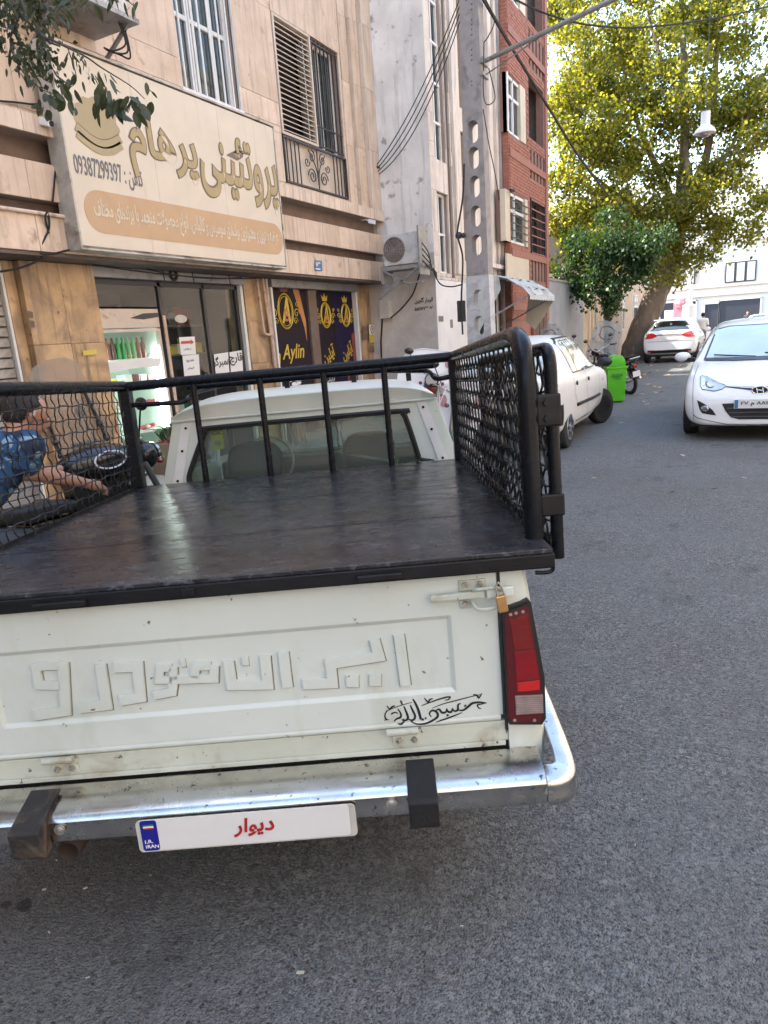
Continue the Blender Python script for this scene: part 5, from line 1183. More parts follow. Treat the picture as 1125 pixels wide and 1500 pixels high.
# rear gate folded back along the outside of the right side
xg = .430
gt = MB().tube(arc_path([(xg, 1.80, .935), (xg, 1.80, 1.492), (xg, 3.05, 1.492), (xg, 3.05, .96), (xg, 1.80, .96)], .06, 6), .0172, 14).build('folded_gate', 'black_paint', TK, smooth=True)
wires(xg, 1.82, 3.03, .965, 1.48, cut=False).build('wire_mesh', 'black_wire', gt, smooth=True, kind='stuff')
for y in (2.2, 2.63): MB().tube([(xg, y, .97), (xg, y, 1.48)], .012, 8).build('bar', 'black_paint', gt, smooth=True)
for z, h_ in ((1.335, .042), (1.085, .030)): MB().box(xr+.018, xg+.019, 1.776, 1.80, z-h_, z+h_).build('clamp', 'black_lip', gt, bevel=.006)
for z in (1.355, 1.315): MB().cyl((xr+.045, 1.765, z), (xr+.045, 1.775, z), .010, n=6).build('bolt', 'black_lip', gt)

# bumper
def bump_prof(s_=0.): return [(1.690, .448), (1.668, .455), (1.600, .440), (1.575, .431), (1.5645, .424), (1.5605, .415), (1.5635, .403), (1.5605, .385), (1.5625, .362), (1.570, .355), (1.59, .354), (1.59, .360), (1.575, .368), (1.575, .419), (1.65, .438), (1.69, .440)]
BX = .322; pf = bump_prof()
bm_ = MB(); xs = [mx(BX)+.0+(BX-mx(BX))*k/24 for k in range(25)]
for x in xs: bm_.v += [(x, y, z) for y, z in pf]
m_ = len(pf)
for r_ in range(24):
    for k in range(m_): l = (k+1) % m_; bm_.f.append((r_*m_+k, r_*m_+l, (r_+1)*m_+l, (r_+1)*m_+k))
BP = bm_.build('bumper', 'chrome', TK, smooth=True, auto=35)
def corner(s_):
    f = (lambda x: x) if s_ > 0 else mx
    pl = [(BX-.002, 1.5575), (.345, 1.5575), (.370, 1.5640), (.392, 1.580), (.405, 1.605), (.410, 1.640), (.408, 1.72), (.402, 1.82), (.394, 1.93), (.388, 2.02)]
    c = MB(); sec = [(.355, .0, 0), (.368, .003, 1), (.372, .006, 1), (.40, .006, 1), (.44, .003, 1), (.475, .006, 1), (.487, .003, 1), (.495, -.006, 1), (.502, -.028, 1), (.505, -.045, 1)]
    sec = [(.352, -.012), (.355, 0), (.362, .004), (.375, .005), (.398, .002), (.411, .005), (.421, .002), (.429, -.008), (.437, -.028), (.443, -.052)]
    m2 = len(sec); n2 = len(pl)
    for i in range(n2):
        a = Vector(pl[max(i-1, 0)]); b = Vector(pl[min(i+1, n2-1)]); d = (b-a).normalized(); nn = Vector((d.y, -d.x))
        rise = max(0, (pl[i][1]-1.60))*.36; sq = 1-max(0, (pl[i][1]-1.7))*.9
        for z, off in sec: c.v.append((f(pl[i][0]+nn.x*off), pl[i][1]+nn.y*off, .440+(z-.440)*sq+rise*.88))
    for i in range(n2-1):
        for k in range(m2-1): c.f.append((i*m2+k, i*m2+k+1, (i+1)*m2+k+1, (i+1)*m2+k))
    o = c.build('bumper_corner', 'chrome', BP, smooth=True, auto=50)
    md = o.modifiers.new('s', 'SOLIDIFY'); md.thickness = .004; md.offset = -1; md2 = o.modifiers.new('u', 'SUBSURF'); md2.levels = md2.render_levels = 2; evald(o)
    for p_ in o.data.polygons: p_.use_smooth = True
    return o
corner(1); corner(-1)
for u, v in ((573, 1172), (807, 1153), (85, 1210)):
    q = ty(u, v, 1.555); q.z = .397; MB().ball((q.x, 1.5605, q.z), .0125, 12, (1, .5, 1)).cyl((q.x, 1.561, q.z), (q.x, 1.557, q.z), .014).build('bolt_head', 'steel_dull', BP, smooth=True)
def guard(u0, u1, v0, v1, m_):
    x0, x1 = ty(u0, v0, 1.53).x, ty(u1, v0, 1.53).x; xm = (x0+x1)/2; hw = (x1-x0)/2
    pl = [(1.645, .455), (1.640, .466), (1.515, .432), (1.506, .424), (1.514, .356), (1.524, .345), (1.556, .352), (1.5585, .36), (1.5585, .437), (1.60, .447)]
    o = MB().prism([(y, z) for y, z in pl], (xm-hw, 0, 0), (0, 1, 0), (0, 0, 1), (1, 0, 0), 2*hw).build('bumper_guard', m_, BP, bevel=.0035, seg=2)
guard(594, 638, 1130, 1215, 'rubber'); guard(8, 54, 1175, 1262, 'rubber_dusty')
# number plate hung under the bumper
a, b, c, d = ty(203, 1203, 1.55), ty(510, 1177, 1.55), ty(510, 1226, 1.55), ty(203, 1247, 1.55)
px0, px1, pz0, pz1 = a.x, b.x, (c.z+d.z)/2, (a.z+b.z)/2
def rrect(x0, x1, z0, z1, r, n=5):
    o = []
    for cx, cz, t0 in ((x1-r, z1-r, 0), (x0+r, z1-r, 90), (x0+r, z0+r, 180), (x1-r, z0+r, 270)):
        o += [(cx+r*math.cos(R(t0+90*k/n)), cz+r*math.sin(R(t0+90*k/n))) for k in range(n+1)]
    return o
NPp = flat([rrect(px0-.012, px1+.016, pz0-.004, pz1-.004, .012)], 'plate_holder', 'plate_old', TK, frame((0, 1.558, 0), (1, 0, 0), (0, 0, 1)), .004)
PLT = flat([rrect(px0, px1, pz0+.002, pz1, .010)], 'number_plate', 'plate_white', NPp, frame((0, 1.5515, 0), (1, 0, 0), (0, 0, 1)), .002, bevel=.0007)
flat([rrect(px0+.001, px0+.044, pz0+.003, pz1-.001, .008)], 'blue_band', 'plate_blue', NPp, frame((0, 1.5492, 0), (1, 0, 0), (0, 0, 1)), .0006)
for k, m_ in enumerate(('red_ink', 'white_ink', 'green_ink')): flat([[(px0+.009, pz1-.026+k*.0045), (px0+.036, pz1-.026+k*.0045), (px0+.036, pz1-.0216+k*.0045), (px0+.009, pz1-.0216+k*.0045)]], 'flag_stripe', m_, NPp, frame((0, 1.5484, 0), (1, 0, 0), (0, 0, 1)), .0004)
for t_, dz, w_ in (('I.R.', .030, .020), ('IRAN', .016, .033)): text(t_, 'lettering', 'white_ink', NPp, wallY(px0+.009+w_/2, 1.5484, pz0+dz), w=w_, h=.0095, off=.01)
text(fa('دیوار'), 'lettering', 'red_ink', NPp, wallY((px0+px1)/2+.022, 1.5488, (pz0+pz1)/2+.004), w=.105, h=.052, off=.025, shear=.15)
# exhaust, axle, wheels, and unseen undercarriage added to block light
ex = ty(105, 1240, 1.62); ep = MB(); n = 20
ep.tube([(ex.x, 1.60, ex.z), (ex.x, 1.75, ex.z+.0), (ex.x-.02, 2.2, ex.z+.02)], .030, n, caps=False); eo = ep.build('exhaust_pipe', 'rust', TK, smooth=True)
md = eo.modifiers.new('s', 'SOLIDIFY'); md.thickness = .004; evald(eo)
MB().cyl((ex.x, 1.66, ex.z), (ex.x, 1.67, ex.z), .026, n=20).build('exhaust_inside', 'under', TK)
MB().bar((ex.x+.05, 1.66, ex.z+.05), (ex.x+.10, 1.75, ex.z+.14), .06, .004).build('exhaust_hanger', 'rust', TK)
sp_ = MB().tube([(CX-.1, 2.05, .285), (CX-.1, 2.05, .30), (CX-.1, 2.05, .42), (CX-.1, 2.05, .43)], [.24, .29, .29, .24], 28).build('spare_wheel_blocker', 'tyre', TK, smooth=True)
MB().box(-.25, .12, 1.95, 2.45, .20, .40).build('fuel_tank', 'under', TK, bevel=.03)  # unseen, added to keep light from under the truck
for x in (-1.02, .04): MB().tube(smooth_path([(x, 1.80, .40), (x, 2.2, .31), (x, 2.72, .27), (x, 3.2, .31), (x, 3.6, .40)]), .03, 6).build('leaf_spring_blocker', 'under', TK)
for x in (-1.16, .18): MB().box(x-.10, x+.10, 2.36, 2.37, .12, .44).build('mud_flap_blocker', 'rubber', TK)
for x in (mx(.25), .25): MB().box(x-.02, x+.02, 1.75, 6.0, .26, .44).build('sill_blocker', 'under', TK)
for x in (mx(.17), .17):
    for y, z in ((2.72, .29), (5.35, .36)):
        w = MB().tube([(x-.08, y, z), (x-.075, y, z), (x+.075, y, z), (x+.08, y, z)], [.26, .30, .30, .26], 28).build('wheel', 'tyre', TK, smooth=True)
        MB().tube([(x-.083, y, z), (x+.083, y, z)], .17, 18).build('rim', 'steel_dull', w)
MB().cyl((mx(.2), 2.72, .30), (.2, 2.72, .30), .05).box(mx(.25), .25, YG+.02, YG+.05, .30, .42).build('axle', 'under', TK)

# cab
YC = 3.80
CC = -.457
def cabx(z): return .372-(z-.985)*.307 if z > .985 else .372+(0.985-z)*.02
def mx(x): return 2*CC-x
cw = [(mx(cabx(.5)), .5), (cabx(.5), .5), (cabx(.98), .98), (cabx(1.345), 1.345), (mx(cabx(1.345)), 1.345), (mx(cabx(.98)), .98)]
WN = [(-1.135, .965), (.152, .965), (.160, 1.00), (.148, 1.06), (.105, 1.235), (.086, 1.262), (.045, 1.276), (-.965, 1.276), (-1.008, 1.262), (-1.030, 1.235), (-1.120, 1.06), (-1.143, 1.00)]
def holeplate(outer, hole, name, m_, par, y, th):
    tri = tessellate_polygon([[Vector((p[0], p[1], 0)) for p in outer], [Vector((p[0], p[1], 0)) for p in hole]]); allp = outer+hole; b = MB()
    b.v = [(x, y, z) for x, z in allp]+[(x, y+th, z) for x, z in allp]; N_ = len(allp)
    for t in tri: b.f.append(tuple(t)); b.f.append(tuple(k+N_ for k in t[::-1]))
    for lo, n in ((0, len(outer)), (len(outer), len(hole))):
        for k in range(n): l = (k+1) % n; b.f.append((lo+k, lo+l, lo+l+N_, lo+k+N_))
    return b.build(name, m_, par)
cabo = holeplate(cw, WN, 'cab', 'truck_paint', TK, YC, .03)
# roof: shallow dome with an overhanging lip
rf = MB(); ny, nx = 8, 20
for j in range(ny+1):
    y = 3.762+(1.20)*j/ny
    for i in range(nx+1):
        t = -1+2*i/nx; hw = cabx(1.36)+.020-CC
        hw *= 1-.05*max(0, j-5)/3
        x = CC+t*hw; edge = 1-abs(t)**7; fr_ = 1-max(0, (j-5)/3)**2*.5; bk_ = min(1, .55+.45*(j/1.2))
        rf.v.append((x, y, 1.352+.098*edge*fr_*bk_+.012*(1-t*t)))
for j in range(ny):
    for i in range(nx): k = j*(nx+1)+i; rf.f.append((k, k+1, k+nx+2, k+nx+1))
for i in range(nx): # rear drop of the roof skin
    pass
ro = rf.build('roof', 'roof_paint_lifted', TK, smooth=True); md = ro.modifiers.new('s', 'SOLIDIFY'); md.thickness = .02; md.offset = -1; md = ro.modifiers.new('u', 'SUBSURF'); md.levels = md.render_levels = 1; evald(ro)
rw = MB()
for i in range(nx):
    t0, t1 = -1+2*i/nx, -1+2*(i+1)/nx; hw = cabx(1.36)+.014-CC
    za, zb_ = [1.345+.098*(1-abs(t)**7)*.55+.010*(1-t*t) for t in (t0, t1)]
    rw.quad((CC+t0*hw, 3.790, 1.322), (CC+t1*hw, 3.790, 1.322), (CC+t1*hw, 3.764, zb_), (CC+t0*hw, 3.764, za))
rw.build('roof_rear_skin', 'roof_paint_lifted', TK, smooth=True)
MB().tube([(mx(cabx(1.33)+.012), 3.782, 1.324), (cabx(1.33)+.012, 3.782, 1.324)], .006, 8).build('roof_seam', 'truck_paint', TK)
for s_ in (1, -1):
    f = (lambda x: x) if s_ > 0 else mx
    st_ = flat([[(f(.268), .97), (f(.322), .97), (f(.218), 1.318), (f(.166), 1.318)]], 'corner_strip', 'car_white_old', TK, wallY(0, YC-.001, 0), .006, bevel=.0015)
    for t in (.06, .55, .92): MB().cyl((f(.294-.101*t), YC-.011, .975+.335*t), (f(.294-.101*t), YC-.006, .975+.335*t), .0075, n=10).build('screw', 'black_paint', st_)
    # side: quarter, door, pillars, and what is below the glass
    q = MB(); xz = [(cabx(z)-.002, z) for z in (.5, .98)]
    q.quad((f(cabx(.5)), YC+.03, .45), (f(cabx(.5)), 5.1, .45), (f(cabx(.98)), 5.1, .98), (f(cabx(.98)), YC+.03, .98))
    for y0, y1 in ((YC+.03, YC+.13), (4.22, 4.27)): q.quad((f(cabx(.98)), y0, .98), (f(cabx(.98)), y1, .98), (f(cabx(1.34)), y1, 1.34), (f(cabx(1.34)), y0, 1.34))
    q.quad((f(cabx(.98)), 5.02, .98), (f(cabx(.98)), 5.10, .98), (f(cabx(1.34)-.02), 4.80, 1.345), (f(cabx(1.34)-.01), 4.73, 1.345))
    qo = q.build('cab_side', 'truck_paint', TK); md = qo.modifiers.new('s', 'SOLIDIFY'); md.thickness = .02; md.offset = 0; evald(qo)
    MB().quad((f(cabx(.98)-.01), YC+.13, .98), (f(cabx(.98)-.01), 5.04, .98), (f(cabx(1.34)-.01), 4.76, 1.34), (f(cabx(1.34)-.01), YC+.13, 1.34)).build('side_glass', 'truck_glass', TK)
for off, r in ((0., .011), (-.014, .006)):
    cxw = sum(p[0] for p in WN)/len(WN); loop = [(cxw+(x-cxw)*(1+off*1.6), YC-.004, 1.12+(z-1.12)*(1+off*5)) for x, z in WN]
    MB().tube(smooth_path(loop+[loop[0]], 4)[:-1], r, 8, closed=True).build('window_seal', 'gasket', TK, smooth=True)
MB().prism([(x, z) for x, z in WN], (0, YC+.008, 0), (1, 0, 0), (0, 0, 1), (0, 1, 0), .004).build('rear_glass', 'truck_glass', TK)
wp = [(mx(.25), 5.08, .98), (.25, 5.08, .98), (.19, 4.78, 1.335), (mx(.19), 4.78, 1.335)]
MB().quad(*wp).build('windscreen', 'truck_glass', TK)
for a, b in ((0, 1), (1, 2), (2, 3), (3, 0)): MB().tube([wp[a], wp[b]], .022, 6).build('windscreen_frame', 'cabin_trim', TK)
MB().box(mx(.31), .31, 4.88, 5.12, .80, .97).build('dashboard', 'seat_dark', TK, bevel=.03)
hd = MB()
for i in range(9):
    for j in range(7):
        t = -1+2*i/8; s2 = j/6; hd.v.append((CC+t*(.80-.04*s2), 5.1+s2*1.0, .93+.05*(1-t*t)-.10*s2*s2))
for i in range(8):
    for j in range(6): k = i*7+j; hd.f.append((k, k+1, k+8, k+7))
hd.build('bonnet', 'truck_paint', TK, smooth=True)
MB().box(mx(.32), .32, 5.1, 6.15, .45, .86).box(mx(.34), .34, 6.15, 6.2, .3, .5).build('front_body', 'truck_paint', TK, bevel=.03)
for xm in (-.13, -.86):
    so_ = MB().prism(rrect(xm-.17, xm+.17, .55, 1.14, .11, 7), (0, 4.28, 0), (1, 0, 0), (0, 0, 1), (0, 1, 0), .10).build('seat_back', 'seat_dark', TK, bevel=.02)
    MB().box(xm-.23, xm+.23, 4.3, 4.75, .45, .62).build('seat_cushion', 'seat_dark', TK, bevel=.04)
MB().box(mx(.30), .30, 3.9, 5.0, .38, .42).build('cab_floor', 'seat_dark', TK)
sw = MB(); c0 = Vector((-.86, 4.72, .96)); a_ = Vector((1, 0, 0)); b_ = Vector((0, .42, .9)).normalized()
sw.tube([tuple(c0+a_*.185*math.cos(k*.262)+b_*.185*math.sin(k*.262)) for k in range(24)], .009, 8, closed=True)
for t in (.5, 2.6, 4.7): sw.tube([tuple(c0), tuple(c0+a_*.18*math.cos(t)+b_*.18*math.sin(t))], .008, 6)
sw.build('steering_wheel', 'car_white_old', TK, smooth=True)
tsl = MB()
for k in range(40):
    x = -.62+random.uniform(-.06, .06); y = 4.6+random.uniform(-.05, .05); tsl.tube([(x*.5-.31, y, 1.30), (x, y, 1.24), (x+random.uniform(-.02, .02), y, 1.10+random.uniform(-.03, .03))], .004, 4, False)
TS = thing('tassel_ornament', 'pale fringed tassel hanging inside the pickup cab behind the windscreen', 'ornament', matrix=TRUCK_M, local=True)
tsl.build('fringe', 'tassel', TS); MB().cyl((-.62, 4.6, 1.28), (-.62, 4.6, 1.33), .012).build('cord', 'tassel', TS)
BR = thing('bead_string', 'blue bead string hanging from the mirror inside the pickup cab', 'beads', matrix=TRUCK_M, local=True)
for s_ in (-.014, .014):
    o = MB()
    for k in range(18): o.ball((-.33+s_*(1+.3*math.sin(k)), 4.62, 1.31-k*.017), .008, 6)
    o.build('strand', 'blue_bead', BR, smooth=True)
MB().box(-.42, -.24, 4.62, 4.64, 1.28, 1.33).build('inner_mirror', 'seat_dark', TK, bevel=.01)
a, b = ty(307, 629, YC), ty(328, 658, YC); ad = MB().box(a.x, b.x, YC+.013, YC+.0145, b.z, a.z).build('window_sticker', 'sticker_yellow', TK)
text('ADAC', 'lettering', 'black_ink', ad, wallY((a.x+b.x)/2, YC+.0125, a.z-.022), w=(b.x-a.x)*.92, h=.026, off=.02)
flat([ell((a.x+b.x)/2, b.z+.035, .02, .016)], 'emblem', 'cabin_trim', ad, wallY(0, YC+.0125, 0), .0003)
tag(ad, 'yellow sticker inside the rear window', None)
bl = MB().bar((.0, YC+.1, .99), (-.35, 4.4, 1.02), .05, .003).build('seat_belt', 'cabin_trim', TK)
# door mirror on the right
a = ty(706, 685, 4.75); mr_ = MB().ball((a.x, 4.75, a.z), .085, 14, (.72, .35, 1)).build('door_mirror', 'cabin_trim', TK, smooth=True)
MB().cyl((a.x, 4.718, a.z), (a.x, 4.715, a.z), .07, n=20).build('mirror_glass', 'mirror_glass', mr_)
MB().tube([(a.x-.02, 4.78, a.z-.06), (.31, 4.85, .98)], .01, 6).build('mirror_arm', 'dark_metal', mr_)

# ------------------------------------------------------------------ concrete utility pole with oval holes
def holes_plate(outer, holes, name, m_, par, mtx, th):
    loops = [[Vector((p[0], p[1], 0)) for p in outer]]+[[Vector((p[0], p[1], 0)) for p in h] for h in holes]
    tri = tessellate_polygon(loops); allp = outer+[p for h in holes for p in h]; b = MB(); N_ = len(allp)
    b.v = [tuple(mtx@Vector((x, y, 0))) for x, y in allp]+[tuple(mtx@Vector((x, y, -th))) for x, y in allp]
    for t in tri: b.f.append(tuple(t)); b.f.append(tuple(k+N_ for k in t[::-1]))
    lo = 0
    for lp_ in [outer]+holes:
        n = len(lp_)
        for k in range(n): l = (k+1) % n; b.f.append((lo+k, lo+l, lo+l+N_, lo+k+N_))
        lo += n
    return b.build(name, m_, par)
UP = thing('utility_pole', 'grey concrete utility pole with a column of oval holes and cables', 'utility pole', (-3.92, 11.3, 0))
YP = 11.3
def pw(z): return .215-.0125*z*.9
pc = -3.90
vh = [196, 234, 276, 319, 361, 402, 440, 478]
hz_ = [fy(694, v, YP).z+.0 for v in vh]; hz_ = hz_+[hz_[-1]-.47*k for k in range(1, 4)]
def slot(z, hw=.085, hh=.16):
    return [(pc-.0+hw*math.cos(R(a)), z+hh-hw+hw*math.sin(R(a))) for a in range(0, 181, 20)]+[(pc+hw*math.cos(R(a)), z-hh+hw+hw*math.sin(R(a))) for a in range(180, 361, 20)]
zsplit = fy(692, 405, YP).z
mtxp = frame((0, YP-.12, 0), (1, 0, 0), (0, 0, 1))
hi = [z for z in hz_ if z > zsplit+.2]; lo_ = [z for z in hz_ if .3 < z < zsplit-.1]
holes_plate([(pc-pw(zsplit), zsplit), (pc+pw(zsplit), zsplit), (pc+pw(9), 9.5), (pc-pw(9), 9.5)], [slot(z) for z in hi], 'mast', 'concrete', UP, mtxp, .24)
holes_plate([(pc-pw(0)-.01, 0), (pc+pw(0)+.01, 0), (pc+pw(zsplit)+.006, zsplit-.002), (pc-pw(zsplit)-.006, zsplit-.002)], [slot(z) for z in lo_], 'painted_base', 'concrete_pale', UP, frame((0, YP-.125, 0), (1, 0, 0), (0, 0, 1)), .25)
pt = MB()
for v in (6, 14, 29, 36, 43, 51, 73, 81, 88, 119, 125): q = fy(691, v, YP-.12); pt.cyl((q.x, YP-.1205, q.z), (q.x, YP-.1195, q.z), .011, n=6)
pt.build('step_hole', 'black_ink', UP, kind='stuff')
a, b = fy(709, 90, YP), fy(905, -4, YP-.6)
SLA = thing('lamp_bracket', 'long grey steel lamp arm with its brace reaching out from the concrete pole', 'lamp arm', (a.x, YP, a.z))
d = (b-a); MB().tube([a-d*.02, b, b+d*.5], .034, 10).build('arm', 'grey_metal', SLA, smooth=True)
c0_, c1_ = fy(711, 110, YP), fy(790, 55, YP-.24); MB().tube([c0_, c1_], .010, 6).build('brace', 'grey_metal', SLA)
MB().box(pc+.14, pc+.2, YP-.14, YP+.14, a.z-.05, a.z+.03).box(pc+.14, pc+.2, YP-.14, YP+.14, c0_.z-.03, c0_.z+.02).build('clamp', 'grey_metal', SLA)
cb = MB()
for k in range(4):
    p0 = fy(551+k*1.5, 243+k*4, 11.72); cb.tube(sag(p0, fy(684+k*3, -30, YP-.15), .20+.07*k, 18), .0085, 5)
tag(cb.build('service_cable', 'cable', kind=None), 'bundle of black service cables sloping from the building corner up to the pole top', 'cable')
cb = MB(); cb.tube(smooth_path([fy(706, -5, 11.1), fy(745, 60, 13), fy(800, 155, 16), fy(850, 225, 19), fy(900, 300, 23)]), [.034]*24+[.034], 6) if False else None
P_ = smooth_path([fy(706, -5, 11.1), fy(745, 62, 13), fy(800, 152, 16), fy(850, 232, 19), fy(890, 285, 23)]); cb = MB(); cb.tube(P_, .030, 6)
tag(cb.build('overhead_cable', 'cable'), 'thick black overhead cable running down the street from the pole towards the trees', 'cable')
P_ = smooth_path([fy(748, -4, 11), fy(800, 20, 11.5), fy(860, 36, 12), fy(940, 40, 13), fy(1040, 28, 14), fy(1130, 8, 15), fy(1300, -40, 17)]); cb = MB(); cb.tube(P_, .014, 6)
tag(cb.build('overhead_cable', 'cable'), 'thin black overhead cable crossing in front of the large tree', 'cable')
cb = MB(); cb.tube(smooth_path([fy(712, 0, 11.15), fy(724, 30, 11.15), fy(716, 52, 11.15), fy(709, 62, 11.18)]), .009, 5).tube(smooth_path([fy(709, 62, 11.2), fy(708, 130, 11.2), fy(712, 152, 11.2), fy(722, 150, 11.2), fy(725, 138, 11.2), fy(716, 100, 11.2)]), .008, 5).tube(smooth_path([fy(708, 160, 11.2), fy(716, 210, 11.2), fy(724, 248, 11.2), fy(731, 290, 11.4), fy(730, 292, 11.6)]), .008, 5)
cb.tube(smooth_path([fy(680, 240, 11.1), fy(678, 290, 11.1), fy(670, 340, 11.1), fy(672, 352, 11.1), fy(678, 380, 11.1), fy(676, 440, 11.1), fy(678, 490, 11.1)]), .016, 5).tube(smooth_path([fy(634, 395, 11.75), fy(644, 415, 11.6), fy(660, 420, 11.4), fy(676, 417, 11.2)]), .012, 5)
tag(cb.build('pole_cable', 'cable'), 'looped black cables hanging along the side of the concrete pole', 'cable')
jb = thing('junction_box', 'dark cable junction box strapped to the left of the concrete pole', 'junction box', tuple(fy(675, 455, 11.2)))
q = fy(676, 455, 11.2); MB().box(q.x-.06, q.x+.05, 11.15, 11.27, q.z-.18, q.z+.16).build('case', 'concrete', jb, bevel=.01); jb.children[0].data.materials[0] = M['dark_metal']
q = fy(672, 345, 11.15); MB().ball((q.x, q.y, q.z), .06, 8).ball((q.x+.08, q.y, q.z-.01), .045, 8).build('splice', 'dark_metal', jb)
cl = MB(); q = fy(552, 245, 11.74); cl.cyl(q+Vector((0, .06, 0)), q-Vector((0, .05, 0)), .03); q = fy(549, 267, 11.74); cl.bar(q, fy(552, 245, 11.74), .02, .02)
tag(cl.build('cable_clamp', 'dark_metal'), 'dark cable clamps on the corner of the shop building', 'cable clamp')
# hanging white street lamp further down the street
LP = thing('street_lamp', 'white bell shaped street lamp hanging in front of the large tree', 'street lamp', tuple(fy(1033, 190, 19)))
q = fy(1033, 185, 19); MB().tube([q+Vector((0, 0, .30)), q+Vector((0, 0, .04)), q+Vector((0, 0, .02)), q+Vector((0, 0, -.06)), q+Vector((0, 0, -.13)), q+Vector((0, 0, -.15))], [.10, .10, .11, .20, .235, .235], 18).build('shade', 'lamp_white', LP, smooth=True)
MB().ball(tuple(q+Vector((0, 0, -.17))), .12, 10, (1, 1, .6)).build('diffuser', 'lamp_clear', LP, smooth=True); LP.children[-1].data.materials[0] = M['paper']
MB().tube([q+Vector((0, 0, .3)), q+Vector((0, 0, 6.0)), (6.6, 19, q.z+6.5)], .006, 5).build('arm', 'dark_metal', LP)
SP = thing('lamp_post', 'pale far lamp post standing before the white building', 'lamp post', (fy(1010, 475, 60).x, 60, 0))
x = fy(1010, 440, 60).x; z = fy(1010, 385, 60).z
MB().tube([(x, 60, 0), (x, 60, 2.4), (x, 60, 2.5), (x, 60, z)], [.55, .5, .24, .18], 10).build('post', 'far_white', SP, smooth=True); MB().box(x-2.6, x+2.2, 59.9, 60.1, z-.2, z).box(x-.9, x-.4, 59.8, 60.2, z-1.2, z-.2).build('crossarm', 'grey_wall', SP)

# ------------------------------------------------------------------ cars: smooth shells, with lamps and windows fitted onto them
def car_shell(name, st, par, arches, m_, lvl=2):
    """st: stations (y, z_sill, z_belt, z_top, w_sill, w_belt, w_top); arches: (y, z, r)"""
    bm = bmesh.new(); rings = []
    for y, zs_, zb_, zt_, ws, wb, wt in st:
        h = [(0, zs_), (ws*.8, zs_), (ws, zs_+.03), (wb*1.0, zs_+(zb_-zs_)*.45), (wb*.985, zb_-.06), (wb*.95, zb_), (wt, zt_-(.07 if zt_-zb_ > .2 else .02)), (wt*.72, zt_-.005), (0, zt_+.015)]
        rings.append(([bm.verts.new((x, y, z)) for x, z in h], [None]+[bm.verts.new((-x, y, z)) for x, z in h[1:-1]]+[None]))
    n = 9
    def V(r, s, k): return r[0][k] if s == 0 or k in (0, n-1) else r[1][k]
    for a, b in zip(rings, rings[1:]):
        for s in (0, 1):
            for k in range(n-1): bm.faces.new((V(a, s, k), V(a, s, k+1), V(b, s, k+1), V(b, s, k)))
    for r in (rings[0], rings[-1]):
        for k in range(n-1):
            vs = [V(r, 0, k), V(r, 0, k+1), V(r, 1, k+1), V(r, 1, k)]; u = []
            for v in vs:
                if v not in u: u.append(v)
            if len(u) > 2: bm.faces.new(u)
    bmesh.ops.recalc_face_normals(bm, faces=bm.faces)
    me = bpy.data.meshes.new(name); bm.to_mesh(me); bm.free(); me.materials.append(M[m_]); o = bpy.data.objects.new(name, me); link(o, par)
    md = o.modifiers.new('s', 'SUBSURF'); md.levels = md.render_levels = lvl; evald(o)
    for y, z, r in arches:
        c = MB().cyl((-2, y, z), (2, y, z), r, n=36).build('cutter', m_); md = o.modifiers.new('b', 'BOOLEAN'); md.operation = 'DIFFERENCE'; md.object = c; md.solver = 'EXACT'
        # keep the middle of the floor so that the arch has a back
        evald(o); bpy.data.objects.remove(c)
    for p_ in o.data.polygons: p_.use_smooth = True
    for e in o.data.edges: pass
    o.data.set_sharp_from_angle(angle=R(38)) if hasattr(o.data, 'set_sharp_from_angle') else None
    return o
def wheel(par, x, y, z, r, w, rimr, hub='alloy', spokes=0, steer=0.):
    s_ = 1 if x > 0 else -1; rot = Matrix.Rotation(steer, 4, 'Z'); o = MB()
    o.tube([(-w/2, 0, 0), (-w/2+.01, 0, 0), (-w*.3, 0, 0), (w*.3, 0, 0), (w/2-.01, 0, 0), (w/2, 0, 0)], [rimr, r*.93, r, r, r*.93, rimr], 32)
    t = o.build('wheel', 'tyre', par, smooth=True); t.matrix_basis = Matrix.Translation((x, y, z))@rot
    q = MB().cyl((s_*(w/2-.03), 0, 0), (s_*(w/2+.004), 0, 0), rimr*1.02, rimr*.96, 28); rm = q.build('rim', hub, t, smooth=True)
    if spokes:
        dk_ = MB()
        for k in range(spokes):
            a = 2*math.pi*(k+.5)/spokes; dk_.obox((s_*(w/2+.006), rimr*.62*math.cos(a), rimr*.62*math.sin(a)), (1, 0, 0), (0, math.cos(a), math.sin(a)), (0, -math.sin(a), math.cos(a)), .002, rimr*.24, rimr*.13)
        dk_.build('rim_gap', 'car_black', t)
        MB().cyl((s_*(w/2), 0, 0), (s_*(w/2+.012), 0, 0), rimr*.2, n=12).build('hub_cap', hub, t)
    return t
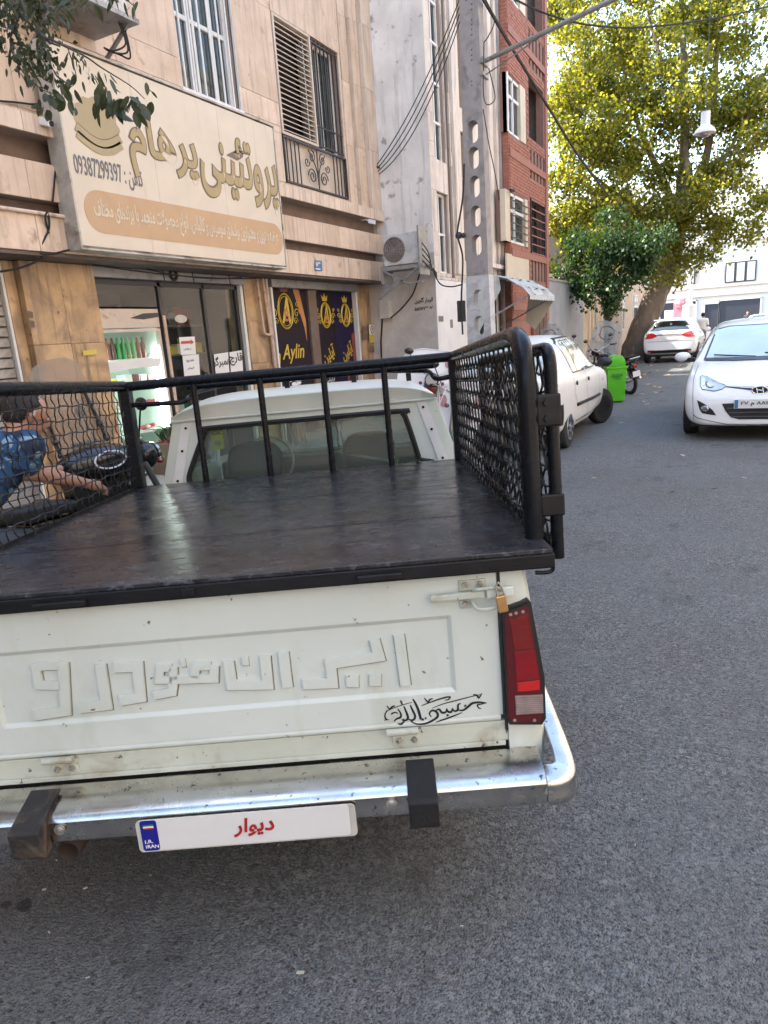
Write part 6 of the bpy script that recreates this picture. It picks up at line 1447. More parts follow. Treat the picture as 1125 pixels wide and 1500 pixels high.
def fitted(root, bvh, Mw, polys, off, m_, name, par, mirror=False, local=None, step=4., th=0.):
    """outlines seen in the photograph, laid onto the car's skin; local=('y', d) takes car coordinates (x, z) cast along y instead"""
    bm = bmesh.new(); Mi = Mw.inverted()
    for poly in polys:
        tri = tessellate_polygon([[Vector((p[0], p[1], 0)) for p in poly]]); vs = [bm.verts.new((p[0], p[1], 0)) for p in poly]
        for t in tri:
            try: bm.faces.new([vs[k] for k in t])
            except ValueError: pass
    for _ in range(5):
        ed = [e for e in bm.edges if e.calc_length() > step]
        if not ed: break
        bmesh.ops.subdivide_edges(bm, edges=ed, cuts=1, use_grid_fill=False); bmesh.ops.triangulate(bm, faces=bm.faces)
    for v in bm.verts:
        if local is None: o_ = Mi@Vector((0, 0, EYE)); d_ = (Mi.to_3x3()@Vector(_ray(v.co.x, v.co.y))).normalized()
        else:
            if local[0] == 'y': o_ = Vector((v.co.x, 5*local[1], v.co.y)); d_ = Vector((0, -local[1], 0))
            elif local[0] == 'x': o_ = Vector((5*local[1], v.co.x, v.co.y)); d_ = Vector((-local[1], 0, 0))
            else: o_ = Vector((v.co.x, v.co.y, 5)); d_ = Vector((0, 0, -1))
        h = bvh.ray_cast(o_, d_)
        if h[0] is None:
            k = (Vector((0, 0, .8))-o_).dot(d_); h = bvh.find_nearest(o_+d_*max(k, 0))
        nn = h[1] if h[1].dot(d_) < 0 else -h[1]; v.co = h[0]+nn*off
    if mirror:
        g_ = bmesh.ops.duplicate(bm, geom=bm.verts[:]+bm.edges[:]+bm.faces[:])['geom']
        for e in g_:
            if isinstance(e, bmesh.types.BMVert): e.co.x = -e.co.x
    bmesh.ops.recalc_face_normals(bm, faces=bm.faces)
    for f in bm.faces: f.smooth = True
    me = bpy.data.meshes.new(name); bm.to_mesh(me); bm.free(); me.materials.append(M[m_]); o = bpy.data.objects.new(name, me); link(o, par)
    if th: md = o.modifiers.new('s', 'SOLIDIFY'); md.thickness = th; md.offset = 0; evald(o)
    return o
def car_root(name, label, x, y, rz, group=None):
    mtx = Matrix.Translation((x, y, 0))@Matrix.Rotation(rz, 4, 'Z'); return thing(name, label, 'car', matrix=mtx, local=True, group=group), mtx
def line(pts, w): return stroke(pts, w)
def bvh_of(o): return BVHTree.FromPolygons([v.co.copy() for v in o.data.vertices], [tuple(p.vertices) for p in o.data.polygons])

# parked white saloon on the left (heading away)
PX, PY = -2.73, 10.10
PR, Pm = car_root('parked_saloon', 'old white four door saloon with grey lower panels parked beside the green bin', PX, PY, R(-1))
st = [(-1.90, .36, .86, .92, .70, .72, .60), (-1.86, .27, .88, .96, .78, .79, .66), (-1.45, .20, .92, 1.00, .82, .82, .70), (-1.18, .19, .93, 1.08, .83, .83, .66), (-.80, .19, .93, 1.385, .83, .83, .58), (-.55, .19, .925, 1.43, .83, .83, .60), (.0, .19, .92, 1.435, .83, .83, .60), (.28, .19, .91, 1.415, .83, .83, .59), (.72, .24, .90, 1.10, .79, .82, .62), (.98, .25, .89, .96, .79, .81, .68), (1.45, .27, .84, .90, .77, .79, .66), (1.84, .32, .76, .80, .72, .75, .62), (1.93, .42, .66, .70, .66, .70, .55)]
pb = car_shell('body', st, PR, [(-1.14, .27, .335), (1.21, .27, .335)], 'car_white_old'); B_ = bvh_of(pb)
MB().box(-.70, .70, -1.6, 1.6, .22, .60).build('underbody', 'car_black', PR)
for x in (-.74, .74):
    wheel(PR, x, -1.14, .275, .275, .17, .175, 'alloy', 7); wheel(PR, x, 1.21, .275, .275, .17, .17, 'car_black', 0, R(-24))
L1 = ('x', 1)
for s_ in (1, -1):
    L1 = ('x', s_)
    fitted(PR, B_, Pm, [[(-.80, .955), (-.72, 1.30), (-.60, 1.355), (-.16, 1.37), (-.16, .945)]], .004, 'car_window_pale', 'side_window', PR, local=L1, step=.12)
    fitted(PR, B_, Pm, [[(-.10, .945), (-.10, 1.37), (.22, 1.35), (.42, 1.22), (.66, .955)]], .004, 'car_window_pale', 'side_window', PR, local=L1, step=.12)
    fitted(PR, B_, Pm, [line([(-.56, .95), (-.50, 1.365)], .022)], .007, 'car_black', 'window_bar', PR, local=L1, step=.15)
    for pts in ([(-.83, .94), (-.75, 1.32), (-.60, 1.385), (-.14, 1.395), (.24, 1.375), (.46, 1.235), (.70, .94), (-.83, .94)],): fitted(PR, B_, Pm, [line(pts, .016)], .005, 'car_black', 'window_seal', PR, local=L1, step=.12)
    fitted(PR, B_, Pm, [line([(-.13, .93), (-.13, 1.38)], .05)], .006, 'car_white_old', 'door_pillar', PR, local=L1, step=.12)
    for pts in ([(-.13, .92), (-.13, .30)], [(.80, .90), (.83, .30)], [(-.86, .92), (-.84, .66), (-.76, .55)], [(-.84, .31), (.82, .31)], [(-.8, .30), (-.13, .30)]): fitted(PR, B_, Pm, [line(pts, .009)], .003, 'seam', 'door_seam', PR, local=L1, step=.12)
    fitted(PR, B_, Pm, [line([(-.78, .52), (.84, .50)], .045)], .012, 'car_black', 'side_trim', PR, local=L1, step=.12, th=.01)
    fitted(PR, B_, Pm, [[(-1.84, .34), (-1.84, .60), (-1.46, .60), (-1.46, .34)]], .006, 'car_black', 'rear_bumper_side', PR, local=L1, step=.12)
    for y in (-.74, -.02): fitted(PR, B_, Pm, [ell(y, .80, .038, .03, 12)], .010, 'car_black', 'door_handle', PR, local=L1, step=.1, th=.01)
    fitted(PR, B_, Pm, [ell(1.12, .70, .03, .022, 12)], .008, 'lamp_orange', 'side_marker', PR, local=L1, step=.1)
    MB().ball((s_*.93, .56, .99), .10, 12, (1.1, .5, .72)).box(s_*.80, s_*.88, .52, .58, .93, .97).build('wing_mirror', 'car_black', PR, smooth=True)
fitted(PR, B_, Pm, [[(-.56, 1.00), (.56, 1.00), (.45, 1.33), (-.45, 1.33)]], .005, 'car_screen', 'rear_window', PR, local=('y', -1), step=.12)
fitted(PR, B_, Pm, [[(-.60, .98), (.60, .98), (.48, 1.34), (-.48, 1.34)]], .005, 'car_glass', 'windscreen', PR, local=('y', 1), step=.12)
fitted(PR, B_, Pm, [[(-.66, .34), (.66, .34), (.70, .50), (-.70, .50)]], .02, 'car_black', 'bumper', PR, local=('y', -1), step=.15, th=.03)
for s_ in (-1, 1): fitted(PR, B_, Pm, [[(s_*.66, .66), (s_*.38, .66), (s_*.38, .80), (s_*.66, .80)]], .006, 'lamp_red', 'tail_light', PR, local=('y', -1), step=.15)
fitted(PR, B_, Pm, [[(-.26, .62), (.26, .62), (.26, .73), (-.26, .73)]], .008, 'plate_white', 'number_plate', PR, local=('y', -1), step=.3)

# white hatchback coming towards the camera
HX, HY = .22, 11.52
HR, Hm = car_root('oncoming_hatchback', 'clean white modern hatchback facing the camera on the right of the street', HX, HY, R(180))
st = [(-1.95, .40, .88, .96, .70, .76, .60), (-1.85, .30, .93, 1.22, .80, .84, .60), (-1.35, .24, .95, 1.39, .84, .87, .60), (-.70, .22, .94, 1.465, .84, .87, .61), (0., .22, .92, 1.475, .84, .87, .62), (.42, .22, .91, 1.42, .84, .87, .64), (.85, .22, .90, 1.18, .84, .87, .70), (1.10, .22, .89, 1.00, .84, .86, .78), (1.18, .22, .88, .965, .84, .86, .78), (1.50, .22, .82, .90, .83, .86, .76), (1.80, .20, .73, .80, .81, .86, .72), (1.95, .19, .62, .69, .76, .82, .64), (2.03, .20, .50, .56, .64, .68, .52), (2.04, .24, .42, .46, .50, .54, .42)]
hb = car_shell('body', st, HR, [(-1.28, .31, .37), (1.27, .31, .37)], 'car_white'); B_ = bvh_of(hb)
MB().box(-.76, .76, -1.7, 1.8, .17, .60).build('underbody', 'car_black', HR)
for x in (-.78, .78):
    for y in (-1.28, 1.27): wheel(HR, x, y, .31, .31, .20, .20, 'alloy', 5)
def zz5(pts): return [(1000+p[0]*.13326, 450+p[1]*.13333) for p in pts]
def HF(polys, off, m_, nm, th=0.): return fitted(HR, B_, Hm, polys, off, m_, nm, HR, mirror=True, step=4., th=th)
HF([zz5([(188, 760), (215, 750), (270, 762), (400, 832), (455, 848), (488, 866), (430, 908), (345, 928), (215, 908), (190, 870)])], .004, 'car_black', 'headlamp_surround')
HF([zz5([(195, 765), (218, 757), (268, 768), (398, 838), (478, 867), (426, 902), (343, 920), (219, 901), (197, 866)])], .007, 'headlamp', 'headlight')
HF([[(q[0], q[1]) for q in ell(*zz5([(300, 850)])[0], 6.5, 5, 16)]], .014, 'alloy', 'headlight_lens', .01); HF([ell(*zz5([(228, 822)])[0], 3.2, 6, 14)], .012, 'chrome', 'headlight_reflector')
HF([zz5([(160, 1020), (250, 1068), (330, 1130), (370, 1188), (310, 1182), (215, 1165), (185, 1120)])], .004, 'car_black', 'fog_surround'); HF([ell(*zz5([(245, 1115)])[0], 6, 4.5, 14)], .010, 'headlamp', 'fog_light', .01)
HF([zz5([(432, 1060), (640, 1052), (938, 1040), (1010, 1040), (1010, 1225), (938, 1228), (620, 1232), (530, 1210), (470, 1140)])], .005, 'car_black', 'lower_grille')
for v in (1100, 1150, 1195): HF([line(zz5([(470+(v-1060)*.45, v+8), (700, v+4), (938, v), (1000, v)]), 1.1)], .012, 'seam', 'grille_bar')
HF([zz5([(468, 862), (640, 872), (830, 878), (938, 876), (938, 918), (800, 920), (640, 900), (480, 880)])], .005, 'car_black', 'upper_grille')
HF([line(zz5([(470, 868), (640, 882), (800, 890), (938, 892)]), .9)], .010, 'chrome', 'grille_bar')
HF([line(zz5([(118, 1180), (160, 1215), (300, 1250), (480, 1285), (938, 1292)]), 1.0)], .003, 'seam', 'lip_seam')
HF([line(zz5([(175, 640), (150, 700), (118, 800), (112, 1000), (120, 1240)]), .7)], .003, 'seam', 'wing_seam')
fitted(HR, B_, Hm, [[(-.67, .965), (.67, .965), (.67, .98), (.56, 1.35), (.40, 1.385), (-.40, 1.385), (-.56, 1.35), (-.67, .98)]], .004, 'car_black', 'windscreen_seal', HR, local=('y', 1), step=.1)
fitted(HR, B_, Hm, [[(-.645, .985), (.645, .985), (.54, 1.335), (.39, 1.37), (-.39, 1.37), (-.54, 1.335)]], .007, 'car_screen', 'windscreen', HR, local=('y', 1), step=.1)
for s_ in (-1, 1):
    fitted(HR, B_, Hm, [[(.80, 1.0), (.30, 1.36), (-.25, 1.42), (-.3, 1.0)]], .004, 'car_glass', 'side_window', HR, local=('x', s_), step=.15); fitted(HR, B_, Hm, [[(-.36, 1.0), (-.32, 1.42), (-.9, 1.38), (-1.2, 1.12), (-1.1, 1.03)]], .004, 'car_glass', 'side_window', HR, local=('x', s_), step=.15)
    MB().ball((s_*.965, .72, 1.0), .10, 14, (1.1, .7, .70)).build('wing_mirror', 'car_white', HR, smooth=True); MB().bar((s_*.80, .76, .955), (s_*.93, .73, .965), .06, .06).build('mirror_arm', 'car_black', HR, bevel=.01)
wb = MB(); wb.tube([(-.5, 1.16, .99), (-.05, 1.10, 1.03)], .009, 5).tube([(.05, 1.16, .99), (.55, 1.10, 1.03)], .009, 5); wb.build('wiper', 'car_black', HR)
fitted(HR, B_, Hm, [line([(-.66, .972), (-.3, .962), (.3, .962), (.66, .972)], .030)], .012, 'car_black', 'cowl', HR, local=('y', 1), step=.1)
e0 = ell(0, .63, .085, .046, 30); yb = max(v.co.y for v in hb.data.vertices)
def onfront(x, z, e=.0):
    h = B_.ray_cast(Vector((x, 4, z)), Vector((0, -1, 0))); return (h[0].y if h[0] else yb)+e
yfm = onfront(0, .63, .012)
MB().tube([(x, yfm+.012, z) for x, z in ell(0, .63, .085, .046, 30)], .0065, 6, closed=True).tube([(-.038, yfm+.012, .600), (-.026, yfm+.012, .662)], .007, 6).tube([(.026, yfm+.012, .598), (.038, yfm+.012, .660)], .007, 6).tube([(-.034, yfm+.012, .625), (.034, yfm+.012, .636)], .007, 6).build('badge', 'chrome', HR, smooth=True)
MB().prism(ell(0, .63, .083, .044, 24), (0, yfm-.02, 0), (1, 0, 0), (0, 0, 1), (0, 1, 0), .028).build('badge_base', 'car_black', HR)
def faces_front(x, y, z): return frame((x, y, z), (-1, 0, 0), (0, 0, 1))
ypl = onfront(0, .47, .02)
pl_ = MB().box(-.27, .27, ypl-.02, ypl, .418, .528).build('number_plate', 'plate_white', HR, bevel=.003); MB().box(.225, .265, ypl, ypl+.002, .423, .523).build('blue_band', 'blue_plate', pl_)
text('۲۷ \uFEE1 ۸۸۲', 'lettering', 'black_ink', pl_, faces_front(.045, ypl+.003, .473), w=.31, h=.062, off=.02); text('25', 'lettering', 'black_ink', pl_, faces_front(-.2, ypl+.003, .473), w=.09, h=.06, off=.02)

# white suv parked under the tree, seen from behind
SX, SY = -2.22, 28.75
SR, Sm = car_root('parked_suv', 'white suv with red tail lamps parked beyond the leaning tree trunk', SX, SY, R(-2))
st = [(-2.1, .45, .92, .98, .72, .78, .66), (-2.05, .34, 1.00, 1.14, .84, .88, .70), (-1.85, .28, 1.04, 1.38, .86, .90, .64), (-1.5, .27, 1.04, 1.50, .86, .90, .62), (-.6, .27, 1.02, 1.56, .86, .90, .63), (.3, .27, 1.0, 1.52, .86, .90, .63), (.85, .27, .98, 1.2, .86, .88, .70), (1.2, .28, .94, 1.0, .85, .87, .74), (1.9, .32, .80, .86, .80, .84, .7), (2.15, .4, .66, .7, .7, .74, .6)]
sb_ = car_shell('body', st, SR, [(-1.35, .34, .40), (1.35, .34, .40)], 'car_white', 2); B_ = bvh_of(sb_)
MB().box(-.8, .8, -1.8, 1.9, .22, .6).build('underbody', 'car_black', SR)
for x in (-.82, .82):
    for y in (-1.35, 1.35): wheel(SR, x, y, .34, .34, .2, .22, 'alloy', 5)
SQ = ('y', -1)
fitted(SR, B_, Sm, [[(-.66, 1.13), (.66, 1.13), (.60, 1.40), (.5, 1.45), (-.5, 1.45), (-.60, 1.40)]], .005, 'car_glass', 'rear_window', SR, local=SQ, step=.15)
for s_ in (-1, 1):
    fitted(SR, B_, Sm, [[(s_*.86, .95), (s_*.84, 1.08), (s_*.55, 1.05), (s_*.38, .96), (s_*.55, .88), (s_*.82, .86)]], .006, 'lamp_bright', 'tail_light', SR, local=SQ, step=.15); fitted(SR, B_, Sm, [[(s_*.72, .40), (s_*.72, .47), (s_*.5, .47), (s_*.5, .40)]], .01, 'lamp_red', 'reflector', SR, local=SQ, step=.15)
    fitted(SR, B_, Sm, [[(-1.7, 1.1), (-1.5, 1.40), (.2, 1.42), (.7, 1.08)]], .004, 'car_glass', 'side_window', SR, local=('x', s_), step=.2)
    MB().ball((s_*1.0, .75, 1.05), .11, 10, (1, .6, .8)).build('wing_mirror', 'car_white', SR, smooth=True)
fitted(SR, B_, Sm, [[(-.7, .36), (.7, .36), (.66, .46), (-.66, .46)]], .008, 'car_black', 'bumper_insert', SR, local=SQ, step=.15)
fitted(SR, B_, Sm, [[(-.27, .80), (.27, .80), (.27, .92), (-.27, .92)]], .008, 'plate_white', 'number_plate', SR, local=SQ, step=.3); fitted(SR, B_, Sm, [line([(-.4, .985), (.4, .985)], .03)], .012, 'seam', 'tailgate_handle', SR, local=SQ, step=.2)
fitted(SR, B_, Sm, [line([(-.74, .76), (.74, .76)], .012)], .003, 'seam', 'tailgate_seam', SR, local=SQ, step=.15)
q = Vector((0, -1.95, 1.5)); MB().box(-.55, .55, -2.0, -1.7, 1.47, 1.51).build('spoiler', 'car_white', SR, bevel=.015)
# pale blue car far right, behind the hatchback
q = fz(1112, 484); q = Vector((2.2, 52, 0)); q.x = fy(1112, 460, 52).x
FR_, Fm = car_root('distant_car', 'pale blue grey car far down the street before the garage doors', q.x, 52, R(180))
st2 = [(-2.0, .4, .8, .9, .7, .76, .6), (-1.4, .28, .9, 1.0, .8, .84, .68), (-.8, .26, .9, 1.42, .8, .84, .56), (.3, .26, .9, 1.42, .8, .84, .56), (.95, .26, .9, .98, .8, .84, .66), (1.8, .3, .78, .82, .76, .8, .66), (2.0, .4, .6, .66, .66, .7, .55)]
fb = car_shell('body', st2, FR_, [(-1.3, .3, .35), (1.3, .3, .35)], 'car_screen', 1); B_ = bvh_of(fb)
for x in (-.76, .76):
    for y in (-1.3, 1.3): wheel(FR_, x, y, .3, .3, .18, .18)
fitted(FR_, B_, Fm, [[(-.55, 1.0), (.55, 1.0), (.45, 1.34), (-.45, 1.34)]], .005, 'car_glass', 'windscreen', FR_, local=('y', 1), step=.2)

# ------------------------------------------------------------------ green bin
a = fz(893, 589); b = fz(914, 590)
BNx, BNy = (a.x+b.x)/2-.05, (a.y+b.y)/2+.1
GB = thing('litter_bin', 'bright green plastic litter bin with a domed lid beside the motorcycle', 'bin', matrix=Matrix.Translation((BNx, BNy, 0))@Matrix.Rotation(R(20), 4, 'Z'), local=True)
def tap(z0, z1, a0, b0, a1, b1): 
    m = MB(); m.v = [(sx*a0, sy*b0, z0) for sx, sy in ((-1, -1), (1, -1), (1, 1), (-1, 1))]+[(sx*a1, sy*b1, z1) for sx, sy in ((-1, -1), (1, -1), (1, 1), (-1, 1))]; m.f = [(3, 2, 1, 0), (4, 5, 6, 7), (0, 1, 5, 4), (1, 2, 6, 5), (2, 3, 7, 6), (3, 0, 4, 7)]; return m
tap(.02, .68, .155, .14, .19, .17).build('body', 'bin_green', GB, bevel=.02, seg=3, smooth=True)
tap(.66, .70, .205, .185, .205, .185).build('rim', 'bin_green', GB, bevel=.008, smooth=True)
lid = MB(); lid.prism([(-.165, .70), (.165, .70), (.155, .80), (.10, .90), (.0, .925), (-.10, .90), (-.155, .80)], (0, -.17, 0), (1, 0, 0), (0, 0, 1), (0, 1, 0), .34); lid.build('lid', 'bin_green', GB, bevel=.015, smooth=True)
MB().box(-.10, .10, -.20, -.19, .52, .56).box(-.08, .08, -.197, -.19, .47, .48).build('logo', 'bin_dark', GB)

# ------------------------------------------------------------------ motorcycles
def motorcycle(label, x, y, rz, paint, shield=None, tilt=8, group='motorcycles parked along the pavement', z0=.0, logo=False, tank=0.):
    mtx = Matrix.Translation((x, y, z0))@Matrix.Rotation(rz, 4, 'Z')@Matrix.Rotation(R(-tilt), 4, 'Y')
    t = thing('motorcycle', label, 'motorcycle', matrix=mtx, local=True, group=group)
    for yy in (-.62, .64):
        w = MB().tube([(.28*0, yy+.27*math.cos(k*.2618), .29+.27*math.sin(k*.2618)) for k in range(24)], .042, 10, closed=True).build('wheel', 'tyre', t, smooth=True)
        MB().tube([(0, yy+.225*math.cos(k*.2618), .29+.225*math.sin(k*.2618)) for k in range(24)], .016, 8, closed=True).build('rim', 'alloy', w, smooth=True)
        sp_ = MB()
        for k in range(14): sp_.tube([(.02*(-1)**k, yy, .29), (0, yy+.22*math.cos(k*.449), .29+.22*math.sin(k*.449))], .0028, 4, False)
        sp_.cyl((-.06, yy, .29), (.06, yy, .29), .045); sp_.build('spoke', 'engine', w, kind='stuff')
    MB().tube(smooth_path([(0, .40, .48), (0, .50, .60), (0, .66, .63), (0, .82, .58)]), [.05]*19, 8).build('front_mudguard', paint, t, smooth=True)
    MB().tube(smooth_path([(0, -.42, .52), (0, -.55, .62), (0, -.75, .62), (0, -.92, .50)]), [.055]*19, 8).build('rear_mudguard', paint, t, smooth=True)
    for s_ in (-1, 1):
        MB().tube([(s_*.08, .64, .29), (s_*.08, .42, .86)], .022, 8).build('fork', 'engine', t, smooth=True)
        MB().tube([(s_*.11, -.60, .30), (s_*.11, -.48, .62)], .03, 10).build('shock_absorber', 'dark_metal', t, smooth=True)
    MB().tube([(0, .38, .82), (0, .10, .66), (0, -.35, .62)], .025, 8).tube([(0, .38, .78), (0, .22, .30), (0, -.15, .25), (0, -.60, .29)], .022, 8).tube([(.09, -.35, .62), (.09, -.85, .70)], .014, 8).tube([(-.09, -.35, .62), (-.09, -.85, .70)], .014, 8).build('frame', 'dark_metal', t, smooth=True)
    MB().box(-.12, .12, -.16, .16, .26, .44).cyl((0, .05, .42), (0, .14, .62), .075, .07, 14).box(-.15, -.12, -.1, .1, .27, .40).box(.12, .15, -.1, .1, .27, .40).build('engine', 'engine', t, bevel=.015)
    MB().tube(smooth_path([(.09, .16, .5), (.13, .22, .32), (.14, 0, .24), (.15, -.5, .28), (.16, -.85, .34)]), .03, 8).build('exhaust', 'chrome', t, smooth=True)
    tk = MB().ball((0, .14, .78+tank), .16, 16, (.85, 1.8, .78)).box(-.05, .05, -.1, .3, .62, .78+tank).build('fuel_tank', paint, t, smooth=True)
    if logo:
        for s_ in (-1, 1):
            lg = MB(); lg.tube([(s_*(.136), .14+.11*math.cos(k*.262), .80+tank+.052*math.sin(k*.262)) for k in range(24)], .006, 5, closed=True); lg.build('tank_badge', 'white_ink', tk)
    MB().prism([(-.12, .74), (-.20, .755), (-.45, .76), (-.72, .80), (-.85, .86), (-.84, .80), (-.7, .71), (-.4, .66), (-.12, .68)], (-.11, 0, 0), (0, 1, 0), (0, 0, 1), (1, 0, 0), .22).build('seat', 'bike_seat', t, bevel=.03, seg=3, smooth=True)
    MB().box(-.10, .10, -.42, -.05, .46, .66).build('side_cover', paint, t, bevel=.03, smooth=True)
    MB().tube(smooth_path([(-.33, .22, 1.02), (-.28, .28, 1.03), (-.12, .38, .98), (0, .40, .93), (.12, .38, .98), (.28, .28, 1.03), (.33, .22, 1.02)]), .011, 8).build('handlebar', 'chrome', t, smooth=True)
    for s_ in (-1, 1):
        MB().cyl((s_*.26, .285, 1.03), (s_*.35, .20, 1.02), .017).build('grip', 'rubber', t)
        mr = MB().tube([(s_*.22, .31, 1.03), (s_*.30, .30, 1.20)], .006, 6).ball((s_*.32, .30, 1.24), .06, 12, (1, .3, .7)).build('mirror', 'bike_black', t, smooth=True)
        for q_ in ((s_*.14, .5, .86), (s_*.12, -.9, .66)): MB().ball(q_, .024, 8).build('turn_signal', 'lamp_orange', t, smooth=True)
    hl = MB().ball((0, .50, .90), .095, 14, (1, .8, 1)).build('headlight', 'bike_black', t, smooth=True); MB().cyl((0, .555, .905), (0, .578, .907), .075, .07, 16).build('lens', 'headlamp', hl)
    MB().box(-.05, .05, -.95, -.90, .58, .66).build('tail_light', 'lamp_red', t, bevel=.01); MB().box(-.09, .09, -.97, -.96, .40, .52).build('number_plate', 'plate_white', t)
    MB().tube([(-.12, -.8, .70), (-.12, -.98, .80), (.12, -.98, .80), (.12, -.8, .70)], .01, 6).build('rack', 'alloy', t)
    if shield:
        hw, z0_, z1_, lean, sm, syaw, sroll = shield
        out = [(-hw*.55, z0_), (hw*.55, z0_), (hw*.7, z0_+.15), (hw, z0_+.35), (hw*.96, z1_-.18), (hw*.75, z1_-.05), (hw*.4, z1_), (-hw*.4, z1_), (-hw*.75, z1_-.05), (-hw*.96, z1_-.18), (-hw, z0_+.35), (-hw*.7, z0_+.15)]
        so_ = MB()
        mt_ = Matrix.Translation((0, .60, 0))@Matrix.Rotation(R(syaw), 4, 'Z')@frame((0, 0, 0), (1, 0, 0), (0, -math.sin(lean), math.cos(lean)))@Matrix.Translation((0, z0_, 0))@Matrix.Rotation(R(sroll), 4, 'Z')@Matrix.Translation((0, -z0_, 0))
        sh_ = flat([out], 'windshield', sm, t, mt_, .006)
        ed = MB(); P3 = [mt_@Vector((p[0], p[1], .003)) for p in out]; ed.tube(P3, .007, 6, closed=True); ed.build('shield_edge', 'grey_metal' if sm != 'white_plastic' else sm, sh_)
        r_ = hw*.45; zc_ = z1_-.26
        if sm != 'white_plastic':
            ed = MB(); ed.tube([mt_@Vector((r_*max(-1, min(1, 1.25*math.cos(k*.262))), zc_+.15*math.sin(k*.262), .004)) for k in range(24)], .010, 6, closed=True); ed.build('shield_ring', 'dark_metal', sh_)
            for px_ in (-hw*.8, hw*.8):
                for pz_ in (z1_-.45, z1_-.2): o = MB().cyl(mt_@Vector((px_, pz_, .01)), mt_@Vector((px_, pz_, -.01)), .02).build('bolt', 'dark_metal', sh_)
            ed = MB(); ed.tube([mt_@Vector((-hw*.9, z1_-.5, -.02)), mt_@Vector((hw*.9, z1_-.5, -.02))], .008, 5); ed.build('brace', 'grey_metal', sh_)
        else:
            for k in range(3): flat([ell(-.17+.17*k, z1_-.14-.02*abs(k-1), .036, .06, 16)], 'oval_reflector', 'pink_dot', sh_, mt_@Matrix.Translation((0, 0, .0065)), .004)
            for k in range(3): flat([ell(-.17+.17*k, z1_-.14-.02*abs(k-1), .036, .06, 16)], 'oval_reflector', 'pink_dot', sh_, mt_@Matrix.Translation((0, 0, -.0055)), .004)
    return t
# the two by the tree, behind the green bin
motorcycle('black motorcycle parked behind the green bin, its rear wheel towards the street', -2.55, 16.35, R(42), 'bike_black', (.33, .48, 1.62, R(-14), 'shield', -32, -24), 10)
motorcycle('dark motorcycle with a clear windshield against the grey wall behind the saloon', -3.62, 17.1, R(25), 'bike_black', (.31, .60, 1.66, R(-10), 'shield', -12, 14), 10)
# by the cab, seen over its right side
motorcycle('green motorcycle with a small white shield just beyond the right side of the cab', -2.62, 6.75, R(195), 'bike_green', (.21, .42, 1.08, R(14), 'white_plastic', 5, 0), 6)
motorcycle('red motorcycle with a wide white shield showing above the cab roof', -3.72, 8.5, R(200), 'bike_red', (.46, .50, 1.33, R(18), 'white_plastic', 5, 4), 6, z0=.10)
# the one the man works on
KB = motorcycle('black motorcycle with a ring badge on its tank, worked on by the man in blue', -3.52, 2.80, R(-6), 'bike_black', None, 4, z0=0., logo=True, tank=.13)
_ki = KB.matrix_basis.inverted(); pts = [fx(u, v, -3.78) for u, v in ((42, 552), (50, 538), (66, 528), (95, 523), (112, 530), (122, 548), (168, 640), (152, 665), (100, 690), (66, 630))]
hs_ = MB(); hs_.v = [tuple(_ki@p) for p in pts]+[tuple(_ki@(p+Vector((-.008, 0, 0)))) for p in pts]; n = len(pts); hs_.f = [tuple(range(n)), tuple(range(n, 2*n))[::-1]]+[(k, (k+1) % n, (k+1) % n+n, k+n) for k in range(n)]
sh_ = hs_.build('windshield', 'shield_brown', KB)
for a_, b_ in (((62, 590), (90, 672)), ((117, 560), (158, 645))):
    p, q = _ki@fx(*a_, -3.765), _ki@fx(*b_, -3.765); sb2 = MB().tube([p, q], .011, 8).build('mounting_strip', 'dark_metal', sh_)
    for t in (.05, .35, .7, .95): MB().ball(tuple(p.lerp(q, t)), .020, 8).build('bolt', 'dark_metal', sh_)

# ------------------------------------------------------------------ people
def skinned(name, joints, bones, par, m_, lvl=2, extra=None, voxel=.012):
    """joints: name -> (xyz, radius or (half width, half depth)); tapered limbs between them, grown together into one skin"""
    e = MB()
    rr = lambda r: r if isinstance(r, tuple) else (r, r)
    for a, b in bones:
        (pa, ra), (pb, rb) = joints[a], joints[b]; ra, rb = rr(ra), rr(rb); pa, pb = Vector(pa), Vector(pb); L_ = (pb-pa).length
        if ra[0] == ra[1] and rb[0] == rb[1]: e.tube([pa.lerp(pb, k/4) for k in range(5)], [ra[0]+(rb[0]-ra[0])*k/4+(.06*ra[0] if k == 1 else 0) for k in range(5)], 14)
        n = max(3, int(L_/(.35*min(ra[1], rb[1]))))
        for k in range(n+1):
            t = k/n; w, d = ra[0]+(rb[0]-ra[0])*t, ra[1]+(rb[1]-ra[1])*t
            if ra[0] == ra[1] and rb[0] == rb[1] and 0 < k < n: continue
            e.ball(tuple(pa.lerp(pb, t)), 1, 14, (w, d, (w+d)/2))
    if extra: o_ = len(e.v); e.v += extra.v; e.f += [tuple(k+o_ for k in f) for f in extra.f]
    o = e.build(name, m_, par)
    md = o.modifiers.new('r', 'REMESH'); md.mode = 'VOXEL'; md.voxel_size = voxel; md = o.modifiers.new('t', 'SMOOTH'); md.iterations = 4; md.factor = .5; evald(o)
    o.data.materials.clear(); o.data.materials.append(M[m_])
    for p_ in o.data.polygons: p_.use_smooth = True
    return o
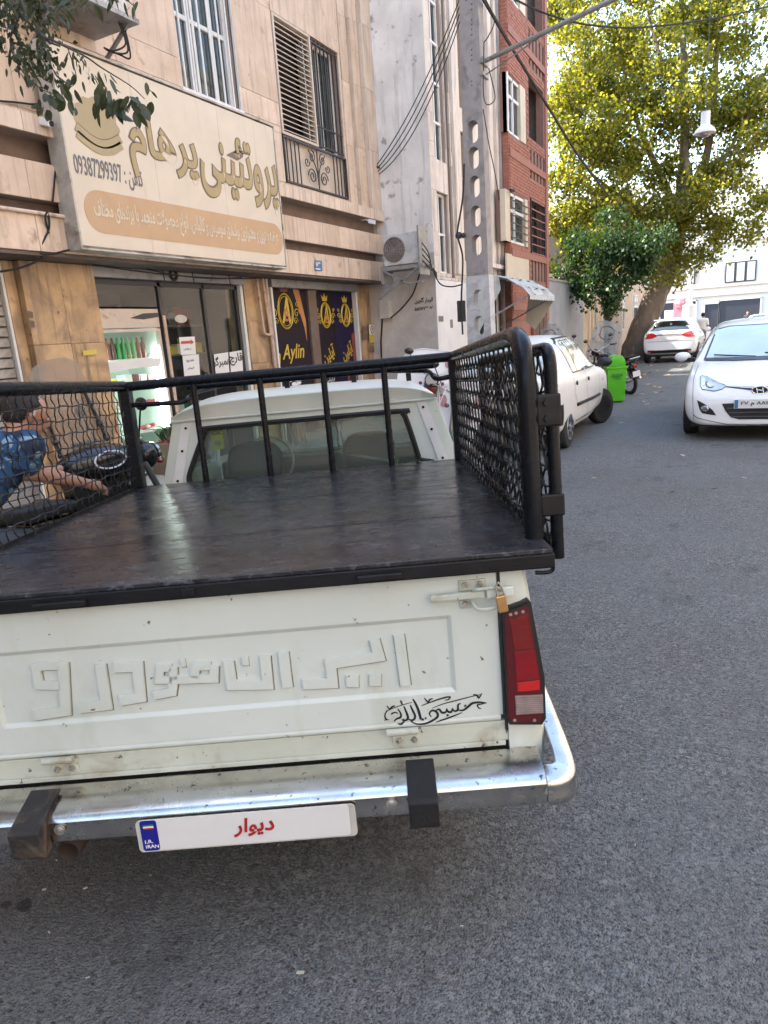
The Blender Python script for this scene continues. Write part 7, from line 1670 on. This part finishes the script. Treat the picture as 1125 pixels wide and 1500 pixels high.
def head_parts(c, fwd, r=.105):
    """skull, jaw, nose, brow, ears around centre c looking along fwd"""
    c = Vector(c); f = Vector(fwd).normalized(); side = f.cross(Vector((0, 0, 1))).normalized(); up = side.cross(f); e = MB()
    def P(a, b_, d): return tuple(c+f*a+side*b_+up*d)
    def blob(a, b_, d, rr, n=12): e.ball(P(a, b_, d), rr, n)
    for a, d, rr in ((-.015, .025, .098), (.02, .03, .088), (.035, -.035, .066), (.05, -.075, .045), (.0, -.04, .070)): blob(a, 0, d, rr*r/.105)
    e.tube([P(.095, 0, .03), P(.125, 0, -.015), P(.105, 0, -.028)], [.010, .017, .012], 8)
    e.tube([P(.088, -.045, .035), P(.102, 0, .038), P(.088, .045, .035)], [.012, .013, .012], 8)
    e.tube([P(.088, -.022, -.058), P(.103, 0, -.056), P(.088, .022, -.058)], [.008, .011, .008], 6)
    for s_ in (-1, 1): e.tube([P(.0, s_*.088, .025), P(-.008, s_*.102, .0), P(.004, s_*.090, -.03)], [.012, .019, .010], 8)
    return e, f, side, up
def hand(e, w, d, nrm, s=1.):
    """palm, four curled fingers and a thumb added to e, starting at the wrist w along d"""
    w, d, nrm = Vector(w), Vector(d).normalized(), Vector(nrm).normalized(); sd = d.cross(nrm).normalized(); nrm = sd.cross(d)
    e.tube([w-d*.07*s, w, w+d*.04*s, w+d*.085*s], [.026*s, .026*s, .034*s, .030*s], 10)
    for k, L_ in enumerate((.068, .078, .072, .056)):
        b_ = w+d*.080*s+sd*(-.027+.018*k)*s; e.tube([b_, b_+d*L_*.45*s-nrm*.006, b_+d*L_*.75*s-nrm*.026*s, b_+d*L_*.78*s-nrm*.045*s], [.0125*s, .0118*s, .011*s, .0095*s], 7)
    b_ = w+d*.025*s-sd*.028*s; e.tube([b_, b_+d*.03*s-sd*.022*s-nrm*.01, b_+d*.062*s-sd*.020*s-nrm*.028*s], [.014*s, .013*s, .011*s], 7)
# man at work beside the black motorcycle (side view, leaning towards the right of the picture)
MN = thing('person', 'man in a blue patterned shirt leaning over the black motorcycle seen through the left mesh', 'person', (-3.55, 2.3, .12), group=None)
hc = fx(38, 609, -3.30); ff = Vector((.25, .93, -.42)).normalized()
sh = fx(8, 648, -3.42); neck = hc+Vector((-.02, -.09, -.11)); 
elb = fx(38, 690, -3.28); elb = Vector((elb.x, elb.y, elb.z)); wri = fx(126, 708, -3.22)
hip = sh+Vector((-.10, -.38, -.40)); knee = Vector((hip.x+.12, hip.y+.42, .55)); foot = Vector((hip.x+.10, hip.y+.10, .18))
shR = sh+Vector((.17, 0, -.02)); shL = sh+Vector((-.20, .02, 0)); ch = sh+Vector((-.01, -.06, -.08))
elbL = shL+Vector((.0, .20, -.22)); wriL = elbL+Vector((.05, .26, -.02))
J = {'pelvis': (hip, (.15, .12)), 'waist': (hip.lerp(ch, .5), (.15, .12)), 'chest': (ch, (.17, .125)), 'neck': (neck, .056), 'head': (hc+Vector((0, -.02, -.03)), .075),
     'shR': (shR, .068), 'elR': (elb, .046), 'fR': (elb.lerp(wri, .35), .045), 'wrR': (wri, .028), 'shL': (shL, .068), 'elL': (elbL, .045), 'wrL': (wriL, .028),
     'hpR': (hip+Vector((.11, .02, -.06)), .09), 'knR': (knee+Vector((.16, 0, 0)), .062), 'anR': (foot+Vector((.14, 0, 0)), .042), 'toR': (foot+Vector((.16, .18, -.03)), .035),
     'hpL': (hip+Vector((-.11, .02, -.06)), .09), 'knL': (knee+Vector((-.12, .1, 0)), .062), 'anL': (foot+Vector((-.12, .3, 0)), .042), 'toL': (foot+Vector((-.12, .48, -.03)), .035)}
Bn = [('pelvis', 'waist'), ('waist', 'chest'), ('chest', 'neck'), ('neck', 'head'), ('chest', 'shR'), ('shR', 'elR'), ('elR', 'fR'), ('fR', 'wrR'), ('chest', 'shL'), ('shL', 'elL'), ('elL', 'wrL'), ('pelvis', 'hpR'), ('hpR', 'knR'), ('knR', 'anR'), ('anR', 'toR'), ('pelvis', 'hpL'), ('hpL', 'knL'), ('knL', 'anL'), ('anL', 'toL')]
ex_, f_, sd_, up_ = head_parts(hc, ff); hand(ex_, wri, (wri-elb), (0, 0, 1)); hand(ex_, wriL, (wriL-elbL), (0, 0, 1))
skinned('body', J, Bn, MN, 'skin', 2, ex_, .0075)
ec = MB()
for s_ in (-1, 1): ec.ball(tuple(hc+f_*.092+sd_*s_*.032+up_*.012), .010, 8)
ec.build('eye', 'paper', MN, smooth=True)
hr = MB(); hr.ball(tuple(hc-f_*.030+up_*.032), .106, 36)
ho = hr.build('hair', 'hair', MN, smooth=True); bm = bmesh.new(); bm.from_mesh(ho.data)
bmesh.ops.delete(bm, geom=[v for v in bm.verts if (v.co-hc).dot(f_)*.9+(v.co-hc).dot(-up_) > -.03+(.045 if (v.co-hc).dot(f_) < -.02 else 0) or (v.co-hc).dot(f_) > .030], context='VERTS'); bm.to_mesh(ho.data); bm.free(); md = ho.modifiers.new('s', 'SOLIDIFY'); md.thickness = .01; evald(ho)
J2 = {'waist': (hip.lerp(ch, .05), (.175, .145)), 'mid': (hip.lerp(ch, .5), (.175, .145)), 'chest': (ch, (.19, .145)), 'neck': (ch.lerp(neck, .62), .075), 'shR': (shR, .092), 'aR': (shR.lerp(elb, .66), .078), 'shL': (shL, .092), 'aL': (shL.lerp(elbL, .70), .074)}
skinned('shirt', J2, [('waist', 'mid'), ('mid', 'chest'), ('chest', 'neck'), ('chest', 'shR'), ('shR', 'aR'), ('chest', 'shL'), ('shL', 'aL')], MN, 'shirt_blue')
J3 = {'p': (hip+Vector((0, 0, -.02)), (.175, .145)), 'hr': (J['hpR'][0], .11), 'kr': (J['knR'][0], .082), 'ar': (J['anR'][0]+Vector((0, 0, .06)), .06), 'hl': (J['hpL'][0], .11), 'kl': (J['knL'][0], .082), 'al': (J['anL'][0]+Vector((0, 0, .06)), .06)}
skinned('trousers', J3, [('p', 'hr'), ('hr', 'kr'), ('kr', 'ar'), ('p', 'hl'), ('hl', 'kl'), ('kl', 'al')], MN, 'trouser')
for k in ('R', 'L'): a_ = J['an'+k][0]; b_ = J['to'+k][0]; MB().tube([a_-Vector((0, .06, .02)), a_-Vector((0, 0, .0)), b_+Vector((0, .03, 0))], [.05, .056, .042], 10).build('shoe', 'bike_black', MN, smooth=True)
# people walking far off
def walker(label, x, y, h, shirt, trs, dirn=1, ph=.12, bend=0.):
    t = thing('person', label, 'person', (x, y, 0)); s = h/1.7
    def V(a, b_, c): return Vector((x+a*s, y+b_*s*dirn, c*s))
    J = {'pelvis': (V(0, 0, .92), (.14*s, .10*s)), 'chest': (V(0, .03+bend*.3, 1.30), (.17*s, .11*s)), 'neck': (V(0, .05+bend*.4, 1.47), .05*s), 'head': (V(0, .06+bend*.5, 1.57), .07*s),
         'sR': (V(.19, .03+bend*.3, 1.38), .055*s), 'eR': (V(.25, -.05, 1.12), .042*s), 'wR': (V(.24, .08, .90), .03*s), 'sL': (V(-.19, .03+bend*.3, 1.38), .055*s), 'eL': (V(-.25, .0, 1.12), .042*s), 'wL': (V(-.20, .16, .98), .03*s),
         'hR': (V(.09, 0, .86), .085*s), 'kR': (V(.10, ph, .48), .058*s), 'aR': (V(.10, ph*.4, .08), .038*s), 'tR': (V(.10, ph*.4+.16, .04), .035*s), 'hL': (V(-.09, 0, .86), .085*s), 'kL': (V(-.10, -ph*.2, .48), .058*s), 'aL': (V(-.10, -ph*1.6, .10), .038*s), 'tL': (V(-.10, -ph*1.6+.14, .04), .035*s)}
    Bn = [('pelvis', 'chest'), ('chest', 'neck'), ('neck', 'head')]+[p for q in 'RL' for p in (('chest', 's'+q), ('s'+q, 'e'+q), ('e'+q, 'w'+q), ('pelvis', 'h'+q), ('h'+q, 'k'+q), ('k'+q, 'a'+q), ('a'+q, 't'+q))]
    e, f, sd, up = head_parts(V(0, .07+bend*.5, 1.60), (0, dirn, -.05), .105*s)
    for q in 'RL': hand(e, J['w'+q][0], (J['w'+q][0]-J['e'+q][0]), (1 if q == 'R' else -1, 0, 0), s)
    skinned('body', J, Bn, t, 'skin', 1, e, .016)
    MB().ball(tuple(V(0, .05+bend*.5, 1.64)), .108*s, 12).build('hair', 'hair', t, smooth=True)
    G = {k: (J[k][0], tuple(c*1.28 for c in J[k][1]) if isinstance(J[k][1], tuple) else J[k][1]*1.35) for k in ('pelvis', 'chest', 'sR', 'sL', 'eR', 'eL')}; G['n'] = (J['chest'][0].lerp(J['neck'][0], .7), .075*s)
    skinned('shirt', G, [('pelvis', 'chest'), ('chest', 'n'), ('chest', 'sR'), ('chest', 'sL'), ('sR', 'eR'), ('sL', 'eL')], t, shirt, 2)
    G = {'p': (V(0, 0, .90), (.16*s, .13*s))}; bb = []
    for q in 'RL': G.update({'h'+q: (J['h'+q][0], .10*s), 'k'+q: (J['k'+q][0], .078*s), 'a'+q: (J['a'+q][0]+Vector((0, 0, .03)), .062*s)}); bb += [('p', 'h'+q), ('h'+q, 'k'+q), ('k'+q, 'a'+q)]
    skinned('trousers', G, bb, t, trs, 2); return t
q = fz(1028, 508); walker('person in a loose white shirt and grey trousers walking away beside the parked suv', q.x, q.y, 1.66, 'shirt_white', 'grey_cloth')
q = fz(1014, 505); walker('person in a pale blue shirt walking beside the white shirted pedestrian', q.x, q.y, 1.38, 'curtain', 'shirt_red')
q = fy(1095, 462, 62); walker('distant person in dark clothes before the wide garage door', q.x, 62, 1.6, 'trouser', 'trouser', -1)

# ------------------------------------------------------------------ trees
def leaf_cloud(clusters, n, size, drop=0.0, thin=.55):
    """clusters: (centre, (rx, ry, rz)); returns verts, faces of folded leaf blades gathered in sprays"""
    V = []; vols = np.array([c[1][0]*c[1][1]*c[1][2] for c in clusters])**.8; pr_ = vols/vols.sum()
    ns = n//14; idx = rng.choice(len(clusters), ns, p=pr_); C = np.array([c[0] for c in clusters]); Rr = np.array([c[1] for c in clusters])
    d = rng.normal(size=(ns, 3)); d /= np.linalg.norm(d, axis=1)[:, None]; rad = rng.random(ns)**thin
    sc = C[idx]+d*Rr[idx]*rad[:, None]
    keep = rng.random(ns) > .0
    sc = sc[keep]; pos = np.repeat(sc, 14, axis=0)+rng.normal(size=(len(sc)*14, 3))*size*1.5; m = len(pos)
    a = rng.normal(size=(m, 3)); a[:, 2] -= drop; a /= np.linalg.norm(a, axis=1)[:, None]; b = rng.normal(size=(m, 3)); b = np.cross(a, b); b /= np.linalg.norm(b, axis=1)[:, None]; nn = np.cross(a, b)
    s = size*(.6+.8*rng.random(m))[:, None]
    p0 = pos; p1 = pos+a*s*.5+b*s*.48+nn*s*.10; p2 = pos+a*s*1.1; p3 = pos+a*s*.5-b*s*.48+nn*s*.10
    V = np.stack([p0, p1, p2, p3], 1).reshape(-1, 3); return V, m
def broken(cl, n, k, rs):
    """many small clumps scattered over big ones, so that the crown has lit tufts and real gaps"""
    out = []
    for c, r in cl:
        m = max(4, int(n*(r[0]/1.8)**1.6))
        for _ in range(m):
            d = rng.normal(size=3); d /= np.linalg.norm(d); f = rng.random()**.45; q = k*(.6+.9*rng.random())*min(1, r[0]/1.2+.3)
            out.append((tuple(np.array(c)+d*np.array(r)*f), (q, q, q*rs)))
    return out
def quads_mesh(name, V, m, mt_, par):
    me = bpy.data.meshes.new(name); me.vertices.add(len(V)); me.vertices.foreach_set('co', V.ravel()); me.loops.add(m*4); me.loops.foreach_set('vertex_index', np.arange(m*4, dtype=np.int32)); me.polygons.add(m)
    me.polygons.foreach_set('loop_start', np.arange(0, m*4, 4, dtype=np.int32)); me.polygons.foreach_set('loop_total', np.full(m, 4, dtype=np.int32)); me.update(); me.validate(); me.materials.append(M[mt_])
    o = bpy.data.objects.new(name, me); link(o, par); return o
YT = 29.8
PT = thing('plane_tree', 'huge plane tree with a leaning trunk and yellow green crown filling the upper right', 'tree', (-3.8, YT, 0))
def T_(u, v, y=YT): return fy(u, v, y)
base = fz(932, 527)
tr_ = [Vector((base.x-.1, YT+.2, -.1)), T_(935, 500), T_(958, 440), T_(978, 390), T_(990, 340), T_(1000, 290), T_(1004, 240)]
r0 = [.62, .52, .44, .42, .38, .30, .26]; sp_ = smooth_path(tr_, 5); rr_ = [np.interp(k/(len(sp_)-1), np.linspace(0, 1, 7), r0)*(1+.06*math.sin(k*2.1)) for k in range(len(sp_))]
MB().tube(sp_, rr_, 18).build('trunk', 'bark', PT, smooth=True)
limbs = [([(992, 335), (978, 280), (950, 220), (925, 150), (905, 60)], .17, 29.5), ([(1000, 290), (1003, 200), (1002, 100), (998, 0), (995, -90)], .19, 30), ([(1006, 300), (1030, 250), (1045, 160), (1050, 60), (1060, -60)], .18, 30.3), ([(1000, 330), (1040, 285), (1052, 250), (1080, 200), (1120, 130)], .13, 29.2), ([(985, 360), (960, 330), (925, 300), (885, 270), (850, 240)], .13, 28.8), ([(975, 400), (960, 385), (935, 370), (900, 360)], .09, 28.3), ([(1030, 250), (1060, 230), (1110, 215), (1160, 190)], .10, 29.2), ([(950, 220), (900, 180), (850, 120), (820, 60)], .09, 29), ([(1002, 150), (970, 90), (950, 20), (940, -50)], .09, 30.5)]
for pts, r_, y_ in limbs:
    P3 = smooth_path([T_(u, v, YT+(y_-YT)*k/(len(pts)-1)) for k, (u, v) in enumerate(pts)], 4); MB().tube(P3, [r_*(1-.75*k/(len(P3)-1)) for k in range(len(P3))], 8).build('limb', 'bark', PT, smooth=True)
cl_ = []
for u, v, r_, y_ in ((840, 60, 62, 29), (830, 180, 50, 28.5), (850, 290, 48, 28.2), (835, 350, 30, 28.5), (900, 110, 60, 29), (910, 220, 60, 28.6), (905, 310, 46, 28.2), (960, 40, 60, 30), (965, 150, 46, 29.2), (955, 260, 44, 28.8), (1010, 60, 46, 31), (1090, 60, 56, 30.5), (1080, 140, 40, 30), (1120, 200, 48, 29.5), (1060, 245, 34, 29), (1010, 215, 34, 30.5), (1040, 310, 40, 28.8), (1095, 325, 28, 29), (1000, 350, 34, 28.6), (1050, 360, 30, 28.8), (960, 340, 40, 28.2), (900, 380, 40, 28.4), (1130, 290, 36, 29.5), (1000, 300, 30, 28.2), (1015, 150, 34, 28.6), (990, 110, 30, 28.4), (1040, 60, 40, 28.8), (860, 240, 50, 27.8), (830, 140, 44, 27.8), (880, 200, 44, 27.6), (930, 300, 34, 27.6), (1035, 265, 26, 28.2), (880, -30, 70, 30), (990, -60, 80, 31), (1100, -50, 80, 31), (1180, 100, 80, 31), (1180, 250, 60, 30), (980, 400, 24, 28.6), (1060, 180, 26, 30.5), (810, 400, 26, 27.8), (870, 160, 50, 32), (930, 60, 60, 33), (860, 330, 50, 31.5), (1030, 130, 30, 32.5), (820, 20, 44, 30)):
    c = T_(u, v, y_); s_ = y_*.00103*r_; cl_.append((tuple(c), (s_*1.05, s_*1.3, s_*.9)))
Vv, m_ = leaf_cloud(broken(cl_, 15, .44, .7), 105000, .108, .6, .5); cr = quads_mesh('crown', Vv, m_, 'leaf_plane', PT)
# the darker small tree in front of it
DT = thing('small_tree', 'small dark green tree with drooping leaves in front of the plane tree, over the motorcycles', 'tree', (-3.9, 21.5, 0))
b0 = fy(888, 500, 21.5); sp_ = smooth_path([Vector((b0.x, 21.5, 0)), fy(890, 470, 21.5), fy(884, 430, 21.5), fy(890, 390, 21.5), fy(885, 350, 21.5)], 4)
MB().tube(sp_, [.10-.05*k/(len(sp_)-1) for k in range(len(sp_))], 8).build('trunk', 'bark_dark', DT, smooth=True)
for q in ((850, 350), (930, 340), (835, 400), (950, 380)): MB().tube(smooth_path([fy(885, 410, 21.5), fy((885+q[0])/2, (400+q[1])/2-10, 21.3), fy(q[0], q[1], 21.2)], 4), .03, 6).build('limb', 'bark_dark', DT, smooth=True)
cl_ = []
for u, v, r_ in ((885, 345, 34), (850, 362, 24), (925, 355, 32), (905, 385, 34), (862, 398, 28), (945, 390, 26), (835, 385, 16), (920, 420, 26), (880, 428, 24), (955, 350, 24), (900, 448, 18), (850, 425, 16), (838, 408, 14)):
    c = fy(u, v, 21.4); s_ = 21.4*.00103*r_; cl_.append((tuple(c), (s_, s_*1.2, s_*.85)))
cl_ = [(c, r) for c, r in cl_]; Vv, m_ = leaf_cloud(broken(cl_, 34, .20, 1.5), 12000, .085, 1.6, .6); quads_mesh('crown', Vv, m_, 'leaf_dark', DT)
# the near tree into the top left corner
NT = thing('near_tree', 'near street tree whose drooping leafy branches hang over the top left of the cream sign', 'tree', (-5.0, -1.5, 0))
MB().tube(smooth_path([(-4.6, -1.2, 0), (-4.5, -1.1, 1.6), (-4.45, -1.0, 3.0), (-4.4, -.7, 4.6)], 5), [.16]*16, 10).build('trunk', 'bark_dark', NT, smooth=True)
cl_ = [((-4.6, -1.6, 5.6), (1.9, 2.2, 1.4)), ((-3.2, -2.6, 6.4), (2.2, 2.0, 1.5)), ((-5.2, -3.6, 5.8), (2.0, 2.0, 1.5)), ((-2.2, -4.2, 5.6), (2.0, 1.8, 1.3)), ((-4.0, -.9, 7.4), (2.0, 1.9, 1.3)), ((-1.0, -3.0, 6.6), (1.7, 1.7, 1.2))]
Vv, m_ = leaf_cloud(broken(cl_, 22, .5, .7), 16000, .09, 1., .6); quads_mesh('crown', Vv, m_, 'leaf_near', NT)  # unseen crown of this tree, filled out to darken the near road
def Nn(u, v, y=3.4): return fy(u, v, y)
brs = [([(-4.42, -.8, 4.3), (-4.3, .6, 4.5), tuple(Nn(-30, -40)), tuple(Nn(30, 20)), tuple(Nn(62, 55)), tuple(Nn(88, 68))], .016), ([tuple(Nn(62, 53)), tuple(Nn(120, 80)), tuple(Nn(150, 100)), tuple(Nn(190, 125)), tuple(Nn(212, 145))], .007), ([tuple(Nn(20, 10)), tuple(Nn(80, -15)), tuple(Nn(150, -25)), tuple(Nn(195, 8))], .008), ([tuple(Nn(30, 20)), tuple(Nn(15, 60)), tuple(Nn(30, 100)), tuple(Nn(60, 130)), tuple(Nn(90, 140))], .007), ([tuple(Nn(100, 72)), tuple(Nn(112, 118)), tuple(Nn(92, 132))], .004)]
for pts, r_ in brs:
    P3 = smooth_path(pts, 6); MB().tube(P3, [r_*(1-.7*k/(len(P3)-1)) for k in range(len(P3))], 6).build('branch', 'bark_dark', NT, smooth=True)
def leafmesh(kind):
    out = [(-.0, 0), (.14, .10), (.24, .30), (.25, .52), (.17, .78), (0, 1.0), (-.17, .78), (-.25, .52), (-.24, .30), (-.14, .10)] if kind == 0 else [(0, 0), (.09, .12), (.13, .35), (.10, .7), (0, 1), (-.10, .7), (-.13, .35), (-.09, .12)]
    v = [(x, y, .10*abs(x)-.10*y*y) for x, y in out]+[(0, .5, -.03)]; n = len(out)
    me = bpy.data.meshes.new('leaf'); me.from_pydata(v, [], [(k, (k+1) % n, n) for k in range(n)]); me.materials.append(M['leaf_near']); return me
lms = [leafmesh(0), leafmesh(1)]
sprays = [(118, 88, 9, 1, .04), (100, 78, 8, 1, .04), (128, 108, 9, 1, .04), (60, 50, 11, 1, .05), (22, 70, 12, 1, .05), (32, 95, 9, 1, .05), (15, 35, 12, 1, .05), (48, 25, 12, 1, .05), (75, 20, 12, 1, .05), (100, 8, 10, 1, .05), (35, 5, 12, 1, .05), (8, 8, 10, 1, .05), (45, 120, 7, 1, .045), (60, 150, 8, 0, .07), (72, 138, 8, 0, .075), (90, 130, 8, 0, .065), (108, 122, 5, 0, .06), (100, 150, 5, 0, .06), (152, 128, 8, 0, .075), (165, 140, 9, 0, .08), (178, 148, 9, 0, .08), (192, 138, 8, 0, .075), (205, 150, 8, 0, .075), (198, 170, 4, 0, .07), (160, 160, 6, 0, .08), (130, 2, 7, 1, .06), (160, -4, 6, 1, .06), (188, 4, 5, 1, .06), (150, 112, 5, 1, .05), (60, 75, 8, 1, .045), (62, 95, 7, 1, .045), (78, 112, 6, 1, .045), (210, 130, 3, 0, .05)]
nl = 0
for u, v, n, kd, L_ in sprays:
    for k in range(n):
        if nl >= 290: break
        c = Nn(u+random.gauss(0, 8), v+random.gauss(0, 7), 3.4+random.gauss(0, .08)); o = bpy.data.objects.new('leaf', lms[kd]); link(o, NT); nl += 1
        d = Vector((random.gauss(0, .55), random.gauss(0, .55), -1 if kd else -.6-random.random())).normalized(); s_ = L_*random.uniform(.7, 1.25)
        x_ = d.orthogonal().normalized(); x_.rotate(Matrix.Rotation(random.uniform(0, 6.28), 3, d)); z_ = x_.cross(d)
        o.matrix_basis = Matrix(((x_[0], d[0], z_[0], c[0]), (x_[1], d[1], z_[1], c[1]), (x_[2], d[2], z_[2], c[2]), (0, 0, 0, 1)))@Matrix.Scale(s_*(1.5 if kd else 1.2), 4)
pos = []
for u, v in ((25, 25), (50, 10), (15, 60), (70, 35), (35, 85), (90, 5), (5, 10), (55, 60), (60, 100)):
    c = Nn(u, v, 3.45); pos.append((tuple(c), (.07, .12, .07)))
Vv, m_ = leaf_cloud(pos, 700, .030, 1.5, .8); quads_mesh('fine_foliage', Vv, m_, 'leaf_near', NT)['kind'] = 'stuff'

# ------------------------------------------------------------------ scraps on the asphalt
lit = MB()
for k in range(46):
    u, v = (random.uniform(0, 1125), random.uniform(600, 1490)); p = fz(u, v, .002); s_ = random.uniform(.0015, .005)*max(1, .35*p.length); a_ = random.random()*6
    if not (-6 < p.x < 6 and 0 < p.y < 14): continue
    lit.obox((p.x, p.y, .002), (math.cos(a_), math.sin(a_), 0), (-math.sin(a_), math.cos(a_), 0), (0, 0, 1), s_, s_*random.uniform(.15, .5), .0012)
for u, v, s_ in ((65, 1303, .006), (125, 1301, .006), (72, 1366, .004), (440, 1425, .010), (910, 619, .035), (1000, 667, .035), (1090, 700, .02), (870, 700, .02), (943, 588, .03)):
    p = fz(u, v, .003); a_ = random.random()*3; lit.obox((p.x, p.y, .004), (math.cos(a_), math.sin(a_), .1), (-math.sin(a_), math.cos(a_), 0), (0, 0, 1), s_, s_*.35, .002)
lo_ = lit.build('litter', 'litter', None, kind='stuff')
dl = MB()
for k in range(120):
    p = Vector((random.uniform(-3.7, -1.5), random.uniform(13, 34), .004)); a_ = random.random()*6; dl.obox(p, (math.cos(a_), math.sin(a_), .2), (-math.sin(a_), math.cos(a_), 0), (0, 0, 1), .05, .035, .002)
dl.build('fallen_leaves', 'ochre', None, kind='stuff')
